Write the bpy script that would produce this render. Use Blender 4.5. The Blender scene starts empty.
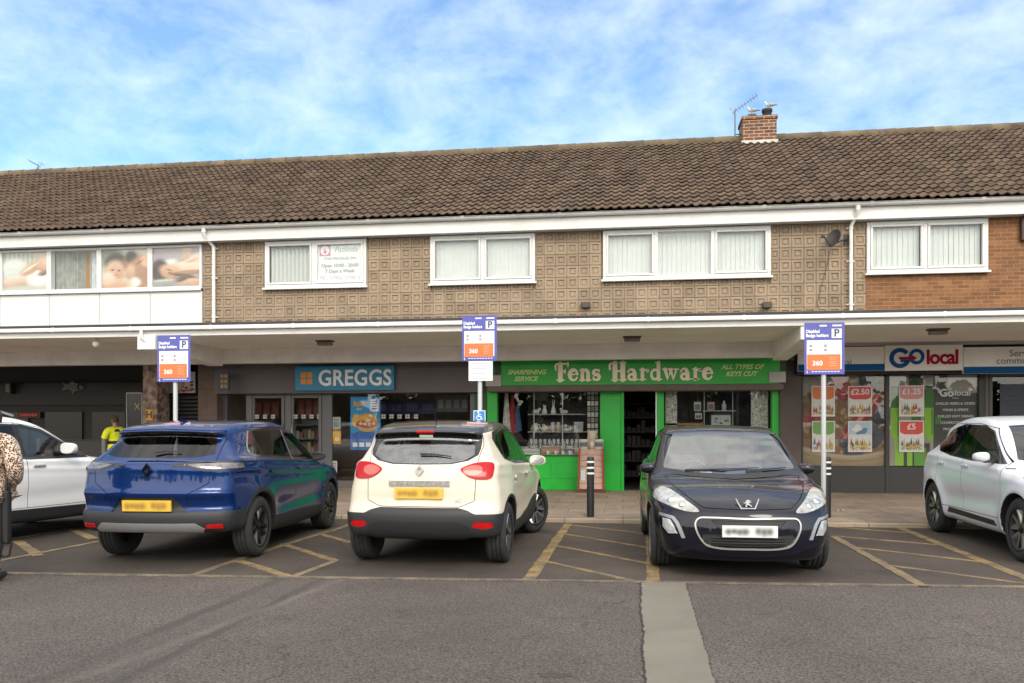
import bpy, bmesh, math, random
import numpy as np
from mathutils import Vector, Matrix

R = math.radians
PI = math.pi
rnd = random.Random(7)
sc = bpy.context.scene
col = sc.collection

# ------------------------------------------------------------------ camera
FPX, HZ, CX, EYE = 810.0, 428.0, 512.0, 1.5
YAW = R(7.8)
SA, CA = math.sin(YAW), math.cos(YAW)


def ray(u):
    return (-FPX * SA + (u - CX) * CA, FPX * CA + (u - CX) * SA)


def at(u, v, Y):
    """point of the vertical plane y = Y that the survey photo shows at (u, v)"""
    dx, dy = ray(u)
    t = Y / dy
    return (dx * t, Y, EYE - (v - HZ) * t)


def gx(u, Y):
    return at(u, HZ, Y)[0]


def gz(u, v, Y):
    return at(u, v, Y)[2]


def gnd(u, v, z=0.0):
    t = (EYE - z) / (v - HZ)
    dx, dy = ray(u)
    return (dx * t, dy * t)


cam_d = bpy.data.cameras.new('camera')
cam = bpy.data.objects.new('camera', cam_d)
col.objects.link(cam)
cam.location = (0, 0, EYE)
cam.rotation_euler = (R(90), 0, YAW)
cam_d.sensor_width = 36
cam_d.lens = FPX / 1024 * 36
cam_d.shift_y = (HZ - 341.5) / 1024
cam_d.clip_start = 0.1
cam_d.clip_end = 3000
sc.camera = cam
sc.view_settings.view_transform = 'Standard'
sc.view_settings.look = 'None'
sc.view_settings.gamma = 1
sc.view_settings.exposure = 0.8
sc.render.resolution_x = 1024
sc.render.resolution_y = 683


# ------------------------------------------------------------------ materials
def node(nt, typ, **kw):
    n = nt.nodes.new(typ)
    for k, v in kw.items():
        setattr(n, k, v)
    return n


def setin(n, **kw):
    for k, v in kw.items():
        n.inputs[k.replace('_', ' ')].default_value = v


MATS = {}


def rgb(c):
    return (c[0], c[1], c[2], 1)


def s2l(r, g, b):
    def f(c):
        c /= 255.0
        return c / 12.92 if c <= 0.04045 else ((c + 0.055) / 1.055) ** 2.4
    return (f(r), f(g), f(b))


def pm(name, c, rough=0.6, metal=0.0, var=0.0, vs=3.0, bump=0.0, bs=40.0, coat=0.0, spec=0.5, dirt=0.0, dc=(0.08, 0.07, 0.06), ds=1.5, island=0.0):
    """plain procedural material: base colour, slow colour variation, patches of dirt, fine bump"""
    if name in MATS:
        return MATS[name]
    m = bpy.data.materials.new(name)
    m.use_nodes = True
    nt = m.node_tree
    b = nt.nodes['Principled BSDF']
    b.inputs['Base Color'].default_value = rgb(c)
    b.inputs['Roughness'].default_value = rough
    b.inputs['Metallic'].default_value = metal
    b.inputs['Specular IOR Level'].default_value = spec
    if coat:
        b.inputs['Coat Weight'].default_value = coat
        b.inputs['Coat Roughness'].default_value = 0.03
    m.diffuse_color = rgb(c)
    L = nt.links
    tc = node(nt, 'ShaderNodeTexCoord')
    out = None
    if var or dirt or island:
        mx = node(nt, 'ShaderNodeMix', data_type='RGBA', blend_type='MULTIPLY')
        mx.inputs[0].default_value = 1.0
        mx.inputs[6].default_value = rgb(c)
        n = node(nt, 'ShaderNodeTexNoise')
        setin(n, Scale=vs, Detail=6.0, Roughness=0.6)
        L.new(tc.outputs['Object'], n.inputs['Vector'])
        mr = node(nt, 'ShaderNodeMapRange')
        setin(mr, From_Min=0.3, From_Max=0.7, To_Min=1 - var, To_Max=1 + var)
        L.new(n.outputs['Fac'], mr.inputs['Value'])
        src = mr.outputs['Result']
        if island:
            g = node(nt, 'ShaderNodeNewGeometry')
            mr2 = node(nt, 'ShaderNodeMapRange')
            setin(mr2, To_Min=1 - island, To_Max=1 + island)
            L.new(g.outputs['Random Per Island'], mr2.inputs['Value'])
            mu = node(nt, 'ShaderNodeMath', operation='MULTIPLY')
            L.new(src, mu.inputs[0])
            L.new(mr2.outputs['Result'], mu.inputs[1])
            src = mu.outputs[0]
        L.new(src, mx.inputs[7])
        out = mx.outputs[2]
        if dirt:
            n2 = node(nt, 'ShaderNodeTexNoise')
            setin(n2, Scale=ds, Detail=8.0, Roughness=0.7)
            L.new(tc.outputs['Object'], n2.inputs['Vector'])
            mr3 = node(nt, 'ShaderNodeMapRange')
            setin(mr3, From_Min=0.5, From_Max=0.75, To_Min=0.0, To_Max=dirt)
            L.new(n2.outputs['Fac'], mr3.inputs['Value'])
            mx2 = node(nt, 'ShaderNodeMix', data_type='RGBA')
            mx2.inputs[7].default_value = rgb(dc)
            L.new(mr3.outputs['Result'], mx2.inputs[0])
            L.new(out, mx2.inputs[6])
            out = mx2.outputs[2]
        L.new(out, b.inputs['Base Color'])
    if bump:
        n3 = node(nt, 'ShaderNodeTexNoise')
        setin(n3, Scale=bs, Detail=5.0)
        L.new(tc.outputs['Object'], n3.inputs['Vector'])
        bp = node(nt, 'ShaderNodeBump')
        setin(bp, Strength=min(1.0, bump), Distance=0.01)
        L.new(n3.outputs['Fac'], bp.inputs['Height'])
        L.new(bp.outputs['Normal'], b.inputs['Normal'])
    MATS[name] = m
    return m


def glassm(name, tint=(0.8, 0.85, 0.85), ior=1.5, rough=0.01):
    if name in MATS:
        return MATS[name]
    m = bpy.data.materials.new(name)
    m.use_nodes = True
    nt = m.node_tree
    nt.nodes.remove(nt.nodes['Principled BSDF'])
    o = nt.nodes['Material Output']
    # Schlick reflectance that is the same for both faces of a pane
    lw = node(nt, 'ShaderNodeLayerWeight')
    lw.inputs['Blend'].default_value = 0.5
    pw = node(nt, 'ShaderNodeMath', operation='POWER')
    pw.inputs[1].default_value = 5.0
    nt.links.new(lw.outputs['Facing'], pw.inputs[0])
    f0 = ((ior - 1) / (ior + 1)) ** 2
    fr = node(nt, 'ShaderNodeMath', operation='MULTIPLY_ADD')
    fr.inputs[1].default_value = 1 - f0
    fr.inputs[2].default_value = f0
    nt.links.new(pw.outputs[0], fr.inputs[0])
    t = node(nt, 'ShaderNodeBsdfTransparent')
    t.inputs['Color'].default_value = rgb(tint)
    g = node(nt, 'ShaderNodeBsdfGlossy')
    g.inputs['Roughness'].default_value = rough
    g.inputs['Color'].default_value = (1, 1, 1, 1)
    mx = node(nt, 'ShaderNodeMixShader')
    nt.links.new(fr.outputs[0], mx.inputs[0])
    nt.links.new(t.outputs[0], mx.inputs[1])
    nt.links.new(g.outputs[0], mx.inputs[2])
    nt.links.new(mx.outputs[0], o.inputs['Surface'])
    m.diffuse_color = rgb(tint)
    MATS[name] = m
    return m


# ------------------------------------------------------------------ objects
LOC = {}


def tag(o, label=None, cat=None, group=None, kind=None):
    if label:
        o['label'] = label
    if cat:
        o['category'] = cat
    if group:
        o['group'] = group
    if kind:
        o['kind'] = kind
    return o


def empty(name, loc, rz=0.0, label=None, cat=None, group=None):
    o = bpy.data.objects.new(name, None)
    o.empty_display_size = 0.2
    col.objects.link(o)
    o.location = loc
    o.rotation_euler = (0, 0, rz)
    tag(o, label, cat, group)
    LOC[o.name] = Vector(loc)
    return o


def rootloc(p):
    while p is not None:
        if p.name in LOC:
            return LOC[p.name]
        p = p.parent
    return Vector((0, 0, 0))


def link(name, me, mats, parent=None, local=False):
    """link a mesh as ONE object; world-space verts are moved to the parent's (or their own) origin"""
    if not isinstance(mats, (list, tuple)):
        mats = [mats]
    for m in mats:
        me.materials.append(m)
    o = bpy.data.objects.new(name, me)
    col.objects.link(o)
    if parent is not None:
        o.parent = parent
        if not local:
            l = rootloc(parent)
            if l.length > 0:
                me.transform(Matrix.Translation(-l))
    elif not local:
        n = len(me.vertices)
        a = np.empty(n * 3, np.float32)
        me.vertices.foreach_get('co', a)
        a = a.reshape(-1, 3)
        c = Vector(((a[:, 0].min() + a[:, 0].max()) / 2, (a[:, 1].min() + a[:, 1].max()) / 2, a[:, 2].min()))
        me.transform(Matrix.Translation(-c))
        o.location = c
        LOC[o.name] = c
    return o


class MB:
    """collects shapes; build() links them as one mesh object"""

    def __init__(s):
        s.v = []
        s.f = []
        s.m = []
        s.sm = []

    def add(s, vs, fs, mi=0, smooth=False):
        o = len(s.v)
        s.v += [tuple(p) for p in vs]
        for f in fs:
            s.f.append(tuple(i + o for i in f))
            s.m.append(mi)
            s.sm.append(smooth)
        return s

    def box(s, x0, x1, y0, y1, z0, z1, mi=0):
        vs = [(x0, y0, z0), (x1, y0, z0), (x1, y1, z0), (x0, y1, z0), (x0, y0, z1), (x1, y0, z1), (x1, y1, z1), (x0, y1, z1)]
        return s.add(vs, [(0, 3, 2, 1), (4, 5, 6, 7), (0, 1, 5, 4), (1, 2, 6, 5), (2, 3, 7, 6), (3, 0, 4, 7)], mi)

    def cbox(s, c, d, mi=0, M=None):
        x, y, z = d[0] / 2, d[1] / 2, d[2] / 2
        vs = [Vector(p) for p in ((-x, -y, -z), (x, -y, -z), (x, y, -z), (-x, y, -z), (-x, -y, z), (x, -y, z), (x, y, z), (-x, y, z))]
        if M is not None:
            vs = [M @ p for p in vs]
        vs = [p + Vector(c) for p in vs]
        return s.add(vs, [(0, 3, 2, 1), (4, 5, 6, 7), (0, 1, 5, 4), (1, 2, 6, 5), (2, 3, 7, 6), (3, 0, 4, 7)], mi)

    def quad(s, a, b, c, d, mi=0):
        return s.add([a, b, c, d], [(0, 1, 2, 3)], mi)

    def tube(s, pts, r, n=10, mi=0, cap=True, smooth=True):
        pts = [Vector(p) for p in pts]
        rs = r if isinstance(r, (list, tuple)) else [r] * len(pts)
        vs, fs = [], []
        up0 = None
        for i, p in enumerate(pts):
            if i == 0:
                t = pts[1] - p
            elif i == len(pts) - 1:
                t = p - pts[i - 1]
            else:
                t = (pts[i + 1] - p).normalized() + (p - pts[i - 1]).normalized()
            t.normalize()
            if up0 is None:
                up0 = Vector((0, 0, 1)) if abs(t.z) < 0.9 else Vector((0, 1, 0))
            a = t.cross(up0)
            if a.length < 1e-4:
                a = t.cross(Vector((1, 0, 0)))
            a.normalize()
            b = a.cross(t)
            up0 = b
            for k in range(n):
                w = 2 * PI * k / n
                vs.append(p + (a * math.cos(w) + b * math.sin(w)) * rs[i])
        for i in range(len(pts) - 1):
            for k in range(n):
                fs.append((i * n + k, i * n + (k + 1) % n, (i + 1) * n + (k + 1) % n, (i + 1) * n + k))
        s.add(vs, fs, mi, smooth)
        if cap:       # caps have their own corners so the shading of the wall stays true
            s.add(vs[:n] + vs[-n:], [tuple(reversed(range(n))), tuple(range(n, 2 * n))], mi)
        return s

    def lathe(s, prof, c=(0, 0, 0), n=24, axis='z', mi=0, smooth=True):
        vs, fs = [], []
        for (r, h) in prof:
            for k in range(n):
                w = 2 * PI * k / n
                a, b = r * math.cos(w), r * math.sin(w)
                if axis == 'z':
                    p = (c[0] + a, c[1] + b, c[2] + h)
                elif axis == 'y':
                    p = (c[0] + a, c[1] + h, c[2] - b)
                else:
                    p = (c[0] + h, c[1] + a, c[2] + b)
                vs.append(p)
        for i in range(len(prof) - 1):
            for k in range(n):
                fs.append((i * n + k, i * n + (k + 1) % n, (i + 1) * n + (k + 1) % n, (i + 1) * n + k))
        return s.add(vs, fs, mi, smooth)

    def prism(s, poly, y0, y1, mi=0, M=None, plane='xz'):
        """extrude a polygon of (x, z) from y0 (front) to y1"""
        n = len(poly)
        ar = sum(poly[i][0] * poly[(i + 1) % n][1] - poly[(i + 1) % n][0] * poly[i][1] for i in range(n))
        if ar < 0:
            poly = list(reversed(poly))
        if plane == 'xz':
            vs = [(p[0], y0, p[1]) for p in poly] + [(p[0], y1, p[1]) for p in poly]
            fs = [tuple(range(n)), tuple(reversed(range(n, 2 * n)))]
            fs += [(i, i + n, (i + 1) % n + n, (i + 1) % n) for i in range(n)]
        else:  # 'xy', from z = y0 (bottom) to y1 (top)
            vs = [(p[0], p[1], y0) for p in poly] + [(p[0], p[1], y1) for p in poly]
            fs = [tuple(reversed(range(n))), tuple(range(n, 2 * n))]
            fs += [(i, (i + 1) % n, (i + 1) % n + n, i + n) for i in range(n)]
        if M is not None:
            vs = [M @ Vector(p) for p in vs]
        return s.add(vs, fs, mi)

    def ball(s, c, r, mi=0, n=12, M=None):
        rx, ry, rz = r if isinstance(r, (list, tuple)) else (r, r, r)
        vs, fs = [], []
        m = n // 2
        for i in range(m + 1):
            th = PI * i / m
            for k in range(n):
                w = 2 * PI * k / n
                p = Vector((rx * math.sin(th) * math.cos(w), ry * math.sin(th) * math.sin(w), rz * math.cos(th)))
                if M is not None:
                    p = M @ p
                vs.append(p + Vector(c))
        for i in range(m):
            for k in range(n):
                fs.append((i * n + k, (i + 1) * n + k, (i + 1) * n + (k + 1) % n, i * n + (k + 1) % n))
        return s.add(vs, fs, mi, True)

    def mesh(s, name, bevel=0.0, seg=1, M=None):
        me = bpy.data.meshes.new(name)
        me.from_pydata(s.v, [], s.f)
        me.polygons.foreach_set('material_index', s.m)
        me.polygons.foreach_set('use_smooth', s.sm)
        if bevel:
            bm = bmesh.new()
            bm.from_mesh(me)
            es = [e for e in bm.edges if len(e.link_faces) == 2 and e.calc_face_angle(0) > 0.6]
            bmesh.ops.bevel(bm, geom=es, offset=bevel, segments=seg, affect='EDGES', clamp_overlap=True, profile=0.6)
            bm.to_mesh(me)
            bm.free()
        if M is not None:
            me.transform(M)
        me.validate()
        return me

    def build(s, name, mats, parent=None, local=False, bevel=0.0, seg=1, M=None):
        return link(name, s.mesh(name, bevel, seg, M), mats, parent, local)


def copy_tree(o, parent=None):
    c = o.copy()
    col.objects.link(c)
    if parent is not None:
        c.parent = parent
    for ch in [x for x in o.children]:
        copy_tree(ch, c)
    return c


def text_mesh(s, size, depth=0.004, bold=0.0, shear=0.0, align='CENTER', spacing=1.0, xs=1.0, loc=(0, 0, 0), word=1.0):
    """lettering standing in the xz plane, facing -y"""
    cu = bpy.data.curves.new('lettering', 'FONT')
    cu.body = s
    cu.size = size
    cu.extrude = depth
    cu.offset = bold
    cu.shear = shear
    cu.align_x = align
    cu.align_y = 'CENTER'
    cu.space_character = spacing
    cu.space_word = word
    cu.resolution_u = 3
    o = bpy.data.objects.new('lettering', cu)
    col.objects.link(o)
    dg = bpy.context.evaluated_depsgraph_get()
    dg.update()
    me = bpy.data.meshes.new_from_object(o.evaluated_get(dg))
    bpy.data.objects.remove(o)
    bpy.data.curves.remove(cu)
    me.materials.clear()
    me.transform(Matrix.Translation(loc) @ Matrix.Rotation(R(90), 4, 'X') @ Matrix.Diagonal((xs, 1, 1, 1)))
    return me


def merge_mesh(dst, me, mi=0):
    """append a mesh's faces to a mesh builder"""
    vs = [v.co[:] for v in me.vertices]
    dst.add(vs, [tuple(p.vertices) for p in me.polygons], mi)
    bpy.data.meshes.remove(me)


def text(mb, s, size, loc, mi=0, **kw):
    merge_mesh(mb, text_mesh(s, size, loc=loc, **kw), mi)


def printm():
    m = bpy.data.materials.new('printed_photo')
    m.use_nodes = True
    n = node(m.node_tree, 'ShaderNodeVertexColor', layer_name='print')
    b_ = m.node_tree.nodes['Principled BSDF']
    b_.inputs['Roughness'].default_value = .5
    m.node_tree.links.new(n.outputs['Color'], b_.inputs['Base Color'])
    return m


M_print = printm()


def printed(name, x0, x1, z0, z1, y, parent, bg, shapes, nx=64, nz=64, M=None, grain=.06):
    """a flat printed photograph: soft-edged colour patches (cx, cz, rx, rz, rot, soft, colour[, 2nd colour towards its lower edge])"""
    U, V = np.meshgrid(np.linspace(0, 1, nx), np.linspace(0, 1, nz))
    asp = (x1 - x0) / (z1 - z0)
    q = np.random.RandomState(len(shapes))
    C = np.ones((nz, nx, 3)) * np.array(bg)
    for sh in shapes:
        cx_, cz_, rx, rz, ro, so_, c1 = sh[:7]
        c2 = sh[7] if len(sh) > 7 else c1
        du, dv_ = (U - cx_) * asp, V - cz_
        a_ = (du * math.cos(ro) + dv_ * math.sin(ro)) / (rx * asp)
        b_ = (-du * math.sin(ro) + dv_ * math.cos(ro)) / rz
        r_ = np.sqrt(a_ * a_ + b_ * b_)
        al = (1 - np.clip((r_ - 1 + so_) / (2 * so_), 0, 1))[..., None]
        al = al * al * (3 - 2 * al)
        k = np.clip(.5 - .5 * b_, 0, 1)[..., None]
        C = C * (1 - al) + (np.array(c1) * (1 - k) + np.array(c2) * k) * al
    C = C * (1 + grain * q.randn(nz, nx, 1).clip(-2, 2))
    t = MB()
    t.add([(x0 + (x1 - x0) * u, y, z0 + (z1 - z0) * v) for u, v in zip(U.ravel(), V.ravel())], [(j * nx + i, j * nx + i + 1, (j + 1) * nx + i + 1, (j + 1) * nx + i) for j in range(nz - 1) for i in range(nx - 1)])
    n = nx * nz
    t.add([(x0, y, z0), (x1, y, z0), (x1, y, z1), (x0, y, z1), (x0, y + .004, z0), (x1, y + .004, z0), (x1, y + .004, z1), (x0, y + .004, z1)], [(0, 4, 5, 1), (1, 5, 6, 2), (2, 6, 7, 3), (3, 7, 4, 0), (4, 7, 6, 5)])
    me = t.mesh(name)
    at_ = me.color_attributes.new('print', 'FLOAT_COLOR', 'POINT')
    full = np.ones((len(me.vertices), 4), np.float32)
    full[:n, :3] = C.reshape(-1, 3).clip(0, 1)
    at_.data.foreach_set('color', full.ravel())
    if M is not None:
        me.transform(M)
    return link(name, me, M_print, parent, M is not None)



# common materials
M_white = pm('white_upvc', (0.68, 0.68, 0.67), 0.35, var=0.04, vs=2)
M_black = pm('black_plastic', (0.02, 0.02, 0.021), 0.5)
M_dark = pm('dark_void', (0.012, 0.011, 0.011), 0.9)
M_chrome = pm('chrome', (0.75, 0.75, 0.76), 0.15, 1.0)
M_steel = pm('galvanised_steel', (0.5, 0.51, 0.52), 0.42, 0.8, var=0.1, vs=9)
# ------------------------------------------------------------------ cars: implicit body shells
def catmull(pts, n=7):
    P = np.array(pts, float)
    N = len(P)
    out = []
    for i in range(N):
        p0, p1, p2, p3 = P[i - 1], P[i], P[(i + 1) % N], P[(i + 2) % N]
        t0 = 0.0
        t1 = t0 + np.linalg.norm(p1 - p0) ** 0.5
        t2 = t1 + np.linalg.norm(p2 - p1) ** 0.5
        t3 = t2 + np.linalg.norm(p3 - p2) ** 0.5
        for t in np.linspace(t1, t2, n, endpoint=False):
            a1 = (t1 - t) / (t1 - t0) * p0 + (t - t0) / (t1 - t0) * p1
            a2 = (t2 - t) / (t2 - t1) * p1 + (t - t1) / (t2 - t1) * p2
            a3 = (t3 - t) / (t3 - t2) * p2 + (t - t2) / (t3 - t2) * p3
            b1 = (t2 - t) / (t2 - t0) * a1 + (t - t0) / (t2 - t0) * a2
            b2 = (t3 - t) / (t3 - t1) * a2 + (t - t1) / (t3 - t1) * a3
            out.append((t2 - t) / (t2 - t1) * b1 + (t - t1) / (t2 - t1) * b2)
    return np.array(out)


def sdpoly(u, v, poly, r=0.0):
    """signed distance to a polygon, negative inside"""
    P = np.asarray(poly, float)
    d = np.full(u.shape, 1e9)
    ins = np.zeros(u.shape, bool)
    N = len(P)
    for i in range(N):
        a, b = P[i], P[(i + 1) % N]
        ex, ey = b[0] - a[0], b[1] - a[1]
        wx, wy = u - a[0], v - a[1]
        l2 = ex * ex + ey * ey + 1e-12
        t = np.clip((wx * ex + wy * ey) / l2, 0, 1)
        d = np.minimum(d, (wx - t * ex) ** 2 + (wy - t * ey) ** 2)
        if a[1] != b[1]:
            c = ((a[1] > v) != (b[1] > v)) & (u < ex * (v - a[1]) / (b[1] - a[1]) + a[0])
            ins ^= c
    d = np.sqrt(d)
    return np.where(ins, -d, d) - r


def smax(a, b, k):
    h = np.maximum(k - np.abs(a - b), 0) / k
    return np.maximum(a, b) + h * h * k * 0.25


def sstep(x, a, b):
    t = np.clip((x - a) / (b - a), 0, 1)
    return t * t * (3 - 2 * t)


def surface_nets(f, org, h):
    nx, ny, nz = f.shape
    C = (nx - 1, ny - 1, nz - 1)
    acc = np.zeros(C + (3,), np.float32)
    cnt = np.zeros(C, np.float32)
    corners = [(0, 0, 0), (1, 0, 0), (0, 1, 0), (1, 1, 0), (0, 0, 1), (1, 0, 1), (0, 1, 1), (1, 1, 1)]
    edges = [(0, 1), (2, 3), (4, 5), (6, 7), (0, 2), (1, 3), (4, 6), (5, 7), (0, 4), (1, 5), (2, 6), (3, 7)]
    fc = [f[c[0]:c[0] + C[0], c[1]:c[1] + C[1], c[2]:c[2] + C[2]] for c in corners]
    for a, b in edges:
        fa, fb = fc[a], fc[b]
        m = (fa < 0) != (fb < 0)
        t = np.where(m, fa / np.where(m, fa - fb, 1), 0)
        for k in range(3):
            acc[..., k] += np.where(m, corners[a][k] + t * (corners[b][k] - corners[a][k]), 0)
        cnt += m
    act = cnt > 0
    idx = np.full(C, -1, np.int64)
    idx[act] = np.arange(act.sum())
    ii = np.argwhere(act)
    V = (ii + acc[act] / cnt[act][:, None]) * h + np.array(org)
    quads = []
    for ax in range(3):
        o1, o2 = (ax + 1) % 3, (ax + 2) % 3
        sl0 = [slice(None)] * 3
        sl1 = [slice(None)] * 3
        sl0[ax] = slice(0, -1)
        sl1[ax] = slice(1, None)
        A, B = f[tuple(sl0)], f[tuple(sl1)]
        cr = (A < 0) != (B < 0)
        e = np.argwhere(cr)
        e = e[(e[:, o1] > 0) & (e[:, o2] > 0) & (e[:, o1] < f.shape[o1] - 1) & (e[:, o2] < f.shape[o2] - 1)]
        inside = A[tuple(e.T)] < 0
        def cell(d1, d2):
            q = e.copy()
            q[:, o1] -= d1
            q[:, o2] -= d2
            return idx[tuple(q.T)]
        q = np.stack([cell(1, 1), cell(0, 1), cell(0, 0), cell(1, 0)], 1)
        q[~inside] = q[~inside][:, ::-1]
        quads.append(q)
    return V, np.concatenate(quads)


def tri_split(V, F, phi):
    """cut triangles along phi = 0"""
    phi = np.where(np.abs(phi) < 1e-5, 1e-5, phi)
    s = phi[F] < 0
    n = s.sum(1)
    keep = F[(n == 0) | (n == 3)]
    T = F[(n == 1) | (n == 2)]
    if len(T) == 0:
        return V, F
    st = phi[T] < 0
    lone = np.where((st.sum(1) == 1)[:, None], st, ~st).argmax(1)
    r = np.arange(len(T))
    a, b, c = T[r, lone], T[r, (lone + 1) % 3], T[r, (lone + 2) % 3]
    def key(i, j):
        return np.minimum(i, j) * (len(V) + 1) + np.maximum(i, j)
    k = np.concatenate([key(a, b), key(a, c)])
    uk, inv = np.unique(k, return_inverse=True)
    i, j = uk // (len(V) + 1), uk % (len(V) + 1)
    t = (phi[i] / (phi[i] - phi[j]))[:, None]
    NV = V[i] + t * (V[j] - V[i])
    p = inv[:len(T)] + len(V)
    q = inv[len(T):] + len(V)
    F2 = np.concatenate([keep, np.stack([a, p, q], 1), np.stack([p, b, c], 1), np.stack([p, c, q], 1)])
    return np.concatenate([V, NV]), F2


class Body:
    def __init__(s, S):
        s.S = S
        w0, wb = S['w'] / 2, S['wb']
        poly = catmull(S['prof'])
        s.g = 0.012
        s.x0, s.z0 = poly[:, 0].min() - 0.35, -0.05
        nx = int((poly[:, 0].max() + 0.35 - s.x0) / s.g)
        nz = int((S['h'] + 0.25 + 0.05) / s.g)
        X, Z = np.meshgrid(s.x0 + np.arange(nx) * s.g, s.z0 + np.arange(nz) * s.g, indexing='ij')
        D = sdpoly(X, Z, poly)
        for _ in range(S.get('blur', 3)):
            E = np.pad(D, 1, mode='edge')
            D = (E[:-2, 1:-1] + E[2:, 1:-1] + E[1:-1, :-2] + E[1:-1, 2:] + 2 * E[1:-1, 1:-1]) / 6
        s.D = D

    def side(s, x, z):
        D = s.D
        u = np.clip((x - s.x0) / s.g, 0, D.shape[0] - 1.001)
        w = np.clip((z - s.z0) / s.g, 0, D.shape[1] - 1.001)
        i, j = u.astype(int), w.astype(int)
        a, b = u - i, w - j
        return D[i, j] * (1 - a) * (1 - b) + D[i + 1, j] * a * (1 - b) + D[i, j + 1] * (1 - a) * b + D[i + 1, j + 1] * a * b

    def width(s, x, z):
        S = s.S
        w0, wb = S['w'] / 2, S['wb']
        zb = S['belt'][0] + (S['belt'][1] - S['belt'][0]) * np.clip((x + 0.4) / (wb - 0.2), 0, 1)
        w = w0 - 0.10 * np.clip((0.62 - z) / 0.5, 0, 1) ** 2 - 0.02 * sstep(z, 0.8, 1.0)
        # sculpted flank: shoulder line and hollow above the sill
        w = w - S.get('hollow', 0.018) * np.exp(-((z - 0.52 - 0.03 * x) / 0.11) ** 2) * sstep(x, 0.2, 0.7) * (1 - sstep(x, wb - 0.7, wb - 0.25))
        w = w + S.get('crease', 0.008) * np.exp(-((z - zb + 0.13) / 0.035) ** 2)
        # greenhouse
        up = np.maximum(z - zb, 0)
        w = w - S.get('shoulder', 0.045) * sstep(z, zb - 0.03, zb + 0.035) - up * S.get('tumble', 0.30)
        # plan taper
        w = w - S.get('tr', 0.10) * np.clip((0.3 - x) / 1.2, 0, 1) ** 2 - S.get('tf', 0.10) * np.clip((x - wb + 0.3) / 1.2, 0, 1) ** 2
        # greenhouse tapers to the back
        w = w - S.get('gtr', 0.08) * np.clip((0.7 - x) / 1.3, 0, 1.3) ** 1.5 * sstep(z, zb - 0.05, zb + 0.2)
        w = w - S.get('uri', 0.0) * sstep(z, 0.6, 1.1) * np.clip((0.2 - x) / 0.8, 0, 1)
        # flares over the wheels
        for xa in (0, wb):
            d = np.sqrt((x - xa) ** 2 + (z - S['R']) ** 2)
            w = w + S.get('flare', 0.014) * np.exp(-((d - S['arch'] - 0.02) / 0.09) ** 2)
        return w

    def __call__(s, P):
        S = s.S
        x, y, z = P[..., 0], P[..., 1], P[..., 2]
        w0, wb = S['w'] / 2, S['wb']
        ay = np.abs(y)
        g = (ay / w0)
        xm = wb / 2
        wr = 1 - sstep(x, -0.5, xm)
        wf = sstep(x, xm, wb + 0.5)
        xx = x - S.get('cr', 0.2) * g ** 2.4 * wr + S.get('cf', 0.34) * g ** 2.2 * wf
        zz = z + S.get('crown', 0.05) * g ** 2 * sstep(z, 0.75, 1.0)
        f = smax(s.side(xx, zz), (ay - s.width(x, z)) * 0.97, S.get('k', 0.09))
        return smax(f, -s.archf(P), 0.014)

    def archf(s, P):
        S = s.S
        x, y, z = P[..., 0], P[..., 1], P[..., 2]
        A = np.full(x.shape, 9.0)
        for xa in (0, S['wb']):
            d = np.sqrt((x - xa) ** 2 + (z - S['R']) ** 2) - S['arch']
            A = np.minimum(A, np.maximum(d, S['w'] / 2 - 0.42 - np.abs(y)))
        return A

    def grad(s, P, e=0.012):
        G = np.empty(P.shape)
        for k in range(3):
            d = np.zeros(3)
            d[k] = e
            G[:, k] = (s(P + d) - s(P - d)) / (2 * e)
        return G / np.maximum(np.linalg.norm(G, axis=1), 1e-6)[:, None]

    def polygonise(s, h=0.025):
        S = s.S
        P = np.array(S['prof'])
        lo = np.array([P[:, 0].min() - 0.08, -S['w'] / 2 - 0.08, 0.1])
        hi = np.array([P[:, 0].max() + 0.08, S['w'] / 2 + 0.08, S['h'] + 0.09])
        n = np.ceil((hi - lo) / h).astype(int) + 1
        gx_, gy_, gz_ = [lo[i] + np.arange(n[i]) * h for i in range(3)]
        G = np.stack(np.meshgrid(gx_, gy_, gz_, indexing='ij'), -1)
        f = s(G)
        V, Q = surface_nets(f, lo, h)
        for _ in range(3):
            f = s(V)
            e = 0.004
            G = np.empty(V.shape)
            for k in range(3):
                d = np.zeros(3)
                d[k] = e
                G[:, k] = (s(V + d) - s(V - d)) / (2 * e)
            l2 = np.maximum((G * G).sum(1), 0.05)
            V = V - np.clip(f / l2, -0.01, 0.01)[:, None] * G
        F = np.concatenate([Q[:, [0, 1, 2]], Q[:, [0, 2, 3]]])
        return V, F

    def cast(s, p, d, n=60):
        """march from outside onto the shell"""
        p = np.array(p, float)
        d = np.array(d, float)
        for _ in range(n):
            f = float(s(p[None])[0])
            p = p + d * max(f, 0) * 0.8
            if f < 1e-4:
                break
        return p


def mesh_np(name, V, F, N=None):
    me = bpy.data.meshes.new(name)
    me.vertices.add(len(V))
    me.vertices.foreach_set('co', np.ascontiguousarray(V, np.float32).ravel())
    me.loops.add(len(F) * 3)
    me.loops.foreach_set('vertex_index', np.ascontiguousarray(F, np.int32).ravel())
    me.polygons.add(len(F))
    me.polygons.foreach_set('loop_start', np.arange(len(F), dtype=np.int32) * 3)
    me.polygons.foreach_set('use_smooth', np.ones(len(F), bool))
    me.update(calc_edges=True)
    if N is not None:
        me.normals_split_custom_set_from_vertices(np.ascontiguousarray(N, np.float32).tolist())
    return me


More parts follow.
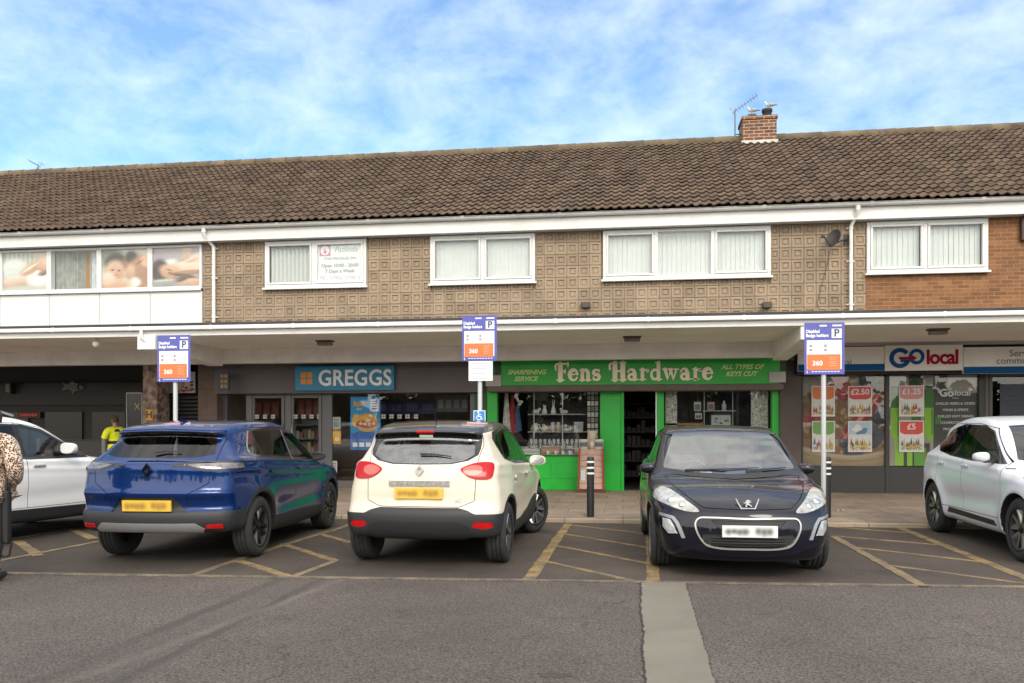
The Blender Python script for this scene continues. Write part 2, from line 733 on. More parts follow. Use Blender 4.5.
def part_mesh(name, V, F, N, off=0.0, skirt=0.0):
    ids, inv = np.unique(F, return_inverse=True)
    F = inv.reshape(-1, 3)
    v, n = V[ids], N[ids]
    v = v + n * off
    if skirt:
        e = np.concatenate([F[:, [0, 1]], F[:, [1, 2]], F[:, [2, 0]]])
        k = np.sort(e, 1)
        kk = k[:, 0] * (len(v) + 1) + k[:, 1]
        u, ix, c = np.unique(kk, return_index=True, return_counts=True)
        b = e[ix[c == 1]]
        if len(b):
            a0, b0 = v[b[:, 0]], v[b[:, 1]]
            a1, b1 = a0 - n[b[:, 0]] * skirt, b0 - n[b[:, 1]] * skirt
            m = len(b)
            nn = np.cross(b0 - a0, n[b[:, 0]])
            nn /= np.maximum(np.linalg.norm(nn, axis=1), 1e-6)[:, None]
            o = len(v)
            v = np.concatenate([v, a0, b0, b1, a1])
            n = np.concatenate([n, nn, nn, nn, nn])
            q = np.arange(m)
            F = np.concatenate([F, np.stack([o + q, o + 3 * m + q, o + 2 * m + q], 1), np.stack([o + q, o + 2 * m + q, o + m + q], 1)])
    return mesh_np(name, v, F, n)


def SIDE(poly, sgn, r=0.0):
    return lambda P: np.maximum(sdpoly(P[:, 0], P[:, 2], poly, r), 0.15 - sgn * P[:, 1])


def REAR(poly, r=0.0, xs=0.4):
    return lambda P: np.maximum(sdpoly(P[:, 1], P[:, 2], poly, r), P[:, 0] - xs)


def FRONT(poly, r=0.0, xs=1.3):
    return lambda P: np.maximum(sdpoly(P[:, 1], P[:, 2], poly, r), xs - P[:, 0])


def TOP(poly, zmin, r=0.0):
    return lambda P: np.maximum(sdpoly(P[:, 0], P[:, 1], poly, r), zmin - P[:, 2])


def mir(poly):
    """half outline (y >= 0, from the centre line round) -> whole outline"""
    return [(y, z) for y, z in poly] + [(-y, z) for y, z in reversed(poly) if y > 1e-6]


def flip(poly):
    return [(-y, z) for y, z in poly]


def ring(phi, t):
    return lambda P: np.maximum(phi(P), -(phi(P) + t))


M_tyre = pm('tyre_rubber', (0.028, 0.028, 0.028), 0.85, var=0.25, vs=20, bump=0.3, bs=60)
M_cartrim = pm('car_dark_trim', (0.024, 0.025, 0.027), 0.55, bump=0.15, bs=300)
M_liner = pm('wheel_arch_liner', (0.008, 0.008, 0.008), 0.95)
M_screen = glassm('laminated_screen_glass', (0.74, 0.78, 0.79), 2.6)
M_carglass = glassm('car_glass', (0.66, 0.70, 0.70), 1.75)
M_darkglass = glassm('car_privacy_glass', (0.20, 0.21, 0.22), 1.55)
M_seat = pm('car_seat_fabric', (0.13, 0.13, 0.14), 0.9)
M_gloss = pm('gloss_black', (0.006, 0.006, 0.007), 0.08, coat=0.5)
M_redlamp = pm('red_lamp_lens', (0.45, 0.008, 0.010), 0.2, spec=.3, var=0.15, vs=25)
M_clearlamp = pm('clear_lamp_lens', (0.62, 0.63, 0.64), 0.1, 0.35, coat=1.0, var=0.25, vs=18)
M_silver = pm('silver_trim', (0.42, 0.42, 0.43), 0.4, 0.6)
M_alloy = pm('alloy_wheel', (0.5, 0.5, 0.52), 0.3, 0.9)
M_alloydark = pm('dark_alloy_wheel', (0.018, 0.018, 0.02), 0.25, 0.5)
M_platey = pm('yellow_plate', (0.78, 0.50, 0.03), 0.4)
M_platew = pm('white_plate', (0.75, 0.75, 0.75), 0.4)
M_smudge = pm('plate_smudge', (0.30, 0.20, 0.05), 0.5)
M_smudgew = pm('white_plate_smudge', (0.06, 0.06, 0.065), 0.5)


def wheel(root, S, xa, sgn, steer=0.0):
    """tyre (the wheel) with its rim as a sub-part; outer face towards sgn*y"""
    Rw, wd = S['R'], S.get('tw', 0.215)
    rr = Rw * 0.70
    h = wd / 2
    t = MB()
    prof = [(rr - 0.02, -h + 0.01), (rr, -h), (rr + 0.03, -h - 0.006), (Rw - 0.035, -h - 0.004), (Rw - 0.012, -h + 0.012), (Rw, -h + 0.03)]
    for y in (-h * 0.42, 0, h * 0.42):
        prof += [(Rw, y - 0.006), (Rw - 0.008, y - 0.004), (Rw - 0.008, y + 0.004), (Rw, y + 0.006)]
    prof += [(Rw, h - 0.03), (Rw - 0.012, h - 0.012), (Rw - 0.035, h + 0.004), (rr + 0.03, h + 0.006), (rr, h), (rr - 0.02, h - 0.01), (rr - 0.03, h - 0.04), (rr - 0.03, -h + 0.01), (rr - 0.02, -h + 0.01)]
    t.lathe(prof, n=48, axis='y')
    wo = t.build('wheel', M_tyre, root, local=True)
    wo.location = (xa, sgn * (S['w'] / 2 - wd / 2 - S.get('winset', 0.015)), Rw)
    wo.rotation_euler = (0, 0, steer + (PI if sgn < 0 else 0))
    r = MB()
    st = S.get('spokes', 5)
    a, b = 0, 1
    r.lathe([(rr + 0.004, h - 0.012), (rr + 0.004, h + 0.002), (rr - 0.012, h), (rr - 0.022, h - 0.02), (rr - 0.03, h - 0.10)], n=40, axis='y', mi=a)
    r.lathe([(rr - 0.03, h - 0.095), (0.0001, h - 0.105)], n=40, axis='y', mi=2)
    r.lathe([(0.0001, h - 0.012), (0.03, h - 0.014), (0.036, h - 0.03), (0.07, h - 0.035), (0.075, h - 0.1)], n=20, axis='y', mi=a)
    twin = S.get('twin', 0)
    for k in range(st):
        w0 = 2 * PI * k / st + 0.3
        for q in ((-1, 1) if twin else (0,)):
            ri, ro = 0.045, rr - 0.012
            hw1, hw2 = (0.017, 0.014) if twin else (0.032, S.get('spw', 0.024))
            da, db = q * 0.02, q * twin
            pl = [(ri, da - hw1), (ro, db - hw2), (ro, db + hw2), (ri, da + hw1)]
            M = Matrix.Rotation(w0, 3, 'Y')
            vs = []
            for (px, pz), yy in zip(pl, (h - 0.03, h - 0.014, h - 0.014, h - 0.03)):
                vs.append(M @ Vector((px, yy, pz)))
            for (px, pz), yy in zip(pl, (h - 0.075, h - 0.05, h - 0.05, h - 0.075)):
                vs.append(M @ Vector((px * 0.98, yy, pz * 1.6)))
            r.add(vs, [(3, 2, 1, 0), (0, 1, 5, 4), (1, 2, 6, 5), (2, 3, 7, 6), (3, 0, 4, 7)], a if not S.get('machined') else 1)
            if S.get('machined'):
                pass
    ro_ = r.build('rim', [S.get('rim', M_alloy), S.get('rim2', M_alloy), M_liner], wo, local=True, bevel=0.0)
    return wo


def build_car(S):
    root = empty(S['id'], S['loc'], S['rot'], S['label'], 'car')
    B = Body(S)
    V, F = B.polygonise(S.get('res', 0.024))
    regs = [dict(n='wheel_arch_liner', key='liner', phi=(lambda xa, sg: lambda P: np.maximum(np.maximum(B.archf(P) - 0.006, np.abs(P[:, 0] - xa) - 0.7), -sg * P[:, 1]))(xa, sg), m=M_liner) for xa in (0, S['wb']) for sg in (1, -1)]
    regs += [dict(n='underbody', phi=lambda P: P[:, 2] - S.get('under', 0.27) - 0 * P[:, 0], m=M_cartrim)] + S['regs'](B)
    G = 0.0035
    for r in regs:
        for q in r.get('pre', ()):
            V, F = tri_split(V, F, q(V))
        p = r['phi'](V)
        if r.get('gap'):
            V, F = tri_split(V, F, p - G)
            V, F = tri_split(V, F, r['phi'](V) + G)
        else:
            V, F = tri_split(V, F, p)
    N = B.grad(V)
    cen = V[F].mean(1)
    lab = np.full(len(F), -1)
    free = np.ones(len(F), bool)
    for i, r in enumerate(regs):
        p = r['phi'](cen)
        if r.get('gap'):
            dead = free & (np.abs(p) < G)
            lab[dead] = -2
            free &= ~dead
        m = free & (p < 0)
        lab[m] = i
        free &= ~m
    paint = S['paint']
    made = {}
    me = part_mesh('body', V, F[lab == -1], N)
    made['body'] = link('body', me, paint, root, local=True)
    for i, r in enumerate(regs):
        f = F[lab == i]
        if not len(f):
            print('empty region', S['id'], r['n'])
            continue
        me = part_mesh(r['n'], V, f, N, r.get('off', 0.0), r.get('skirt', 0.0))
        par = made.get(r['in'], root) if r.get('in') else root
        o = link(r['n'], me, r.get('m') or paint, par, local=True)
        if r.get('label'):
            o['label'] = r['label']
        made[r.get('key', r['n'])] = o
    # dark lining behind the panels, seen through the glass and in the shut lines
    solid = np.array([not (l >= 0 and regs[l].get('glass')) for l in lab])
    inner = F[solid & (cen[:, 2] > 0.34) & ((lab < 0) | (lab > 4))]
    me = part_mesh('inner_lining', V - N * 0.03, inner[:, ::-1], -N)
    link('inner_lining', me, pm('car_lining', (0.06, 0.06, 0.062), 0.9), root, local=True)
    S['made'], S['B'] = made, B
    wb = S['wb']
    for xa, sg in ((0, 1), (0, -1), (wb, 1), (wb, -1)):
        wheel(root, S, xa, sg, S.get('steer', 0.0) if xa else 0.0)
    # cabin
    w0 = S['w'] / 2
    for sg in (1, -1):
        t = MB()
        x = wb * 0.47
        t.cbox((x, sg * 0.36, 0.55), (0.5, 0.46, 0.16))
        t.cbox((x - 0.32, sg * 0.36, 0.86), (0.14, 0.46, 0.58), M=Matrix.Rotation(-0.18, 3, 'Y'))
        t.cbox((x - 0.40, sg * 0.36, 1.24), (0.09, 0.26, 0.17), M=Matrix.Rotation(-0.1, 3, 'Y'))
        t.build('seat', M_seat, root, local=True, bevel=0.04, seg=2)
    t = MB()
    x = 0.28
    t.cbox((x + 0.1, 0, 0.55), (0.5, 1.25, 0.2))
    t.cbox((x - 0.2, 0, 0.86), (0.15, 1.25, 0.56), M=Matrix.Rotation(-0.2, 3, 'Y'))
    for yy in (-0.42, 0.42):
        t.cbox((x - 0.27, yy, 1.17), (0.09, 0.26, 0.13), M=Matrix.Rotation(-0.1, 3, 'Y'))
    t.build('rear_seat', M_seat, root, local=True, bevel=0.04, seg=2)
    t = MB()
    t.cbox((wb * 0.80, 0, 0.80), (0.45, 1.36, 0.34))
    t.build('dashboard', M_seat, root, local=True, bevel=0.06, seg=2)
    t = MB()
    pts = [(wb * 0.68 + 0.07 * math.cos(a) * 0.5, -0.36 + 0.18 * math.sin(a), 0.92 + 0.18 * math.cos(a)) for a in np.linspace(0, 2 * PI, 21)]
    t.tube(pts, 0.014, 8)
    t.cbox((wb * 0.69, -0.36, 0.92), (0.05, 0.3, 0.05))
    t.build('steering_wheel', M_seat, root, local=True)
    return root


def on_rear(B, y, z, out=0.0):
    p = B.cast((-1.6, y, z), (1, 0, 0))
    n = B.grad(p[None])[0]
    return Vector(p + n * out), Vector(n)


def on_front(B, y, z, out=0.0):
    p = B.cast((B.S['wb'] + 1.6, y, z), (-1, 0, 0))
    n = B.grad(p[None])[0]
    return Vector(p + n * out), Vector(n)


def on_side(B, x, z, sg, out=0.0):
    p = B.cast((x, sg * 1.5, z), (0, -sg, 0))
    n = B.grad(p[None])[0]
    return Vector(p + n * out), Vector(n)


def frame_at(p, n, up=Vector((0, 0, 1))):
    """matrix whose -y looks along n (so xz-plane artwork faces outwards)"""
    n = n.normalized()
    y = -n
    x = y.cross(up).normalized()
    z = x.cross(y)
    M = Matrix((x, y, z)).transposed().to_4x4()
    M.translation = p
    return M


def plate(root, B, z, back, w=0.52, h=0.112):
    p, n = on_rear(B, 0, z) if back else on_front(B, 0, z)
    n = Vector((n.x, 0, n.z * 0.4)).normalized()
    M = frame_at(p + n * 0.028, n)
    t = MB()
    t.box(-w / 2, w / 2, 0, 0.03, -h / 2, h / 2, 0)
    o = t.build('number_plate', M_platey if back else M_platew, root, local=True, M=M)
    r2 = random.Random(3)
    bg, ink = ((.72, .46, .06), (.36, .21, .035)) if back else ((.70, .70, .70), (.13, .13, .135))
    sh = [(.10 + .105 * k + .03 * (k > 3), .5 + r2.uniform(-.06, .06), r2.uniform(.045, .07), r2.uniform(.24, .38), 0, .9, ink) for k in range(8) if k not in (4,)]
    printed('plate_face', -w / 2 + .006, w / 2 - .006, -h / 2 + .006, h / 2 - .006, -.0015, o, bg, sh, 70, 18, M, .03)


def door_handle(par, B, x, z, sg, m, w=0.2):
    p, n = on_side(B, x, z, sg, 0.012)
    M = frame_at(p, n)
    t = MB()
    t.cbox((0, -0.006, 0), (w, 0.022, 0.032))
    t.build('handle', m, par, local=True, bevel=0.009, seg=2, M=M)


def wing_mirror(root, x, y, z, sg, m, glass=True, s=1.0):
    t = MB()
    c = (x, sg * (y + 0.12 * s), z)
    n = 22
    for i in range(n // 2 + 1):
        for k in range(n):
            th, w = PI * i / (n // 2), 2 * PI * k / n
            q = [math.sin(th) * math.cos(w), math.cos(th), math.sin(th) * math.sin(w)]
            q = [math.copysign(abs(a) ** .72, a) for a in q]
            px, py, pz = q[0] * .085 * s, q[1] * .115 * s, q[2] * .072 * s * (1 - .12 * q[1])
            t.v.append((max(c[0] + px - abs(q[1]) * .02 * s, c[0] - .045 * s), c[1] + sg * py, c[2] + pz))
    t.f += [(i * n + k, (i + 1) * n + k, (i + 1) * n + (k + 1) % n, i * n + (k + 1) % n) for i in range(n // 2) for k in range(n)]
    t.m += [0] * (n * (n // 2))
    t.sm += [True] * (n * (n // 2))
    t.cbox((x + .01, sg * (y - .01), z - .05), (.07, .16, .035), 1)
    o = t.build('wing_mirror', [m, M_black], root, local=True)
    if glass:
        g = MB()
        g.prism([(math.cos(a) * 0.10 * s, math.sin(a) * 0.066 * s) for a in np.linspace(0, 2 * PI, 20, endpoint=False)], 0, 0.004)
        g.build('mirror_glass', M_chrome, o, local=True, M=Matrix.Translation((x - 0.051 * s, sg * (y + 0.12 * s), z)) @ Matrix.Rotation(R(-90), 4, 'Z'))
    return o


def wiper(root, pts, m=None):
    t = MB()
    t.tube(pts, [0.012, 0.009, 0.006][:len(pts)], 6)
    return t.build('wiper', m or M_black, root, local=True)


def diamond_logo(root, M, s, m):
    """open lozenge emblem"""
    t = MB()
    o = [(0, 0.5 * s), (0.36 * s, 0), (0, -0.5 * s), (-0.36 * s, 0)]
    i = [(0, 0.24 * s), (0.17 * s, 0), (0, -0.24 * s), (-0.17 * s, 0)]
    for k in range(4):
        a, b = o[k], o[(k + 1) % 4]
        c, d = i[(k + 1) % 4], i[k]
        t.prism([a, b, c, d], -0.012, 0.004)
    t.build('badge', m, root, local=True, M=M)


def paint(name, c, metal=0.3, rough=0.35):
    return pm(name, c, rough, metal, coat=0.75, spec=0.15)


# ---- the cars ------------------------------------------------------------
def car_cream():
    P = paint('cream_car_paint', s2l(216, 207, 189), 0.0, 0.4)
    roof = pm('dark_grey_roof_paint', (0.03, 0.028, 0.03), 0.3, coat=1.0)
    S = dict(id='parked_car', label='cream crossover car with dark grey roof, seen from behind, wheels turned', w=1.775, h=1.6, wb=2.606, R=0.335, arch=0.385,
             belt=(1.13, 1.02), paint=P, rot=R(86.5), loc=(0, 0, 0), steer=R(-27), spokes=5, twin=0.05, rim=M_alloydark, rim2=M_alloy, machined=True,
             tr=0.125, gtr=0.07, uri=.05, cr=0.20, tumble=0.34, under=0.31,
             prof=[(-.50, .33), (-.63, .35), (-.68, .45), (-.685, .60), (-.63, .67), (-.605, .85), (-.585, 1.0), (-.54, 1.10), (-.41, 1.27), (-.30, 1.39), (-.36, 1.455), (-.28, 1.49), (-.05, 1.535),
                   (.4, 1.58), (.9, 1.585), (1.3, 1.54), (1.55, 1.47), (1.95, 1.25), (2.3, 1.065), (2.45, 1.02), (2.8, .97), (3.1, .90), (3.32, .79), (3.43, .66), (3.45, .5), (3.42, .35), (3.3, .25),
                   (3.0, .21), (2, .2), (1, .2), (.2, .23), (-.2, .29)])

    def regs(B):
        out = []
        rw = mir([(0, 1.115), (.30, 1.12), (.46, 1.15), (.55, 1.205), (.54, 1.29), (.49, 1.36), (.3, 1.375), (0, 1.38)])
        out.append(dict(n='rear_window', phi=REAR(rw, 0.004), m=M_screen, glass=1))
        out.append(dict(n='brake_light', phi=REAR([(-.1, 1.437), (.1, 1.437), (.1, 1.462), (-.1, 1.462)], xs=0.0), m=M_redlamp, off=0.004))
        blk = mir([(0, 1.10), (.32, 1.105), (.50, 1.14), (.595, 1.20), (.61, 1.26), (.605, 1.7), (0, 1.7)])
        dlo = [(2.1, 1.035), (1.5, 1.41), (1.25, 1.455), (.4, 1.475), (.05, 1.44), (-.02, 1.37), (.12, 1.15), (.5, 1.09), (1.2, 1.06)]
        for sg in (1, -1):
            out.append(dict(n='quarter_window', phi=SIDE([(.33, 1.13), (.33, 1.45), (.06, 1.42), (.02, 1.37), (.14, 1.17)], sg, -0.005), m=M_darkglass, glass=1))
            out.append(dict(n='window', phi=SIDE([(.38, 1.115), (.38, 1.455), (1.07, 1.44), (1.12, 1.075)], sg, -0.005), m=M_darkglass, glass=1))
            out.append(dict(n='window', phi=SIDE([(1.18, 1.075), (1.14, 1.44), (1.46, 1.40), (1.98, 1.05)], sg, -0.005), m=M_carglass, glass=1))
            out.append(dict(n='window_surround', phi=SIDE(dlo, sg, 0.01), m=M_gloss))
        ws = mir([(0, 1.05), (.5, 1.06), (.66, 1.10), (.62, 1.28), (.54, 1.46), (0, 1.485)])
        out.append(dict(n='windscreen', phi=FRONT(ws), m=M_carglass, glass=1))
        tl = [(.43, 1.05), (.48, 1.085), (.57, 1.115), (.67, 1.125), (.755, 1.11), (.765, 1.03), (.745, .955), (.61, .945), (.50, .98)]
        tl = catmull(tl, 4)
        cl = catmull([(.455, 1.045), (.50, 1.078), (.58, 1.092), (.645, 1.07), (.65, 1.02), (.58, .985), (.50, 1.0)], 4)
        for q in (cl, flip(cl)):
            out.append(dict(n='reversing_light', phi=REAR(q, xs=-0.24), m=pm('clear_reversing_lens', (0.50, 0.13, 0.11), 0.12, spec=.4), off=0.011, skirt=0.02))
        for q in (tl, flip(tl)):
            out.append(dict(n='tail_light', key='tl', phi=REAR(q, xs=-0.24), m=S_lamp_captur, off=0.008, skirt=0.02))
        out.append(dict(n='spoiler', phi=REAR(blk, xs=-0.06), m=M_gloss))
        # roof: dark above a line that drops at the back pillar
        out.append(dict(n='roof', phi=lambda P: -(P[:, 2] - np.interp(P[:, 0], [-.5, .1, 1.4, 1.75, 2.2], [1.41, 1.46, 1.455, 1.38, 1.5])), m=roof))
        fog = [(.57, .455), (.60, .505), (.76, .50), (.78, .45), (.70, .43)]
        for q in (fog, flip(fog)):
            out.append(dict(n='fog_light', phi=REAR(q, 0.004, xs=-0.3), m=M_redlamp, off=0.006, skirt=0.02))
        out.append(dict(n='bumper_insert', phi=REAR(mir([(0, .50), (.44, .50), (.52, .46), (.56, .39), (.5, .345), (0, .34)]), 0.01, xs=-.36), m=pm('black_bumper_insert', (.018, .018, .019), .5), off=.026, skirt=.04))  # second tone of the bumper, coloured darker to stand in for bevel shading
        low = mir([(0, .645), (.42, .645), (.52, .62), (.60, .585), (1.2, .575), (1.2, 0), (0, 0)])
        out.append(dict(n='bumper', phi=REAR(low, xs=-0.36), m=M_cartrim, off=0.012, skirt=0.03))
        for sg in (1, -1):
            for xa in (0, 2.606):
                out.append(dict(n='wheel_arch_trim', phi=(lambda xa, sg: lambda P: np.maximum(np.sqrt((P[:, 0] - xa) ** 2 + (P[:, 2] - .335) ** 2) - .425, 0.3 - sg * P[:, 1]))(xa, sg), m=M_cartrim, off=0.005, skirt=0.02))
            out.append(dict(n='sill_trim', phi=SIDE([(.3, 0), (.3, .40), (.9, .40), (1.5, .47), (2.2, .60), (2.3, .0)], sg), m=M_cartrim, off=0.006, skirt=0.02))
            out.append(dict(n='door', key='rd%d' % sg, phi=SIDE([(.42, .40), (.22, .78), (.30, 1.5), (1.07, 1.5), (1.15, 1.0), (1.15, .40)], sg, 0.0), gap=1))
            out.append(dict(n='door', key='fd%d' % sg, phi=SIDE([(1.15, .40), (1.15, 1.0), (1.1, 1.5), (1.5, 1.46), (2.1, 1.06), (2.22, .9), (2.22, .45), (2.1, .40)], sg, 0.0), gap=1))
        tg = mir([(0, .66), (.44, .66), (.585, .72), (.60, 1.15), (.63, 1.3), (.60, 1.47), (0, 1.49)])
        out.append(dict(n='tailgate', phi=REAR(tg, xs=-0.15), gap=1))
        return out
    S['regs'] = regs
    return S


S_lamp_captur = pm('red_clear_lamp', (0.42, 0.006, 0.010), 0.12, spec=.35)


def finish_cream(S):
    root = build_car(S)
    B, md = S['B'], S['made']
    plate(root, B, .80, True)
    t = MB()
    for y0 in np.linspace(-.33, .30, 22):
        p0, _ = on_rear(B, y0, .905, .012)
        p1, _ = on_rear(B, y0 + .03, .905, .012)
        t.cbox((p0.x, y0 + .015, .905), (.03, .0305, .055))
    t.build('tailgate_handle', pm('pitted_chrome', (.75, .74, .72), .28, .9, var=.3, vs=30), root, local=True)
    p, n = on_rear(B, 0, 1.035, .022)
    diamond_logo(root, frame_at(p, n), .135, pm('dull_chrome', (.30, .30, .31), .25, .9))
    p, n = on_rear(B, -.42, .72, .008)
    t = MB()
    text(t, 'dCi', .055, (0, 0, 0), depth=.002)
    t.build('badge', M_silver, root, local=True, M=frame_at(p, n))
    p0, _ = on_rear(B, -.32, 1.175, .02)
    p1, _ = on_rear(B, -.12, 1.20, .02)
    p2, _ = on_rear(B, 0.02, 1.20, .022)
    wiper(root, [p2, p1, p0])
    p, n = on_rear(B, .0, 1.405, .004)
    t = MB()
    t.box(-.075, .075, -.002, .002, -.016, .016)
    t.build('sticker', pm('pale_green_sticker', (.55, .70, .58), .6), root, local=True, M=frame_at(p, n))
    for y in (-.19, .19):
        p, n = on_rear(B, y, .43, .012)
        t = MB()
        t.tube([(p.x + .05, y, .425), (p.x - .006, y, .43)], .024, 12)
        t.build('tow_cover', M_black, root, local=True)
    for sg in (1, -1):
        for k, x in (('rd%d' % sg, .42), ('fd%d' % sg, 1.32)):
            door_handle(md[k], B, x, .93, sg, S['paint'])
        wing_mirror(root, 1.86, .85, 1.06, sg, S['paint'], s=.95)
    t = MB()
    t.tube([(.15, 0, 1.55), (-.0, 0, 1.74)], [.006, .003], 6)
    t.build('aerial', M_black, root, local=True)
    return root


def car_blue():
    P = paint('blue_car_paint', (0.001, 0.024, 0.125), 0.3, 0.2)
    S = dict(id='parked_car', label='metallic blue SUV parked nose-in, rear corner and black wheels in view', w=1.83, h=1.6, wb=2.638, R=0.35, arch=0.395,
             belt=(1.16, 1.05), paint=P, rot=R(91), loc=(0, 0, 0), spokes=5, twin=0.045, rim=M_alloydark, rim2=pm('black_machined_alloy', (0.05, 0.05, 0.055), 0.2, 0.8), machined=True,
             tr=0.10, gtr=0.12, cr=0.24, tumble=0.36, under=0.30, hollow=0.03, crease=0.012, blur=2,
             prof=[(-.66, .36), (-.84, .38), (-.90, .46), (-.905, .57), (-.865, .63), (-.875, .70), (-.92, .79), (-.895, .84), (-.875, 1.0), (-.87, 1.07), (-.85, 1.115), (-.78, 1.145), (-.74, 1.175), (-.53, 1.34), (-.44, 1.405), (-.55, 1.455),
                   (-.46, 1.50), (-.2, 1.545), (.3, 1.585), (.8, 1.595), (1.2, 1.57), (1.55, 1.49), (1.95, 1.30), (2.32, 1.10), (2.5, 1.05), (2.9, 1.01), (3.25, .93), (3.42, .82), (3.5, .66), (3.51, .5), (3.47, .33), (3.3, .25),
                   (3, .22), (2, .21), (1, .21), (.1, .25), (-.3, .31)])

    def regs(B):
        out = []
        rw = mir([(0, 1.165), (.45, 1.17), (.615, 1.20), (.60, 1.28), (.54, 1.395), (0, 1.41)])
        out.append(dict(n='rear_window', phi=REAR(rw, xs=0.0), m=M_darkglass, glass=1))
        out.append(dict(n='window_surround', phi=REAR(mir([(0, 1.40), (.55, 1.39), (.60, 1.44), (0, 1.458)]), xs=-.28), m=M_gloss))
        dlo = [(2.12, 1.055), (1.5, 1.42), (1.25, 1.475), (.3, 1.485), (.10, 1.46), (-.10, 1.25), (-.10, 1.195), (.2, 1.15), (1.2, 1.085)]
        for sg in (1, -1):
            out.append(dict(n='quarter_window', phi=SIDE([(.20, 1.175), (.16, 1.455), (.12, 1.44), (-.06, 1.25), (-.05, 1.205)], sg, -0.004), m=M_darkglass, glass=1))
            out.append(dict(n='window', phi=SIDE([(.27, 1.165), (.20, 1.46), (1.07, 1.46), (1.12, 1.10)], sg, -0.005), m=M_darkglass, glass=1))
            out.append(dict(n='window', phi=SIDE([(1.18, 1.10), (1.14, 1.455), (1.46, 1.41), (2.02, 1.07)], sg, -0.005), m=M_carglass, glass=1))
            out.append(dict(n='pillar_trim', phi=SIDE([(-.07, 1.20), (.115, 1.46), (.09, 1.46), (-.11, 1.21)], sg), m=M_silver, off=.003))
            out.append(dict(n='pillar_trim', phi=SIDE([(1.165, 1.09), (1.12, 1.47), (1.095, 1.47), (1.14, 1.09)], sg), m=M_silver, off=.003))
            out.append(dict(n='window_surround', phi=SIDE(dlo, sg, 0.008), m=M_gloss))
        out.append(dict(n='windscreen', phi=FRONT(mir([(0, 1.08), (.5, 1.09), (.68, 1.12), (.62, 1.3), (.54, 1.48), (0, 1.51)])), m=M_carglass, glass=1))
        # slim tail lamps running in from the corners
        tl = [(.26, 1.100), (.26, 1.085), (.42, 1.075), (.58, 1.035), (.70, 1.03), (.95, 1.035), (.95, 1.125), (.62, 1.12), (.45, 1.115)]
        for q in (tl, flip(tl)):
            out.append(dict(n='tail_light_lens', phi=REAR(q, -.016, xs=-.40), m=M_bluetail, off=.009, skirt=.02))
            out.append(dict(n='tail_light', phi=REAR(q, xs=-.40), m=M_gloss, off=.006, skirt=.02))
        out.append(dict(n='light_bar', phi=REAR(mir([(0, 1.128), (.8, 1.128), (.8, 1.138), (0, 1.138)]), xs=-.4), m=M_gloss))
        rf = [(.61, .425), (.63, .46), (.77, .46), (.77, .42)]
        for q in (rf, flip(rf)):
            out.append(dict(n='reflector', phi=REAR(q, xs=-.4), m=M_redlamp, off=.024, skirt=.03))
        out.append(dict(n='skid_plate', phi=REAR(mir([(0, .475), (.52, .475), (.60, .415), (.58, .385), (0, .39)]), xs=-.4), m=M_silver, off=.022, skirt=.04))
        out.append(dict(n='plate_recess', phi=REAR(mir([(0, .745), (.30, .745), (.36, .67), (.42, .585), (0, .57)]), xs=-.4), m=M_cartrim, off=-.012, skirt=.0))
        out.append(dict(n='bumper', phi=REAR(mir([(0, .59), (.44, .59), (1.2, .60), (1.2, 0), (0, 0)]), xs=-.42), m=M_cartrim, off=.010, skirt=.03))
        for sg in (1, -1):
            for xa in (0, 2.638):
                out.append(dict(n='wheel_arch_trim', phi=(lambda xa, sg: lambda P: np.maximum(np.sqrt((P[:, 0] - xa) ** 2 + (P[:, 2] - .35) ** 2) - .455, 0.3 - sg * P[:, 1]))(xa, sg), m=M_cartrim, off=0.008, skirt=0.02))
            out.append(dict(n='sill_trim', phi=SIDE([(.2, 0), (.2, .43), (2.4, .40), (2.4, .0)], sg), m=M_cartrim, off=0.008, skirt=0.02))
            out.append(dict(n='door', key='rd%d' % sg, phi=SIDE([(.46, .42), (.24, .80), (.22, 1.5), (1.09, 1.5), (1.15, 1.0), (1.15, .42)], sg, 0.0), gap=1))
            out.append(dict(n='door', key='fd%d' % sg, phi=SIDE([(1.15, .42), (1.15, 1.0), (1.1, 1.5), (1.5, 1.48), (2.12, 1.08), (2.24, .9), (2.22, .45), (2.1, .42)], sg, 0.0), gap=1))
        out.append(dict(n='tailgate', phi=REAR(mir([(0, .63), (.42, .63), (.44, .78), (.64, .90), (.66, 1.15), (.62, 1.46), (0, 1.48)]), xs=-.3), gap=1))
        return out
    S['regs'] = regs
    return S


M_bluetail = pm('smoked_clear_lamp', (0.17, 0.15, 0.15), 0.08, 0.3, coat=1.0, var=0.5, vs=14)


def finish_blue(S):
    root = build_car(S)
    B, md = S['B'], S['made']
    plate(root, B, .66, True, .54, .116)
    p, n = on_rear(B, 0, 1.04, .010)
    diamond_logo(root, frame_at(p, n), .15, M_gloss)
    t = MB()
    p, n = on_rear(B, 0, .96, .009)
    text(t, 'S Y M B I O Z', .045, (0, 0, 0), depth=.002)
    t.build('badge', M_gloss, root, local=True, M=frame_at(p, n))
    p0, _ = on_rear(B, -.28, 1.215, .02)
    p1, _ = on_rear(B, -.12, 1.225, .025)
    p2, _ = on_rear(B, 0.0, 1.205, .03)
    wiper(root, [p2, p1, p0])
    for sg in (1, -1):
        for k, x in (('rd%d' % sg, .40), ('fd%d' % sg, 1.32)):
            door_handle(md[k], B, x, .97, sg, S['paint'])
        wing_mirror(root, 1.92, .87, 1.10, sg, M_gloss, glass=False, s=.8)
    t = MB()
    t.add([(-.16, 0, 1.555), (.0, .02, 1.565), (.0, -.02, 1.565), (-.14, 0, 1.605)], [(0, 2, 1), (0, 1, 3), (1, 2, 3), (2, 0, 3)])
    t.build('aerial', S['paint'], root, local=True)
    return root


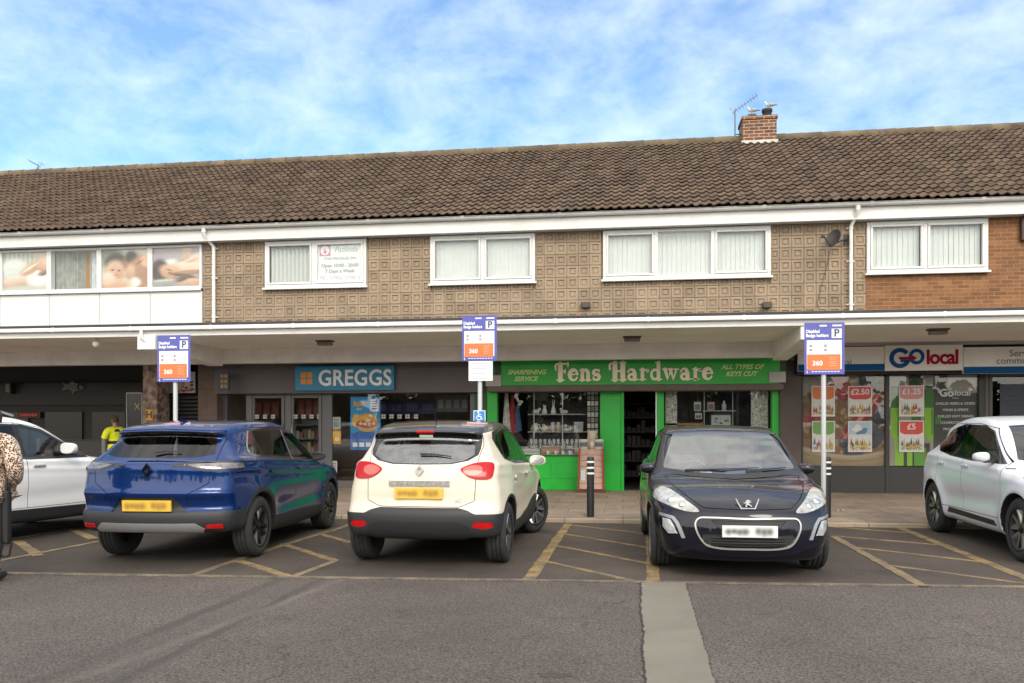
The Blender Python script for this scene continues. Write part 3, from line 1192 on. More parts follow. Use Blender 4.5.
def car_hatch():
    P = paint('blue_black_car_paint', (0.006, 0.006, 0.015), 0.2, 0.3)
    wb = 2.608
    S = dict(id='parked_car', label='blue-black hatchback reversed in with its headlights facing the road', w=1.84, h=1.53, wb=wb, R=0.32, arch=0.36,
             belt=(1.06, .97), paint=P, rot=R(-90), res=.019, loc=(0, 0, 0), spokes=5, rim=M_alloy, rim2=M_alloy, tf=0.19, cf=0.42, tumble=0.36, under=0.185, crown=0.06, blur=3,
             prof=[(-.6, .3), (-.70, .35), (-.74, .5), (-.72, .7), (-.68, .88), (-.6, 1.02), (-.4, 1.3), (-.28, 1.42), (-.05, 1.475), (.5, 1.525), (.95, 1.525), (1.35, 1.47), (1.8, 1.27), (2.25, 1.055), (2.5, .97), (2.62, .945),
                   (2.95, .90), (3.22, .83), (3.40, .75), (3.50, .66), (3.53, .55), (3.54, .45), (3.525, .30), (3.46, .20), (3.2, .16), (2, .16), (1, .16), (.2, .19)])

    def regs(B):
        out = []
        out.append(dict(n='windscreen', phi=FRONT(mir([(0, .985), (.4, 1.0), (.72, 1.035), (.73, 1.07), (.66, 1.23), (.57, 1.435), (.3, 1.462), (0, 1.468)])), m=M_screen, glass=1))
        out.append(dict(n='scuttle', phi=FRONT(mir([(0, .955), (.4, .967), (.77, 1.0), (.77, 1.035), (.72, 1.034), (.4, 1.0), (0, .986)]), 0.006), m=M_black))
        out.append(dict(n='rear_window', phi=REAR(mir([(0, 1.08), (.5, 1.10), (.56, 1.2), (.5, 1.40), (0, 1.41)])), m=M_darkglass, glass=1))
        dlo = [(2.15, 1.0), (1.45, 1.39), (1.15, 1.43), (.2, 1.42), (-.25, 1.25), (.0, 1.09), (1.2, 1.01)]
        for sg in (1, -1):
            out.append(dict(n='window', phi=SIDE([(1.08, 1.04), (1.06, 1.41), (.22, 1.40), (-.12, 1.25), (.05, 1.11)], sg), m=M_darkglass, glass=1))
            out.append(dict(n='window', phi=SIDE([(1.16, 1.035), (1.12, 1.41), (1.44, 1.37), (2.05, 1.02)], sg), m=M_carglass, glass=1))
            out.append(dict(n='window_surround', phi=SIDE(dlo, sg, 0.01), m=M_black))
        hl = catmull([(.46, .665), (.52, .655), (.62, .665), (.74, .70), (.88, .765), (.86, .83), (.78, .865), (.69, .835), (.57, .755)], 4)
        for q in (hl, flip(hl)):
            out.append(dict(n='headlight', phi=FRONT(q, xs=2.5), m=M_hatchlamp, off=.005, skirt=.02))
        # chrome ring round the grille
        gr = catmull(mir([(0, .615), (.36, .618), (.47, .605), (.505, .55), (.485, .45), (.41, .345), (.31, .315), (0, .31)]), 5)
        G = FRONT(gr, xs=2.8)
        out.append(dict(n='grille_surround', phi=ring(G, .014), pre=(G, lambda P: G(P) + .014), m=pm('bright_trim', (.62, .60, .57), .3, .7), off=.012, skirt=.03))
        out.append(dict(n='grille', key='grille', phi=FRONT(mir([(0, .585), (.36, .587), (.32, .545), (0, .54)]), xs=2.8), m=M_black, off=-.01))
        out.append(dict(n='lower_grille', phi=FRONT(mir([(0, .455), (.455, .455), (.44, .40), (.38, .345), (.31, .338), (0, .333)]), xs=2.8), m=M_black, off=-.015))
        out.append(dict(n='grille_panel', phi=G))
        surr = catmull([(.645, .605), (.74, .61), (.84, .59), (.86, .50), (.80, .42), (.755, .38), (.735, .40), (.72, .49)], 4)
        for q in (surr, flip(surr)):
            sx = 1 if q[0][0] > 0 else -1
            out.append(dict(n='fog_light_trim', phi=FRONT([(a * sx, b) for a, b in ((.83, .622), (.70, .600), (.655, .54), (.60, .40), (.625, .395), (.677, .53), (.715, .580), (.83, .602))], .004, xs=2.6), m=M_silver, off=.008, skirt=.02))
            out.append(dict(n='fog_light', phi=FRONT(np.array([(a, b) for a, b in ((.80, .575), (.735, .565), (.70, .50), (.675, .44), (.75, .43), (.80, .49)) ]) * np.array([1 if q[0][0] > 0 else -1, 1]), 0.004, xs=2.6), m=M_clearlamp, off=.006))
        out.append(dict(n='bonnet', phi=FRONT(mir([(0, .69), (.42, .70), (.54, .78), (.68, .885), (.76, .985), (.45, .957), (0, .94)]), xs=2.3), gap=1))
        for sg in (1, -1):
            out.append(dict(n='door', key='rd%d' % sg, phi=SIDE([(.42, .36), (.20, .70), (.10, 1.44), (1.05, 1.44), (1.12, 1.0), (1.12, .36)], sg, 0.0), gap=1))
            out.append(dict(n='door', key='fd%d' % sg, phi=SIDE([(1.12, .36), (1.12, 1.0), (1.07, 1.44), (1.45, 1.41), (2.15, 1.02), (2.24, .85), (2.2, .42), (2.08, .36)], sg, 0.0), gap=1))
        return out
    S['regs'] = regs
    return S


M_hatchlamp = pm('hazed_lamp_lens', (0.40, 0.40, 0.37), 0.15, 0.15, coat=.6, var=0.45, vs=11)


def lion(t, s):
    """upright walking-lion emblem in outline"""
    P = [(-.05, .50), (.08, .52), (.16, .44), (.30, .46), (.42, .36), (.30, .36), (.22, .30), (.40, .22), (.46, .08), (.34, .14), (.20, .10), (.14, -.02), (.26, -.12), (.40, -.22), (.46, -.42), (.30, -.42), (.28, -.30), (.12, -.22),
         (-.02, -.18), (-.14, -.30), (-.12, -.46), (-.30, -.46), (-.28, -.24), (-.18, -.06), (-.26, .06), (-.40, .0), (-.50, .12), (-.42, .30), (-.44, .14), (-.36, .10), (-.24, .20), (-.20, .38)]
    t.prism([(a * s, b * s) for a, b in P], -.010, .004)


def finish_hatch(S):
    root = build_car(S)
    B, md = S['B'], S['made']
    plate(root, B, .49, False)
    p, n = on_front(B, 0, .735, .012)
    M = frame_at(p, (n + Vector((.8, 0, 0))).normalized())
    t = MB()
    lion(t, .082)
    # chrome collar under the emblem
    arc = [(-.115, .055), (-.095, .0), (-.07, -.058), (.07, -.058), (.095, .0), (.115, .055)]
    inn = [(.105, .055), (.084, .003), (.061, -.046), (-.061, -.046), (-.084, .003), (-.105, .055)]
    for a in range(5):
        t.prism([arc[a], arc[a + 1], inn[4 - a], inn[5 - a]], -.008, .006)
    t.build('badge', pm('dull_chrome', (.30, .30, .31), .25, .9), root, local=True, M=M)
    # bars across the lower grille
    for z in (.42, .395, .37):
        t = MB()
        pts = [on_front(B, y, z, -.004)[0] for y in np.linspace(-.35, .35, 9)]
        t.tube(pts, .007, 6)
        t.build('grille_bar', M_black, root, local=True)
    # headlight bowls
    for sg in (1, -1):
        for y, z, r in ((.72, .755, .040), (.62, .715, .030)):
            p, n = on_front(B, sg * y, z, .006)
            t = MB()
            t.lathe([(.0001, -.010), (r * .6, -.011), (r, -.004), (r * 1.05, .004)], n=20, axis='y')
            t.build('headlight_lens', M_chrome, root, local=True, M=frame_at(p, n))
        for k, x in (('rd%d' % sg, .38), ('fd%d' % sg, 1.3)):
            door_handle(md[k], B, x, .86, sg, S['paint'])
        wing_mirror(root, 1.92, .79, 1.02, sg, S['paint'], glass=False, s=.88)
    for a, b in (((2.37, -.50), (2.05, .30)), ((2.42, .15), (2.2, .62))):
        pts = []
        for k in np.linspace(0, 1, 3):
            y = a[1] + (b[1] - a[1]) * k
            z = 1.005 + .03 * k
            pts.append(on_front(B, y, z, .014)[0])
        wiper(root, pts)
    # mirror and papers behind the screen
    t = MB()
    t.cbox((1.45, 0, 1.36), (.04, .2, .07))
    t.build('rear_view_mirror', M_black, root, local=True, bevel=.012)
    pp = pm('white_paper', (.8, .8, .8), .8)
    for y in (-.43, -.27):
        t = MB()
        t.cbox((2.25, y, .985), (.05, .14, .006), M=Matrix.Rotation(.35, 3, 'Y'))
        t.build('permit', pp, root, local=True)
    return root


def car_puma():
    P = paint('pale_grey_white_car_paint', (0.62, 0.64, 0.68), 0.0, 0.35)
    wb = 2.588
    S = dict(id='parked_car', label='white crossover car at the right edge with dark star-spoke wheels', w=1.83, h=1.6, wb=wb, R=0.345, arch=0.385,
             belt=(1.10, .99), paint=P, rot=R(-92), loc=(0, 0, 0), spokes=5, twin=0.062, rim=M_alloydark, rim2=pm('dull_machined_alloy', (.30, .29, .28), .35, .8), machined=True, tumble=0.42, hollow=.035, crease=.006, flare=.03, under=.24, gtr=.14,
             prof=[(-.6, .33), (-.72, .4), (-.76, .55), (-.72, .75), (-.73, .9), (-.66, 1.06), (-.48, 1.27), (-.34, 1.40), (-.40, 1.455), (-.25, 1.50), (.1, 1.565), (.5, 1.60), (.9, 1.59), (1.25, 1.535), (1.5, 1.455), (1.9, 1.24), (2.25, 1.04), (2.45, .98),
                   (2.8, .95), (3.1, .88), (3.33, .77), (3.43, .62), (3.45, .45), (3.40, .3), (3.2, .23), (2.9, .21), (2, .21), (1, .21), (.2, .24)])

    def regs(B):
        out = []
        out.append(dict(n='windscreen', phi=FRONT(mir([(0, 1.03), (.5, 1.045), (.68, 1.08), (.60, 1.27), (.52, 1.47), (0, 1.505)])), m=M_carglass, glass=1))
        out.append(dict(n='rear_window', phi=REAR(mir([(0, 1.14), (.5, 1.15), (.55, 1.22), (.48, 1.38), (0, 1.395)])), m=M_darkglass, glass=1))
        dlo = [(2.06, 1.03), (1.45, 1.40), (1.15, 1.47), (.5, 1.49), (.05, 1.42), (-.28, 1.27), (-.30, 1.22), (.0, 1.13), (.5, 1.08), (1.2, 1.04)]
        for sg in (1, -1):
            out.append(dict(n='window', phi=SIDE([(.98, 1.08), (.93, 1.455), (.5, 1.465), (.06, 1.395), (-.22, 1.265), (.02, 1.15), (.5, 1.105)], sg, 0), m=M_darkglass, glass=1))
            out.append(dict(n='window', phi=SIDE([(1.06, 1.075), (1.02, 1.455), (1.2, 1.44), (1.45, 1.375), (1.95, 1.05)], sg, 0), m=M_carglass, glass=1))
            out.append(dict(n='window_surround', phi=SIDE(dlo, sg, 0.006), m=M_gloss))
            out.append(dict(n='sill_trim', phi=SIDE([(.52, .33), (.56, .40), (1.95, .37), (2.0, .31)], sg), m=M_cartrim, off=.004))
            tl = [(.52, .95), (.80, .98), (.95, .98), (.95, 1.08), (.7, 1.08), (.55, 1.04)]
        for q in (tl, flip(tl)):
            out.append(dict(n='tail_light', phi=REAR(q, xs=-.42), m=M_redlamp, off=.006, skirt=.02))
        hl = [(.52, .83), (.70, .82), (.86, .90), (.84, .98), (.66, .97)]
        for q in (hl, flip(hl)):
            out.append(dict(n='headlight', phi=FRONT(q, xs=2.6), m=M_clearlamp, off=.005))
        out.append(dict(n='grille', phi=FRONT(mir([(0, .72), (.5, .70), (.44, .5), (0, .46)]), xs=2.8), m=M_black))
        for sg in (1, -1):
            out.append(dict(n='door', key='rd%d' % sg, phi=SIDE([(.40, .41), (.20, .72), (.12, 1.1), (.2, 1.5), (.94, 1.5), (1.02, 1.0), (1.02, .41)], sg, 0.0), gap=1))
            out.append(dict(n='door', key='fd%d' % sg, phi=SIDE([(1.02, .41), (1.02, 1.0), (.96, 1.5), (1.45, 1.44), (2.08, 1.05), (2.18, .85), (2.16, .45), (2.05, .41)], sg, 0.0), gap=1))
        return out
    S['regs'] = regs
    return S


def finish_puma(S, k):
    root = build_car(S)
    root.scale = (k, k, k)
    B, md = S['B'], S['made']
    for sg in (1, -1):
        for k, x in (('rd%d' % sg, .30), ('fd%d' % sg, 1.12)):
            door_handle(md[k], B, x, .97, sg, S['paint'])
        wing_mirror(root, 1.80, .87, 1.10, sg, S['paint'], glass=False, s=.8)
        p, n = on_side(B, 2.18, .98, sg, .003)
        t = MB()
        t.box(-.05, .05, -.002, .003, -.008, .008)
        t.build('badge', M_black, root, local=True, M=frame_at(p, n))
    # machined star edging on the two kerb-side wheels
    return root


def car_suv():
    P = paint('white_suv_paint', (0.74, 0.74, 0.735), 0.0, 0.35)
    wb = 2.64
    S = dict(id='parked_car', label='white SUV parked nose-in beside the blue car at the left edge', w=1.88, h=1.69, wb=wb, R=0.355, arch=0.41,
             belt=(1.14, 1.04), paint=P, rot=R(84), loc=(0, 0, 0), spokes=5, twin=.04, rim=M_alloydark, rim2=M_alloydark, tumble=.32, under=.26, hollow=.02, crease=.01,
             prof=[(-.7, .35), (-.86, .45), (-.9, .65), (-.86, .9), (-.82, 1.05), (-.6, 1.35), (-.45, 1.52), (-.2, 1.61), (.4, 1.67), (.9, 1.675), (1.3, 1.62), (1.55, 1.54), (2.0, 1.30), (2.38, 1.12), (2.6, 1.08), (3.0, 1.03), (3.3, .93), (3.47, .8), (3.54, .62), (3.54, .45), (3.48, .3),
                   (3.2, .24), (2, .22), (1, .22), (.2, .26)])

    def regs(B):
        out = []
        out.append(dict(n='windscreen', phi=FRONT(mir([(0, 1.13), (.5, 1.14), (.72, 1.17), (.64, 1.35), (.56, 1.55), (0, 1.58)])), m=M_carglass, glass=1))
        out.append(dict(n='rear_window', phi=REAR(mir([(0, 1.14), (.5, 1.15), (.6, 1.22), (.54, 1.48), (0, 1.50)])), m=M_darkglass, glass=1))
        dlo = [(2.2, 1.08), (1.5, 1.47), (1.2, 1.53), (.3, 1.55), (-.3, 1.42), (-.4, 1.3), (.2, 1.16), (1.2, 1.08)]
        for sg in (1, -1):
            out.append(dict(n='window', phi=SIDE([(1.10, 1.11), (1.07, 1.52), (.3, 1.53), (-.26, 1.40), (-.32, 1.31), (.2, 1.19)], sg), m=M_darkglass, glass=1))
            out.append(dict(n='window', phi=SIDE([(1.18, 1.11), (1.15, 1.515), (1.48, 1.445), (2.1, 1.10)], sg), m=M_carglass, glass=1))
            out.append(dict(n='window_surround', phi=SIDE(dlo, sg, 0.012), m=M_black))
            for xa in (0, wb):
                out.append(dict(n='wheel_arch_trim', phi=(lambda xa, sg: lambda P: np.maximum(np.sqrt((P[:, 0] - xa) ** 2 + (P[:, 2] - .355) ** 2) - .455, 0.3 - sg * P[:, 1]))(xa, sg), m=M_cartrim, off=0.008, skirt=0.02))
            out.append(dict(n='sill_trim', phi=SIDE([(.2, 0), (.2, .42), (2.4, .40), (2.4, .0)], sg), m=M_cartrim, off=0.008, skirt=0.02))
        hl = [(.50, .80), (.70, .80), (.9, .92), (.9, 1.0), (.68, .95)]
        for q in (hl, flip(hl)):
            out.append(dict(n='headlight', phi=FRONT(q, xs=2.7), m=M_clearlamp, off=.005))
        tl = [(.5, .95), (.95, .95), (.95, 1.1), (.6, 1.08)]
        for q in (tl, flip(tl)):
            out.append(dict(n='tail_light', phi=REAR(q, xs=-.4), m=M_redlamp, off=.005))
        for sg in (1, -1):
            out.append(dict(n='door', key='rd%d' % sg, phi=SIDE([(.48, .43), (.26, .80), (.2, 1.56), (1.09, 1.56), (1.15, 1.0), (1.15, .43)], sg, 0.0), gap=1))
            out.append(dict(n='door', key='fd%d' % sg, phi=SIDE([(1.15, .43), (1.15, 1.0), (1.1, 1.56), (1.5, 1.5), (2.2, 1.1), (2.26, .9), (2.22, .5), (2.1, .43)], sg, 0.0), gap=1))
        return out
    S['regs'] = regs
    return S


def finish_suv(S):
    root = build_car(S)
    B, md = S['B'], S['made']
    for sg in (1, -1):
        for k, x in (('rd%d' % sg, .38), ('fd%d' % sg, 1.32)):
            door_handle(md[k], B, x, .98, sg, M_chrome, .19)
        wing_mirror(root, 1.72, .90, 1.21, sg, S['paint'], glass=False, s=1.05)
        t = MB()
        t.tube([(-.1, sg * .58, 1.60), (0.05, sg * .60, 1.685), (1.0, sg * .61, 1.71), (1.2, sg * .60, 1.66)], .014, 8)
        t.build('roof_rail', M_silver, root, local=True)
    return root


def place(S, rear_mid, heading):
    S['loc'] = (rear_mid[0], rear_mid[1], 0.008)
    S['rot'] = heading
    return S


finish_cream(place(car_cream(), (-2.13, 8.98), R(89)))
finish_blue(place(car_blue(), (-5.09, 8.93), R(93)))
finish_hatch(place(car_hatch(), (1.165, 11.62), R(-89.2)))
finish_puma(place(car_puma(), (5.38, 12.42), R(-91.3)), 1.035)
finish_suv(place(car_suv(), (-8.98, 8.86), R(79)))
# ------------------------------------------------------------------ materials of the place
def worldpos(nt):
    return node(nt, 'ShaderNodeNewGeometry').outputs['Position']


def brickm(name, c1, c2, mortar, bw=0.225, bh=0.075, ms=0.012, plane='xz', rough=0.85, bump=0.4, off=0.5, var=0.25):
    m = bpy.data.materials.new(name)
    m.use_nodes = True
    nt = m.node_tree
    L = nt.links
    b = nt.nodes['Principled BSDF']
    b.inputs['Roughness'].default_value = rough
    sp = node(nt, 'ShaderNodeSeparateXYZ')
    L.new(worldpos(nt), sp.inputs[0])
    cb = node(nt, 'ShaderNodeCombineXYZ')
    L.new(sp.outputs[0], cb.inputs[0])
    L.new(sp.outputs[1 if plane == 'xy' else 2], cb.inputs[1])
    br = node(nt, 'ShaderNodeTexBrick', offset=off)
    setin(br, Scale=1.0, Mortar_Size=ms / 2, Mortar_Smooth=0.3, Brick_Width=bw, Row_Height=bh, Bias=0.0)
    br.inputs['Color1'].default_value = rgb(c1)
    br.inputs['Color2'].default_value = rgb(c2)
    br.inputs['Mortar'].default_value = rgb(mortar)
    L.new(cb.outputs[0], br.inputs['Vector'])
    n = node(nt, 'ShaderNodeTexNoise')
    setin(n, Scale=2.5, Detail=8.0, Roughness=0.7)
    L.new(worldpos(nt), n.inputs['Vector'])
    mr = node(nt, 'ShaderNodeMapRange')
    setin(mr, From_Min=0.3, From_Max=0.7, To_Min=1 - var, To_Max=1 + var)
    L.new(n.outputs['Fac'], mr.inputs['Value'])
    mx = node(nt, 'ShaderNodeMix', data_type='RGBA', blend_type='MULTIPLY')
    mx.inputs[0].default_value = 1
    L.new(br.outputs['Color'], mx.inputs[6])
    L.new(mr.outputs['Result'], mx.inputs[7])
    L.new(mx.outputs[2], b.inputs['Base Color'])
    n2 = node(nt, 'ShaderNodeTexNoise')
    setin(n2, Scale=60.0, Detail=4.0)
    L.new(worldpos(nt), n2.inputs['Vector'])
    ad = node(nt, 'ShaderNodeMath', operation='MULTIPLY_ADD')
    ad.inputs[1].default_value = -2.0
    L.new(br.outputs['Fac'], ad.inputs[0])
    L.new(n2.outputs['Fac'], ad.inputs[2])
    bp = node(nt, 'ShaderNodeBump')
    setin(bp, Strength=bump, Distance=0.01)
    L.new(ad.outputs[0], bp.inputs['Height'])
    L.new(bp.outputs['Normal'], b.inputs['Normal'])
    m.diffuse_color = rgb(c1)
    return m


def asphaltm(name, base, grit, lines=(), bandc=None, var=0.22):
    """road surface: grit speckle, slow worn patches, and old trench seams along given ground lines"""
    m = bpy.data.materials.new(name)
    m.use_nodes = True
    nt = m.node_tree
    L = nt.links
    b = nt.nodes['Principled BSDF']
    b.inputs['Roughness'].default_value = 0.88
    b.inputs['Specular IOR Level'].default_value = 0.3
    pos = worldpos(nt)
    n = node(nt, 'ShaderNodeTexNoise')
    setin(n, Scale=0.55, Detail=9.0, Roughness=0.68)
    L.new(pos, n.inputs['Vector'])
    mr = node(nt, 'ShaderNodeMapRange')
    setin(mr, From_Min=0.3, From_Max=0.72, To_Min=1 - var, To_Max=1 + var)
    L.new(n.outputs['Fac'], mr.inputs['Value'])
    g = node(nt, 'ShaderNodeTexNoise')
    setin(g, Scale=55.0, Detail=4.0, Roughness=0.85)
    L.new(pos, g.inputs['Vector'])
    mg = node(nt, 'ShaderNodeMapRange')
    setin(mg, From_Min=0.35, From_Max=0.68, To_Min=1 - grit, To_Max=1 + grit)
    L.new(g.outputs['Fac'], mg.inputs['Value'])
    mu = node(nt, 'ShaderNodeMath', operation='MULTIPLY')
    L.new(mr.outputs['Result'], mu.inputs[0])
    L.new(mg.outputs['Result'], mu.inputs[1])
    mx = node(nt, 'ShaderNodeMix', data_type='RGBA', blend_type='MULTIPLY')
    mx.inputs[0].default_value = 1
    mx.inputs[6].default_value = rgb(base)
    L.new(mu.outputs[0], mx.inputs[7])
    out = mx.outputs[2]
    # broad wear, oil drips and fine cracks
    big = node(nt, 'ShaderNodeTexNoise')
    setin(big, Scale=0.16, Detail=3.0, Roughness=0.5)
    L.new(pos, big.inputs['Vector'])
    oil = node(nt, 'ShaderNodeTexNoise')
    setin(oil, Scale=2.1, Detail=4.0, Roughness=0.55)
    L.new(pos, oil.inputs['Vector'])
    wrp = node(nt, 'ShaderNodeVectorMath', operation='SCALE')
    wrp.inputs['Scale'].default_value = 0.7
    L.new(oil.outputs['Color'], wrp.inputs[0])
    wad = node(nt, 'ShaderNodeVectorMath', operation='ADD')
    L.new(pos, wad.inputs[0])
    L.new(wrp.outputs[0], wad.inputs[1])
    crk_ = node(nt, 'ShaderNodeTexVoronoi', feature='DISTANCE_TO_EDGE')
    setin(crk_, Scale=0.42)
    L.new(wad.outputs[0], crk_.inputs['Vector'])
    f1 = node(nt, 'ShaderNodeMapRange')
    setin(f1, From_Min=0.35, From_Max=0.65, To_Min=0.82, To_Max=1.18)
    L.new(big.outputs['Fac'], f1.inputs['Value'])
    f2 = node(nt, 'ShaderNodeMapRange')
    setin(f2, From_Min=0.62, From_Max=0.74, To_Min=1.0, To_Max=0.72)
    L.new(oil.outputs['Fac'], f2.inputs['Value'])
    f3 = node(nt, 'ShaderNodeMapRange')
    setin(f3, From_Min=0.002, From_Max=0.007, To_Min=0.62, To_Max=1.0)
    L.new(crk_.outputs['Distance'], f3.inputs['Value'])
    f4 = node(nt, 'ShaderNodeMapRange')
    setin(f4, From_Min=0.50, From_Max=0.56, To_Min=0.0, To_Max=1.0)
    L.new(n.outputs['Fac'], f4.inputs['Value'])
    f5 = node(nt, 'ShaderNodeMix', data_type='FLOAT')
    f5.inputs[2].default_value = 1.0
    L.new(f4.outputs['Result'], f5.inputs[0])
    L.new(f3.outputs['Result'], f5.inputs[3])
    m1 = node(nt, 'ShaderNodeMath', operation='MULTIPLY')
    L.new(f1.outputs['Result'], m1.inputs[0])
    L.new(f2.outputs['Result'], m1.inputs[1])
    m2_ = node(nt, 'ShaderNodeMath', operation='MULTIPLY')
    L.new(m1.outputs[0], m2_.inputs[0])
    L.new(f5.outputs[0], m2_.inputs[1])
    mw = node(nt, 'ShaderNodeMix', data_type='RGBA', blend_type='MULTIPLY')
    mw.inputs[0].default_value = 1
    L.new(out, mw.inputs[6])
    L.new(m2_.outputs[0], mw.inputs[7])
    out = mw.outputs[2]
    # pale stone chips
    v = node(nt, 'ShaderNodeTexVoronoi')
    setin(v, Scale=42.0)
    L.new(pos, v.inputs['Vector'])
    vm = node(nt, 'ShaderNodeMapRange')
    setin(vm, From_Min=0.10, From_Max=0.16, To_Min=0.5, To_Max=0.0)
    L.new(v.outputs['Distance'], vm.inputs['Value'])
    cr = node(nt, 'ShaderNodeMath', operation='GREATER_THAN')
    cr.inputs[1].default_value = 0.72
    sv = node(nt, 'ShaderNodeSeparateColor')
    L.new(v.outputs['Color'], sv.inputs[0])
    L.new(sv.outputs[0], cr.inputs[0])
    vv = node(nt, 'ShaderNodeMath', operation='MULTIPLY')
    L.new(vm.outputs['Result'], vv.inputs[0])
    L.new(cr.outputs[0], vv.inputs[1])
    mx3 = node(nt, 'ShaderNodeMix', data_type='RGBA')
    mx3.inputs[7].default_value = rgb([min(1, c * 2.6) for c in base])
    L.new(vv.outputs[0], mx3.inputs[0])
    L.new(out, mx3.inputs[6])
    out = mx3.outputs[2]
    for (p, q, w, c, amt) in lines:
        p, q = Vector(p), Vector(q)
        t = (q - p).normalized()
        nn = Vector((-t.y, t.x))
        d = node(nt, 'ShaderNodeVectorMath', operation='DOT_PRODUCT')
        d.inputs[1].default_value = (nn.x, nn.y, 0)
        n4 = node(nt, 'ShaderNodeTexNoise')
        setin(n4, Scale=2.2, Detail=5.0)
        L.new(pos, n4.inputs['Vector'])
        L.new(pos, d.inputs[0])
        a1 = node(nt, 'ShaderNodeMath', operation='SUBTRACT')
        a1.inputs[1].default_value = nn.dot(p)
        L.new(d.outputs['Value'], a1.inputs[0])
        w1 = node(nt, 'ShaderNodeMath', operation='MULTIPLY_ADD')
        w1.inputs[1].default_value = w * 1.6
        L.new(n4.outputs['Fac'], w1.inputs[0])
        L.new(a1.outputs[0], w1.inputs[2])
        a2 = node(nt, 'ShaderNodeMath', operation='SUBTRACT')
        a2.inputs[1].default_value = w * 0.8
        L.new(w1.outputs[0], a2.inputs[0])
        ab = node(nt, 'ShaderNodeMath', operation='ABSOLUTE')
        L.new(a2.outputs[0], ab.inputs[0])
        m2 = node(nt, 'ShaderNodeMapRange')
        setin(m2, From_Min=w * 0.35, From_Max=w, To_Min=amt, To_Max=0.0)
        L.new(ab.outputs[0], m2.inputs['Value'])
        m3 = node(nt, 'ShaderNodeMath', operation='MULTIPLY')
        m5 = node(nt, 'ShaderNodeMapRange')
        setin(m5, From_Min=0.35, From_Max=0.6)
        L.new(n.outputs['Fac'], m5.inputs['Value'])
        L.new(m2.outputs['Result'], m3.inputs[0])
        L.new(m5.outputs['Result'], m3.inputs[1])
        mx4 = node(nt, 'ShaderNodeMix', data_type='RGBA')
        mx4.inputs[7].default_value = rgb(c)
        L.new(m3.outputs[0], mx4.inputs[0])
        L.new(out, mx4.inputs[6])
        out = mx4.outputs[2]
    L.new(out, b.inputs['Base Color'])
    bp = node(nt, 'ShaderNodeBump')
    setin(bp, Strength=0.5, Distance=0.008)
    L.new(g.outputs['Fac'], bp.inputs['Height'])
    L.new(bp.outputs['Normal'], b.inputs['Normal'])
    m.diffuse_color = rgb(base)
    return m


def paintm(name, c, under, wear):
    """road paint worn through to the asphalt in places"""
    m = bpy.data.materials.new(name)
    m.use_nodes = True
    nt = m.node_tree
    L = nt.links
    b = nt.nodes['Principled BSDF']
    b.inputs['Roughness'].default_value = 0.75
    n = node(nt, 'ShaderNodeTexNoise')
    setin(n, Scale=3.2, Detail=10.0, Roughness=0.75)
    L.new(worldpos(nt), n.inputs['Vector'])
    mr = node(nt, 'ShaderNodeMapRange')
    setin(mr, From_Min=wear - 0.1, From_Max=wear + 0.12)
    L.new(n.outputs['Fac'], mr.inputs['Value'])
    mx = node(nt, 'ShaderNodeMix', data_type='RGBA')
    mx.inputs[6].default_value = rgb(under)
    mx.inputs[7].default_value = rgb(c)
    L.new(mr.outputs['Result'], mx.inputs[0])
    n2 = node(nt, 'ShaderNodeTexNoise')
    setin(n2, Scale=60.0, Detail=3.0)
    L.new(worldpos(nt), n2.inputs['Vector'])
    m2 = node(nt, 'ShaderNodeMapRange')
    setin(m2, From_Min=0.3, From_Max=0.7, To_Min=0.7, To_Max=1.2)
    L.new(n2.outputs['Fac'], m2.inputs['Value'])
    mu = node(nt, 'ShaderNodeMix', data_type='RGBA', blend_type='MULTIPLY')
    mu.inputs[0].default_value = 1
    L.new(mx.outputs[2], mu.inputs[6])
    L.new(m2.outputs['Result'], mu.inputs[7])
    L.new(mu.outputs[2], b.inputs['Base Color'])
    m.diffuse_color = rgb(c)
    return m


M_brick = brickm('orange_brown_brick', (0.26, 0.115, 0.044), (0.165, 0.070, 0.028), (0.26, 0.18, 0.11), ms=0.013)
M_chimbrick = brickm('chimney_brick', (0.20, 0.082, 0.040), (0.10, 0.043, 0.026), (0.40, 0.33, 0.25), bw=0.235, bh=0.082, ms=0.02)
M_slab = brickm('paving_slab', (0.29, 0.228, 0.175), (0.23, 0.18, 0.14), (0.11, 0.09, 0.075), bw=0.62, bh=0.62, ms=0.014, plane='xy', bump=0.2, var=0.3)
M_block = pm('concrete_block', (0.305, 0.236, 0.168), 0.9, island=.13, var=0.12, vs=1.2, bump=0.35, bs=70, dirt=0.25, dc=(0.30, 0.22, 0.14), ds=1.1)
M_tile = pm('roof_tile', (0.092, 0.059, 0.039), 0.9, var=0.22, vs=1.3, island=0.32, bump=0.3, bs=50, dirt=0.55, dc=(0.19, 0.15, 0.085), ds=3.0)
M_ridge = pm('ridge_tile', (0.135, 0.102, 0.062), 0.9, var=0.3, vs=3, island=0.25)
M_soffit = pm('soffit_board', (0.82, 0.78, 0.71), 0.7, var=0.08, vs=1.0, dirt=0.3, dc=(0.62, 0.57, 0.50), ds=0.8)
M_beam = pm('painted_concrete_beam', (0.78, 0.75, 0.73), 0.75, var=0.1, vs=1.5, dirt=0.3, dc=(0.30, 0.28, 0.26), ds=1.4)
M_fascia = pm('white_fascia', (0.73, 0.725, 0.70), 0.4, var=0.05, vs=0.9, dirt=0.3, dc=(0.46, 0.44, 0.39), ds=2.2)
M_felt = pm('roofing_felt', (0.035, 0.034, 0.036), 0.8, var=0.3, vs=5)
M_grey = pm('charcoal_fascia', (0.115, 0.10, 0.10), 0.5, var=0.08, vs=1.5)
M_greyframe = pm('grey_aluminium', (0.115, 0.115, 0.12), 0.4, 0.2)
M_green = pm('green_gloss_paint', (0.012, 0.45, 0.040), 0.35, var=0.14, vs=1.6, dirt=0.2, dc=(0.012, 0.16, 0.03), ds=2.0)
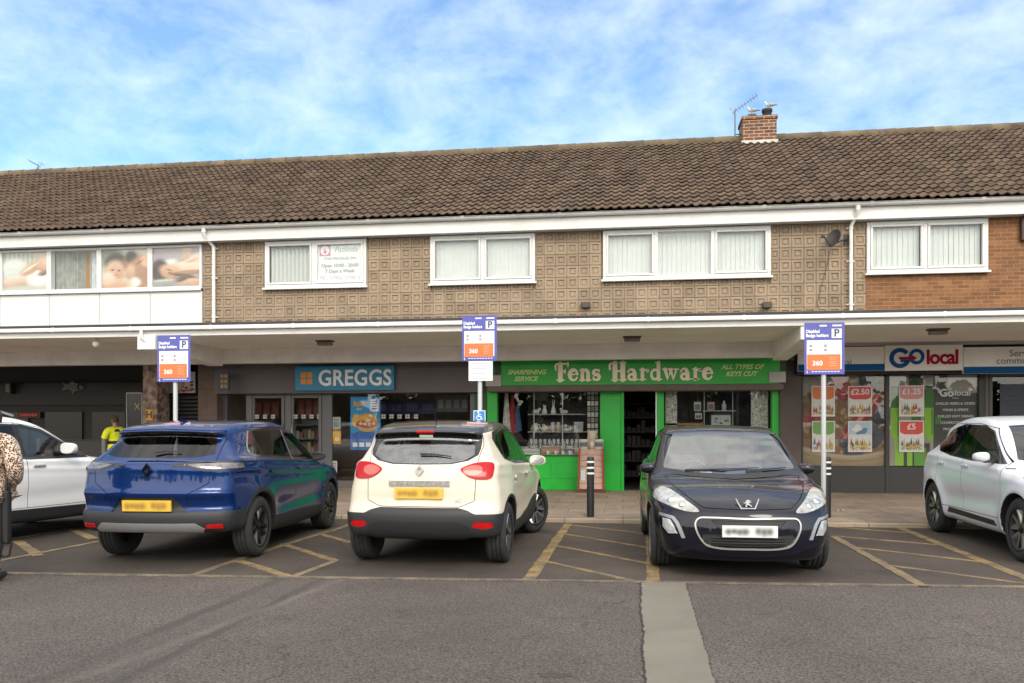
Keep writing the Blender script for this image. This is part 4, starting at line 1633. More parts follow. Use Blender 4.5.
M_greendark = pm('dark_green_paint', (0.008, 0.06, 0.016), 0.45, var=0.15, vs=2)
M_greensign = pm('green_sign_paint', (0.020, 0.36, 0.036), 0.4, var=0.12, vs=1.2)
M_cream = pm('cream_lettering', (0.92, 0.84, 0.66), 0.5)
M_pane = glassm('window_glass', (0.97, 0.985, 0.98), 1.36, 0.0)
M_shopglass = glassm('shop_glass', (0.97, 0.98, 0.98), 1.42, 0.0)
M_blind = pm('white_blind_slat', (0.56, 0.585, 0.58), 0.8, var=0.05, vs=4)
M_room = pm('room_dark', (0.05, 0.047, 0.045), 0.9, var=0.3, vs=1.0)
M_roomlight = pm('room_wall', (0.16, 0.14, 0.12), 0.9, var=0.3, vs=1.0)
M_wood = pm('worn_wood', (0.30, 0.14, 0.05), 0.6, var=0.3, vs=8)

# ------------------------------------------------------------------ ground
def sheet(name, poly, z, m, kind='structure'):
    t = MB()
    t.add([(p[0], p[1], z) for p in poly], [tuple(range(len(poly)))])
    n = len(poly)
    if name != 'ground':      # the edge of the layer, down to what it lies on
        t.add([(p[0], p[1], z) for p in poly] + [(p[0], p[1], -.006) for p in poly], [(i, (i + 1) % n, n + (i + 1) % n, n + i) for i in range(n)])
    me = t.mesh(name)
    o = link(name, me, m, None, True)
    tag(o, kind=kind)
    if me.polygons[0].normal.z < 0:
        me.flip_normals()
    return o


YK = 12.85          # kerb face
YS = 18.0           # shop windows
YW = 16.7           # upper wall
seam = (0.055, 0.049, 0.045)
pale = (0.20, 0.185, 0.155)
la, lb = gnd(43, 679), gnd(275, 581)
lc, ld = gnd(123, 679), gnd(309, 585)
mid1, mid2 = gnd(95, 679), gnd(292, 583)
M_road = asphaltm('road_asphalt', (0.106, 0.089, 0.079), 0.85, lines=[(mid1, mid2, 0.36, (0.085, 0.073, 0.066), 0.4), (la, lb, 0.09, seam, 0.75), (lc, ld, 0.07, seam, 0.7), (gnd(70, 681), gnd(180, 640), 0.07, pale, 0.28)])
M_bay = asphaltm('bay_asphalt', (0.077, 0.063, 0.053), 0.62, var=0.34)
sheet('ground', [(-800, -800), (800, -800), (800, 800), (-800, 800)], -0.004, M_road)
f0, f1 = gnd(0, 573.5), gnd(1024, 587.5)
dirx = (f1[0] - f0[0], f1[1] - f0[1])
fl = lambda k: (f0[0] + dirx[0] * k, f0[1] + dirx[1] * k)
sheet('parking_bays', [fl(-1.6), fl(2.2), (26, YK + 0.03), (-34, YK + 0.03)], 0.0, M_bay)
# concrete strip running to the camera, with a ragged left edge
rr_ = random.Random(5)
lft, rgt = [], []
for k in range(135):
    v = 583 + 100 * (k / 110) ** 1.25
    a, b = gnd(641 + 5 * (v - 583) / 100, v), gnd(685 + 29.5 * (v - 583) / 100, v)
    lft.append((a[0] + rr_.uniform(-.006, .006) + .006 * math.sin(k * .13) + .003 * math.sin(k * .71), a[1]))
    rgt.append((b[0] + rr_.uniform(-.007, .007) + .003 * math.sin(k * .31), b[1]))
M_strip = pm('worn_concrete', (0.172, 0.156, 0.124), 0.85, var=0.16, vs=1.4, bump=0.3, bs=90, dirt=0.4, dc=(0.20, 0.19, 0.165), ds=2.2)
sheet('concrete_strip', lft + rgt[::-1], 0.006, M_strip)
crk = [(p[0] - 0.010 - rr_.random() * 0.010, p[1]) for p in lft]
sheet('trench_seam', crk + [(p[0] + 0.02, p[1]) for p in lft[::-1]], 0.002, asphaltm('seam_asphalt', (0.052, 0.045, 0.041), 0.5))
crk = [(p[0] + 0.004 + rr_.random() * 0.012, p[1]) for p in rgt]
sheet('trench_seam', [(p[0] - 0.02, p[1]) for p in rgt] + crk[::-1], 0.002, asphaltm('seam_asphalt_right', (0.075, 0.068, 0.066), 0.5))
px, py = gnd(553, 675)
sheet('pothole', [(px + math.cos(a) * (0.10 + 0.03 * math.sin(3 * a + 1)), py + math.sin(a) * (0.045 + 0.015 * math.sin(5 * a))) for a in np.linspace(0, 2 * PI, 22, endpoint=False)], 0.001, pm('pothole_dirt', (0.06, 0.052, 0.045), 0.95, var=0.4, vs=20, bump=0.6, bs=40))

M_yellow = paintm('yellow_road_paint', (0.34, 0.225, 0.08), (0.11, 0.088, 0.062), 0.50)
M_yellowold = paintm('worn_yellow_paint', (0.27, 0.19, 0.09), (0.11, 0.094, 0.075), 0.5)
M_tan = paintm('faded_line_paint', (0.25, 0.20, 0.125), (0.10, 0.086, 0.076), 0.52)


def stripes(name, segs, m, z=0.005):
    t = MB()
    for (a, b, w) in segs:
        p, q = Vector(gnd(*a)), Vector(gnd(*b))
        d = (q - p).normalized()
        n = Vector((-d.y, d.x)) * w / 2
        k = max(2, int((q - p).length / 0.12))
        l = [p + (q - p) * i / k + n * rr_.uniform(.8, 1.12) for i in range(k + 1)]
        r_ = [p + (q - p) * i / k - n * rr_.uniform(.8, 1.12) for i in range(k + 1)]
        vs = [(c.x, c.y, z) for c in l] + [(c.x, c.y, z) for c in r_]
        t.add(vs, [(i, i + 1, k + 2 + i, k + 1 + i) if n.cross(d) > 0 else (i, k + 1 + i, k + 2 + i, i + 1) for i in range(k)])
        t.add(vs + [(a_, b_, -.002) for a_, b_, _ in vs], [(i, i + 1, 2 * k + 3 + i, 2 * k + 2 + i) for i in list(range(k)) + list(range(k + 1, 2 * k + 1))])
        z += 0.0002
    me = t.mesh(name)
    for p in me.polygons:
        if p.normal.z < -.5:
            p.flip()
    tag(link(name, me, m, None, True), kind='structure')


stripes('bay_markings', [((568, 524), (528, 581), .13), ((650, 524.5), (653.5, 583), .13), ((569, 525), (649, 534), .07), ((564, 534), (650, 548), .07), ((557, 546), (651, 564), .07), ((889, 523.5), (1060, 592), .13),
                         ((833, 527), (908, 533), .07), ((833, 536), (951, 546), .07), ((850, 547), (990, 563), .07), ((236, 560), (289, 577), .11), ((282, 544), (335, 561), .11), ((319, 534), (352, 543), .11), ((17, 541), (39, 556), .13), ((73, 530), (94, 539), .13)], M_yellow, 0.004)
stripes('faded_bay_markings', [((833, 536.5), (924, 587), .11), ((884, 565), (1040, 586), .07), ((547, 562), (641, 583), .07), ((193, 575.5), (238, 560), .09), ((238, 559.5), (330, 531), .09), ((336, 561), (290, 578), .09),
                               ((0, 540.5), (74, 529), .09), ((-20, 565), (98, 542), .09), ((330, 532), (352, 524), .08)], M_yellowold, 0.0072)
stripes('bay_front_line', [((-60, 572.6), (1090, 588.2), .075)], M_tan, 0.0098)

# pavement and kerb
t = MB()
t.add([(-34, YK + .14, .062), (26, YK + .14, .062), (26, YS + .1, .13), (-34, YS + .1, .13)], [(0, 1, 2, 3)])
o = t.build('pavement', M_slab, None, True)
tag(o, kind='structure')
M_kerb = brickm('kerb_stone', (0.40, 0.32, 0.235), (0.34, 0.27, 0.20), (0.08, 0.07, 0.06), bw=0.92, bh=5.0, ms=0.014, plane='xy', bump=0.2, off=0.0)
t = MB()
t.box(-34, 26, YK, YK + .139, -.05, .060)
o = t.build('kerb', M_kerb, None, True, bevel=.012, seg=2)
tag(o, kind='structure')
px, py = gnd(838, 511.5, .07)
t = MB()
for k in range(4):
    t.add([(px + k * .045 - .09, py + .03 * (k % 2), .075 + .03 * (k % 2)), (px + k * .045 - .03, py + .03 * ((k + 1) % 2), .08 + .02 * ((k + 1) % 2)), (px + k * .045 - .02, py + .07, .085), (px + k * .045 - .09, py + .08, .08)], [(0, 1, 2, 3)])
tag(t.build('litter', pm('white_litter', (.75, .74, .7), .8)), 'crumpled white scrap of paper lying on the pavement near the kerb', 'litter')

# ------------------------------------------------------------------ the terrace
X0, X1 = -24.0, 16.0
T = empty('shop_terrace', (-4, 17.5, 0), 0, 'long two storey terrace of shops with brown tiled roof, canopy and patterned upper wall', 'building')
ZS = gz(512, 330, 14.2)      # canopy soffit
ZC = gz(512, 320, 14.2)      # canopy gutter top
ZF = gz(512, 316, 14.2)      # felt edge
ZSO = 5.54                   # eaves soffit
ZB = gz(512, 360, 16.8)      # underside of the edge beam
XA, XB = gx(203, YW), gx(866, YW)

# roof of pantiles
YE, ZE, PITCH = 16.28, 5.86, 0.625
YR = 20.74
ZR = ZE + PITCH * (YR - YE)
sl = math.hypot(1, PITCH)
cosp, sinp = 1 / sl, PITCH / sl
slope_len = (YR - YE) * sl
t = MB()
rows, tw = 19, 0.175
gauge = slope_len / rows
prof = [(0.0, .008), (.13, .002), (.30, .0), (.48, .009), (.64, .029), (.80, .036), (.93, .027), (1.0, .009)]
rt = random.Random(11)
for r in range(rows):
    s0, s1 = r * gauge - .03, (r + 1) * gauge + .01
    for c in range(int((X1 - X0) / tw)):
        x = X0 + c * tw
        jz, js = rt.uniform(-.006, .006), rt.uniform(-.012, .012)
        if rt.random() < .02:
            js -= rt.uniform(.02, .06)
        vs = []
        for (s, lift) in ((s0 + js, .042 + jz), (s1, .002)):
            for (a, h) in prof:
                hh = h + lift
                vs.append((x + a * tw, YE + s * cosp - hh * sinp, ZE + s * sinp + hh * cosp))
        n = len(prof)
        for (a, h) in prof:  # the thickness of the lower edge
            hh = h + .042 + jz - .020
            vs.append((x + a * tw, YE + (s0 + js) * cosp - hh * sinp, ZE + (s0 + js) * sinp + hh * cosp))
        fs = [(i, i + 1, n + i + 1, n + i) for i in range(n - 1)] + [(2 * n + i, 2 * n + i + 1, i + 1, i) for i in range(n - 1)]
        t.add(vs, fs, 0)
# deck under the tiles, back slope and gables
t.add([(X0, YE + .02, ZE - .03), (X1, YE + .02, ZE - .03), (X1, YR, ZR - .02), (X0, YR, ZR - .02), (X1, YR + (YR - YE), ZE - .03), (X0, YR + (YR - YE), ZE - .03)], [(0, 1, 2, 3), (3, 2, 4, 5), (0, 3, 5), (1, 4, 2), (0, 5, 4, 1)], 1)
roof = t.build('roof', [M_tile, M_felt], T)
t = MB()
k = 0
x = X0
while x < X1:
    vs, fs = [], []
    for xx, g in ((x, .0), (x + .44, .012)):
        for a in np.linspace(-.15 * PI, 1.15 * PI, 8):
            vs.append((xx, YR + math.cos(a) * (.125 + g), ZR + .0 + math.sin(a) * (.115 + g)))
    fs = [(i, i + 8, i + 9, i + 1) for i in range(7)]
    t.add(vs, fs, 0, True)
    x += .43
t.build('ridge_tiles', M_ridge, roof)
# chimney
cx0, cx1 = gx(742.5, YR - .3), gx(776.5, YR - .3)
zt = gz(759, 120.5, YR)
zb_ = ZR - .35
t = MB()
t.box(cx0, cx1, YR - .33, YR + .33, zb_, zt - .09)
t.box(cx0 - .025, cx1 + .025, YR - .355, YR + .355, zt - .088, zt)
ch = t.build('chimney', M_chimbrick, T, bevel=.006)
t = MB()
zl = gz(759, 141, YR - .33)
t.box(cx0 - .03, cx1 + .03, YR - .36, YR + .3, zl - .25, zl + .02)
t.add([(cx0 - .12, YR - .36, zl - .16), (cx1 + .12, YR - .36, zl - .16), (cx1 + .12, YR - .52, zl - .255), (cx0 - .12, YR - .52, zl - .255)], [(0, 3, 2, 1)])
t.build('flashing', pm('lead_flashing', (.55, .53, .48), .7, var=.25, vs=6), ch)
pots = []
for u, mm, h, r in ((752, 'clay_pot', .15, .11), (767, 'black_pot', .26, .13)):
    t = MB()
    x = gx(u, YR)
    t.lathe([(r * .9, 0), (r * .85, h * .7), (r, h * .75), (r, h), (r * .8, h), (r * .75, .0)], (x, YR, zt), 16)
    t.build('chimney_pot', pm(mm, (.20, .16, .13) if mm == 'clay_pot' else (.03, .03, .032), .8), ch)
    pots.append((x, zt + h))

# fascia, eaves gutter, soffit
t = MB()
t.box(X0, X1, 16.45, 16.5, ZSO, 5.80)
t.build('fascia_board', M_fascia, T, bevel=.006)
t = MB()
t.box(X0, X1, 16.5, 16.72, ZSO + .01, ZSO + .03)
t.build('eaves_soffit', M_fascia, T)


def gutter(name, y, z, r, par):
    t = MB()
    n = 9
    vs, fs = [], []
    for xx in (X0, X1):
        for a in np.linspace(PI, 2 * PI, n):
            vs.append((xx, y + math.cos(a) * r, z + math.sin(a) * r))
        for a in np.linspace(2 * PI, PI, n):
            vs.append((xx, y + math.cos(a) * (r - .008), z + math.sin(a) * (r - .008)))
    m = 2 * n
    fs = [(i, m + i, m + (i + 1) % m, (i + 1) % m) for i in range(m)]
    t.add(vs, fs, 0, True)
    x = X0 + .7
    while x < X1:      # joints and brackets
        vs = []
        for xx in (x, x + .07):
            for a in np.linspace(PI * .98, 2 * PI, n):
                vs.append((xx, y + math.cos(a) * (r + .007), z + math.sin(a) * (r + .007)))
        t.add(vs, [(i, n + i, n + i + 1, i + 1) for i in range(n - 1)] + [tuple(range(n)), tuple(range(2 * n - 1, n - 1, -1))], 0)
        x += 2.0
    return t.build(name, M_fascia, par)


gutter('eaves_gutter', 16.375, 5.845, .068, T)
for u, tp in ((213, 0), (851.5, 0)):
    t = MB()
    x = gx(u, YW - .1)
    xo = x - (.09 if u < 500 else -.06)
    zbot = ZF + .01
    t.tube([(xo, 16.375, 5.80), (xo, 16.375, 5.66), (x, YW - .065, 5.46), (x, YW - .065, 5.42), (x, YW - .065, zbot)], .036, 12)
    for z in (5.40, 4.75, 3.9):
        t.tube([(x, YW - .065, z), (x, YW - .065, z + .05)], .044, 12)
        t.box(x - .07, x + .07, YW - .03, YW - .002, z + .012, z + .04)
    t.tube([(xo, 16.375, 5.80), (xo, 16.375, 5.70)], .046, 12)
    t.build('downpipe', M_fascia, T)

# upper windows ------------------------------------------------------------
ZW0, ZW1 = 4.53, 5.535
wins = [(264.5, 366, [313.5], 1), (430, 535, [482.5], 2), (603, 771, [656, 713], 3), (867, 988.5, [925.5], 4)]
holes = []


def window_unit(ua, ub, mids, z0, z1, label=None, sashes=True, open_=()):
    y = YW - .05
    xa, xb = gx(ua, y), gx(ub, y)
    xs = [xa] + [gx(m, y) for m in mids] + [xb]
    t = MB()
    f = .065
    t.box(xa, xb, y, YW + .10, z1 - f, z1)
    t.box(xa, xb, y, YW + .10, z0, z0 + f)
    t.box(xa, xa + f, y, YW + .10, z0 + f, z1 - f)
    t.box(xb - f, xb, y, YW + .10, z0 + f, z1 - f)
    for x in xs[1:-1]:
        t.box(x - .04, x + .04, y, YW + .10, z0 + f, z1 - f)
    w = t.build('window', M_white, T, bevel=.008)
    if label:
        w['label'] = label
    t = MB()
    t.box(xa - .035, xb + .035, y - .05, y + .02, z0 - .045, z0 - .002)
    t.build('sill', M_white, w, bevel=.006)
    for i in range(len(xs) - 1):
        a = xs[i] + (f if i == 0 else .04)
        b = xs[i + 1] - (f if i == len(xs) - 2 else .04)
        if sashes and (i == 0 or i == len(xs) - 2):
            t = MB()
            s = .045
            for bx in ((a, b, z1 - f - s, z1 - f), (a, b, z0 + f, z0 + f + s), (a, a + s, z0 + f + s, z1 - f - s), (b - s, b, z0 + f + s, z1 - f - s)):
                t.box(bx[0] + .001, bx[1] - .001, y - .018, y + .05, bx[2] + .001, bx[3] - .001)
            t.build('sash', M_white, w, bevel=.006)
            a, b, zz0, zz1 = a + s, b - s, z0 + f + s, z1 - f - s
        else:
            zz0, zz1 = z0 + f, z1 - f
        t = MB()
        t.box(a - .004, b + .004, y + .028, y + .034, zz0 - .004, zz1 + .004)
        t.build('pane', M_pane, w)
        if not (i in open_):
            t = MB()
            ns = max(3, int((b - a) / .089))
            for k in range(ns):
                xm = a + (b - a) * (k + .5) / ns
                ang = rt.uniform(.07, .17) if label is None or 'tilted' not in label else .75
                M = Matrix.Rotation(ang, 3, 'Z')
                t.cbox((xm, YW + .06, (zz0 + zz1) / 2), ((b - a) / ns * 1.03 if ang < .5 else .089, .003, zz1 - zz0 + .05), M=M)
            t.build('blind', M_blind, w)
    # dark room behind
    t = MB()
    t.add([(xa, YW + .12, z0), (xb, YW + .12, z0), (xb, YW + 1.6, z0), (xa, YW + 1.6, z0), (xa, YW + .12, z1), (xb, YW + .12, z1), (xb, YW + 1.6, z1), (xa, YW + 1.6, z1)], [(0, 1, 2, 3), (4, 7, 6, 5), (3, 2, 6, 7), (0, 3, 7, 4), (1, 5, 6, 2)])
    t.build('room', M_roomlight, w)
    holes.append((xa, xb, z0, z1))
    return w, xs


w1, xs1 = window_unit(264.5, 366, [313.5], ZW0, ZW1, 'white window with tilted blind slats and a massage spa notice', sashes=True, open_=(1,))
w2, _ = window_unit(430, 535, [482.5], ZW0, ZW1, 'two light white window above the grey bakery shopfront')
w3, _ = window_unit(603, 771, [656, 713], ZW0, ZW1, 'wide three light white window above the green sign')
w4, _ = window_unit(867, 988.5, [925.5], ZW0, ZW1, 'white window set in the orange brick wall')
XR2 = gx(1060, YW)
window_unit(1120, 1240, [1180], ZW0, ZW1)

# spa notice behind the right-hand light of the first window
t = MB()
a, b = xs1[1] + .05, xs1[2] - .075
y = YW + .0
t.box(a, b, y, y + .006, ZW0 + .075, ZW1 - .075, 0)
zc, zx = (ZW0 + ZW1) / 2, (a + b) / 2
t.prism([(a + .07, zc + .16), (a + .31, zc + .16), (a + .31, zc + .40), (a + .07, zc + .40)], y - .003, y, 1)
t.prism([(a + .19 + math.cos(q) * .10, zc + .28 + math.sin(q) * .10) for q in np.linspace(0, 2 * PI, 20, endpoint=False)], y - .005, y - .003, 0)
t.prism([(a + .15, zc + .25), (a + .19, zc + .20), (a + .24, zc + .25), (a + .21, zc + .27), (a + .19, zc + .34), (a + .17, zc + .27)], y - .007, y - .005, 1)
text(t, 'Patlinda', .165, (zx + .13, y - .003, zc + .29), 2, shear=.35, depth=.001)
text(t, 'THAI MASSAGE SPA', .085, (zx, y - .003, zc + .10), 3, depth=.001)
text(t, 'Open 10:00 - 20:00', .105, (zx, y - .003, zc - .05), 3, depth=.001, bold=.002)
text(t, '7 Days a Week', .105, (zx, y - .003, zc - .17), 3, depth=.001, bold=.002)
text(t, 'TEL: 07926 270813', .115, (zx, y - .003, zc - .32), 4, depth=.001)
t.build('notice', [pm('notice_white', (.66, .70, .71), .5), pm('notice_pink', (.55, .20, .29), .5), pm('notice_script', (.35, .34, .36), .5), pm('notice_grey', (.22, .22, .24), .5), pm('notice_mauve', (.50, .33, .45), .5)], w1)

# ---- left unit: white panelled strip of windows with printed pictures
edges_u = [-2, 48.5, 100, 149.5, 201.5]
y = YW - .05
pitch = (gx(201.5, y) - gx(48.5, y)) / 3
exs = [gx(201.5, y) - pitch * k for k in range(7, -1, -1)]
SL, SM, SP, SD = (.62, .40, .28), (.42, .22, .13), (.72, .60, .52), (.04, .028, .022)
SPA = {3: ('leftmost window with a pale massage picture', (.38, .40, .34),
           [(.1 + .1 * k, .85, .025, .3, 0, .5, (.52, .54, .48)) for k in range(9)] + [(.22, .58, .30, .26, .2, .25, (.66, .68, .66), (.50, .52, .50)), (.30, .24, .46, .16, .12, .3, SP, SM), (.82, .34, .30, .40, .2, .25, (.74, .73, .70), (.52, .52, .50)),
            (.62, .58, .26, .13, .45, .3, SL, SM), (.84, .63, .24, .12, -.3, .3, SL, SM), (.88, .86, .22, .12, -.5, .4, SP, SL), (.90, .46, .14, .07, .4, .4, SM, SD), (.60, .60, .20, .03, .5, .5, SP), (.78, .25, .12, .12, 0, .6, (.8, .78, .75)), (.5, .04, .6, .09, 0, .5, (.46, .44, .38))]),
       5: ('window with a picture of a dark haired couple', (.48, .46, .40),
           [(.15, .85, .3, .25, 0, .6, (.22, .22, .18)), (.72, .9, .35, .14, 0, .6, (.66, .64, .58)), (.30, .68, .25, .24, .1, .3, SD), (.28, .45, .22, .27, .1, .3, SL, SM), (.72, .62, .26, .28, -.3, .3, SM, (.26, .12, .07)), (.62, .80, .13, .16, .4, .4, SD), (.82, .34, .28, .42, .2, .3, SM, (.30, .15, .08)),
            (.64, .15, .18, .13, 0, .4, (.74, .74, .72)), (.22, .10, .42, .15, 0, .4, SL, SM), (.12, .25, .16, .16, 0, .5, SP, SL), (.93, .70, .10, .16, .3, .4, SL), (.60, .40, .10, .20, -.2, .5, SL, SM), (.22, .48, .035, .02, 0, .5, SD), (.36, .46, .035, .02, 0, .5, SD), (.30, .34, .06, .02, 0, .6, (.45, .16, .12)), (.80, .66, .10, .02, .5, .6, (.2, .09, .05))]),
       6: ('window with a picture of a face resting on folded arms', (.36, .31, .335),
           [(.5, .9, .7, .2, 0, .6, (.42, .36, .39)), (.28, .60, .22, .09, .25, .4, (.70, .69, .68)), (.90, .66, .42, .17, .35, .3, SP, SL), (.70, .82, .09, .36, -.2, .35, SP, SM), (.76, .66, .20, .05, .3, .5, SP, SM), (.78, .48, .50, .14, -.05, .3, SP, SL), (.14, .42, .20, .30, .0, .25, SD), (.40, .37, .27, .20, -.3, .25, SL, SM), (.74, .36, .40, .065, .05, .3, SM, (.25, .12, .07)),
            (.66, .28, .26, .05, -.15, .4, (.10, .06, .05)), (.74, .12, .44, .085, 0, .3, SL, SM), (.52, .17, .24, .06, .2, .4, (.06, .05, .05)), (.22, .10, .30, .11, 0, .3, (.34, .34, .33), (.20, .20, .19)), (.20, .17, .28, .02, .05, .5, (.5, .5, .48)), (.36, .36, .045, .018, -.3, .5, SD), (.49, .31, .045, .018, -.3, .5, SD), (.46, .24, .05, .018, -.2, .6, (.42, .14, .11)), (.34, .44, .07, .012, -.3, .6, SD)])}


t = MB()
f = .055
for i in range(7):
    xa, xb = exs[i], exs[i + 1]
    t = MB()
    z0, z1 = 4.56, 5.53
    t.box(xa, xb, y, YW + .1, z1 - f, z1)
    t.box(xa, xb, y, YW + .1, z0, z0 + f)
    t.box(xa, xa + f, y, YW + .1, z0 + f, z1 - f)
    t.box(xb - f, xb, y, YW + .1, z0 + f, z1 - f)
    w = t.build('window', M_white, T, bevel=.007)
    t = MB()
    t.box(xa + f - .004, xb - f + .004, y + .03, y + .036, z0 + f - .004, z1 - f + .004)
    t.build('pane', M_pane, w)
    t = MB()
    t.box(xa + .005, xb - .005, y - .045, y + .01, z0 - .05, z0 - .003)
    t.build('sill', M_white, w, bevel=.006)
    a, b, c, d = xa + f, xb - f, z0 + f, z1 - f
    W_, H_ = b - a, d - c
    yy = y + .055
    p = MB()
    P = lambda fx, fz: (a + W_ * fx, c + H_ * fz)
    if i in (3, 5, 6):
        lab, bgc, shapes = SPA[i]
        w['label'] = lab
        printed('window_picture', a, b, c, d, yy, w, bgc, shapes)
    else:
        if i == 4:
            w['label'] = 'window with drawn grey curtains and a yellow edged drape'
        p = MB()
        n = 26
        vs = []
        for k in range(n * 4 + 1):
            fx = k / (n * 4)
            yy2 = YW + .12 + .022 * math.sin(k * 1.55) + .012 * math.sin(k * .6)
            vs += [(a + W_ * fx, yy2, c - .05), (a + W_ * fx, yy2, d + .05)]
        nf = n * 4
        for k in range(nf):
            fx = k / nf
            mi = 0
            if .66 < fx < .76:
                mi = 1
            elif fx >= .78:
                mi = 2
            p.add([vs[2 * k], vs[2 * k + 2], vs[2 * k + 3], vs[2 * k + 1]], [(0, 1, 2, 3)], mi, True)
        p.build('curtain', [pm('grey_curtain', (.34, .35, .33), .9, var=.25, vs=7), pm('ochre_drape', (.42, .24, .07), .9), pm('white_curtain', (.62, .64, .66), .9, var=.2, vs=8)], w)
    t = MB()
    t.add([(xa, YW + .16, z0), (xb, YW + .16, z0), (xb, YW + .3, z0), (xa, YW + .3, z0), (xa, YW + .16, z1), (xb, YW + .16, z1), (xb, YW + .3, z1), (xa, YW + .3, z1)], [(3, 2, 6, 7)])
    t.build('room', M_roomlight, w)
    t = MB()
    t.box(xa + .006, xb - .006, YW - .03, YW + .05, 3.42, z0 - .052)
    t.box(xa + .006 + .05, xb - .056, YW - .036, YW - .02, 3.6, z0 - .12)
    t.build('panel', pm('white_panel', (.68, .68, .67), .5, var=.04, vs=1.3, dirt=.1, dc=(.55, .53, .5)), T, bevel=.006)
t = MB()
t.box(X0, exs[-1] - .002, YW + .36, YW + .6, 3.3, 5.54)
t.box(X0, exs[0] - .002, YW, YW + .2, 3.3, 5.54)
t.build('upper_wall', M_white, T)

# ---- patterned block wall
t = MB()
BP = (XB - XA) / round((XB - XA) / .236)
zb0 = 3.42
nr = 9
BZ = (5.555 - zb0) / nr
for c in range(round((XB - XA) / BP)):
    for r in range(nr):
        x0, x1 = XA + c * BP, XA + (c + 1) * BP
        z0, z1 = zb0 + r * BZ, zb0 + (r + 1) * BZ
        skip = False
        for (ha, hb, hz0, hz1) in holes:
            if x1 > ha + .01 and x0 < hb - .01 and z1 > hz0 - .04 and z0 < hz1:
                xm, zm = (x0 + x1) / 2, (z0 + z1) / 2
                if ha < xm < hb and hz0 < zm < hz1:
                    skip = True
                elif zm <= hz0 and ha < xm < hb:
                    z1 = min(z1, hz0 - .001)
                elif xm <= ha:
                    x1 = min(x1, ha + .002)
                elif xm >= hb:
                    x0 = max(x0, hb - .002)
        if skip or x1 - x0 < .04 or z1 - z0 < .03:
            continue
        w_, h_ = x1 - x0, z1 - z0
        sx, sz = min(1, w_ / BP), min(1, h_ / BZ)
        ex = rt.uniform(-.003, .003)
        lv = [(.0, .016), (.018, .012), (.045, ex), (.20, ex), (.225, .021), (.315, .021), (.345, .006 + ex)]
        vs = []
        for (i_, yd) in lv:
            for (cx_, cz_) in ((0, 0), (1, 0), (1, 1), (0, 1)):
                px_ = x0 + w_ * (i_ if cx_ == 0 else 1 - i_)
                pz_ = z0 + h_ * (i_ if cz_ == 0 else 1 - i_)
                vs.append((px_, YW + yd, pz_))
        fs = []
        for L_ in range(len(lv) - 1):
            for k in range(4):
                fs.append((L_ * 4 + k, L_ * 4 + (k + 1) % 4, L_ * 4 + 4 + (k + 1) % 4, L_ * 4 + 4 + k))
        e = (len(lv) - 1) * 4
        fs.append((e, e + 1, e + 2, e + 3))
        t.add(vs, fs)
xs_ = sorted([XA, XB] + [h[0] for h in holes if XA < h[0] < XB] + [h[1] for h in holes if XA < h[1] < XB])
bw = t.build('block_wall', M_block, T)
bw['label'] = 'tan concrete blocks with recessed squares'
t = MB()
prev = XA
for (ha, hb, hz0, hz1) in sorted(holes):
    if ha > XB - .1:
        continue
    t.box(prev, ha, YW + .04, YW + .3, 3.3, 5.56)
    t.box(ha, hb, YW + .04, YW + .3, 3.3, hz0 - .02)
    prev = hb
t.box(prev, XB, YW + .04, YW + .3, 3.3, 5.56)
t.build('wall_core', M_block, T)
# brick wall to the right
t = MB()
prev = XB
for (ha, hb, hz0, hz1) in sorted(holes):
    if ha < XB - .1:
        continue
    t.box(prev, ha + .001, YW + .004, YW + .25, 3.3, 5.56)
    t.box(ha + .001, hb - .001, YW + .004, YW + .25, 3.3, hz0 - .003)
    prev = hb - .001
t.box(prev, X1, YW + .004, YW + .25, 3.3, 5.56)
t.build('brick_wall', M_brick, T)
# rear and gable walls
M_rear = brickm('rear_brick', (0.30, 0.13, 0.05), (0.22, 0.09, 0.035), (0.33, 0.24, 0.15))
t = MB()
t.box(X0, X1, YR + YR - YE - .4, YR + YR - YE - .2, 0, 5.83)
t.box(X0, X0 + .2, YS + .2, YR + YR - YE - .4, 0, 5.83)
t.box(X1 - .2, X1, YS + .2, YR + YR - YE - .4, 0, 5.83)
t.build('rear_wall', M_rear, T)

# ---- canopy
t = MB()
t.box(X0, X1, 14.24, 16.9, ZS + .012, ZC - .02, 0)
t.box(gx(802, 14.2) + .1, X1, 16.801, 17.9, ZS + .012, ZC - .02, 0)
yb = 14.32
while yb < 16.8:      # soffit boards
    t.box(X0, X1, yb, min(yb + .828, 16.8), ZS, ZS + .011, 0)
    yb += .832
t.build('canopy', M_soffit, T)
t = MB()
t.box(X0, X1, 14.20, 14.315, ZS - .008, ZC - .085)
t.build('canopy_fascia', M_fascia, T, bevel=.006)
t = MB()
t.box(X0, X1, 14.10, 14.22, ZC - .080, ZC - .005)
x = X0 + .4
while x < X1:
    t.box(x, x + .06, 14.092, 14.13, ZC - .088, ZC + .001)
    x += 1.6
t.build('canopy_gutter', M_fascia, T, bevel=.022, seg=3)
t = MB()
t.add([(X0, 14.225, ZC - .004), (X1, 14.225, ZC - .004), (X1, 14.225, ZF - .01), (X0, 14.225, ZF - .01), (X0, 14.36, ZF), (X1, 14.36, ZF), (X1, YW - .005, ZF - .04), (X0, YW - .005, ZF - .04)], [(0, 1, 2, 3), (3, 2, 5, 4), (4, 5, 6, 7)])
t.build('canopy_felt', M_felt, T)
t = MB()
t.box(X0, gx(802, 14.2) + .1, 16.8, 17.05, ZB, ZS + .005)
t.build('edge_beam', M_beam, T, bevel=.01)
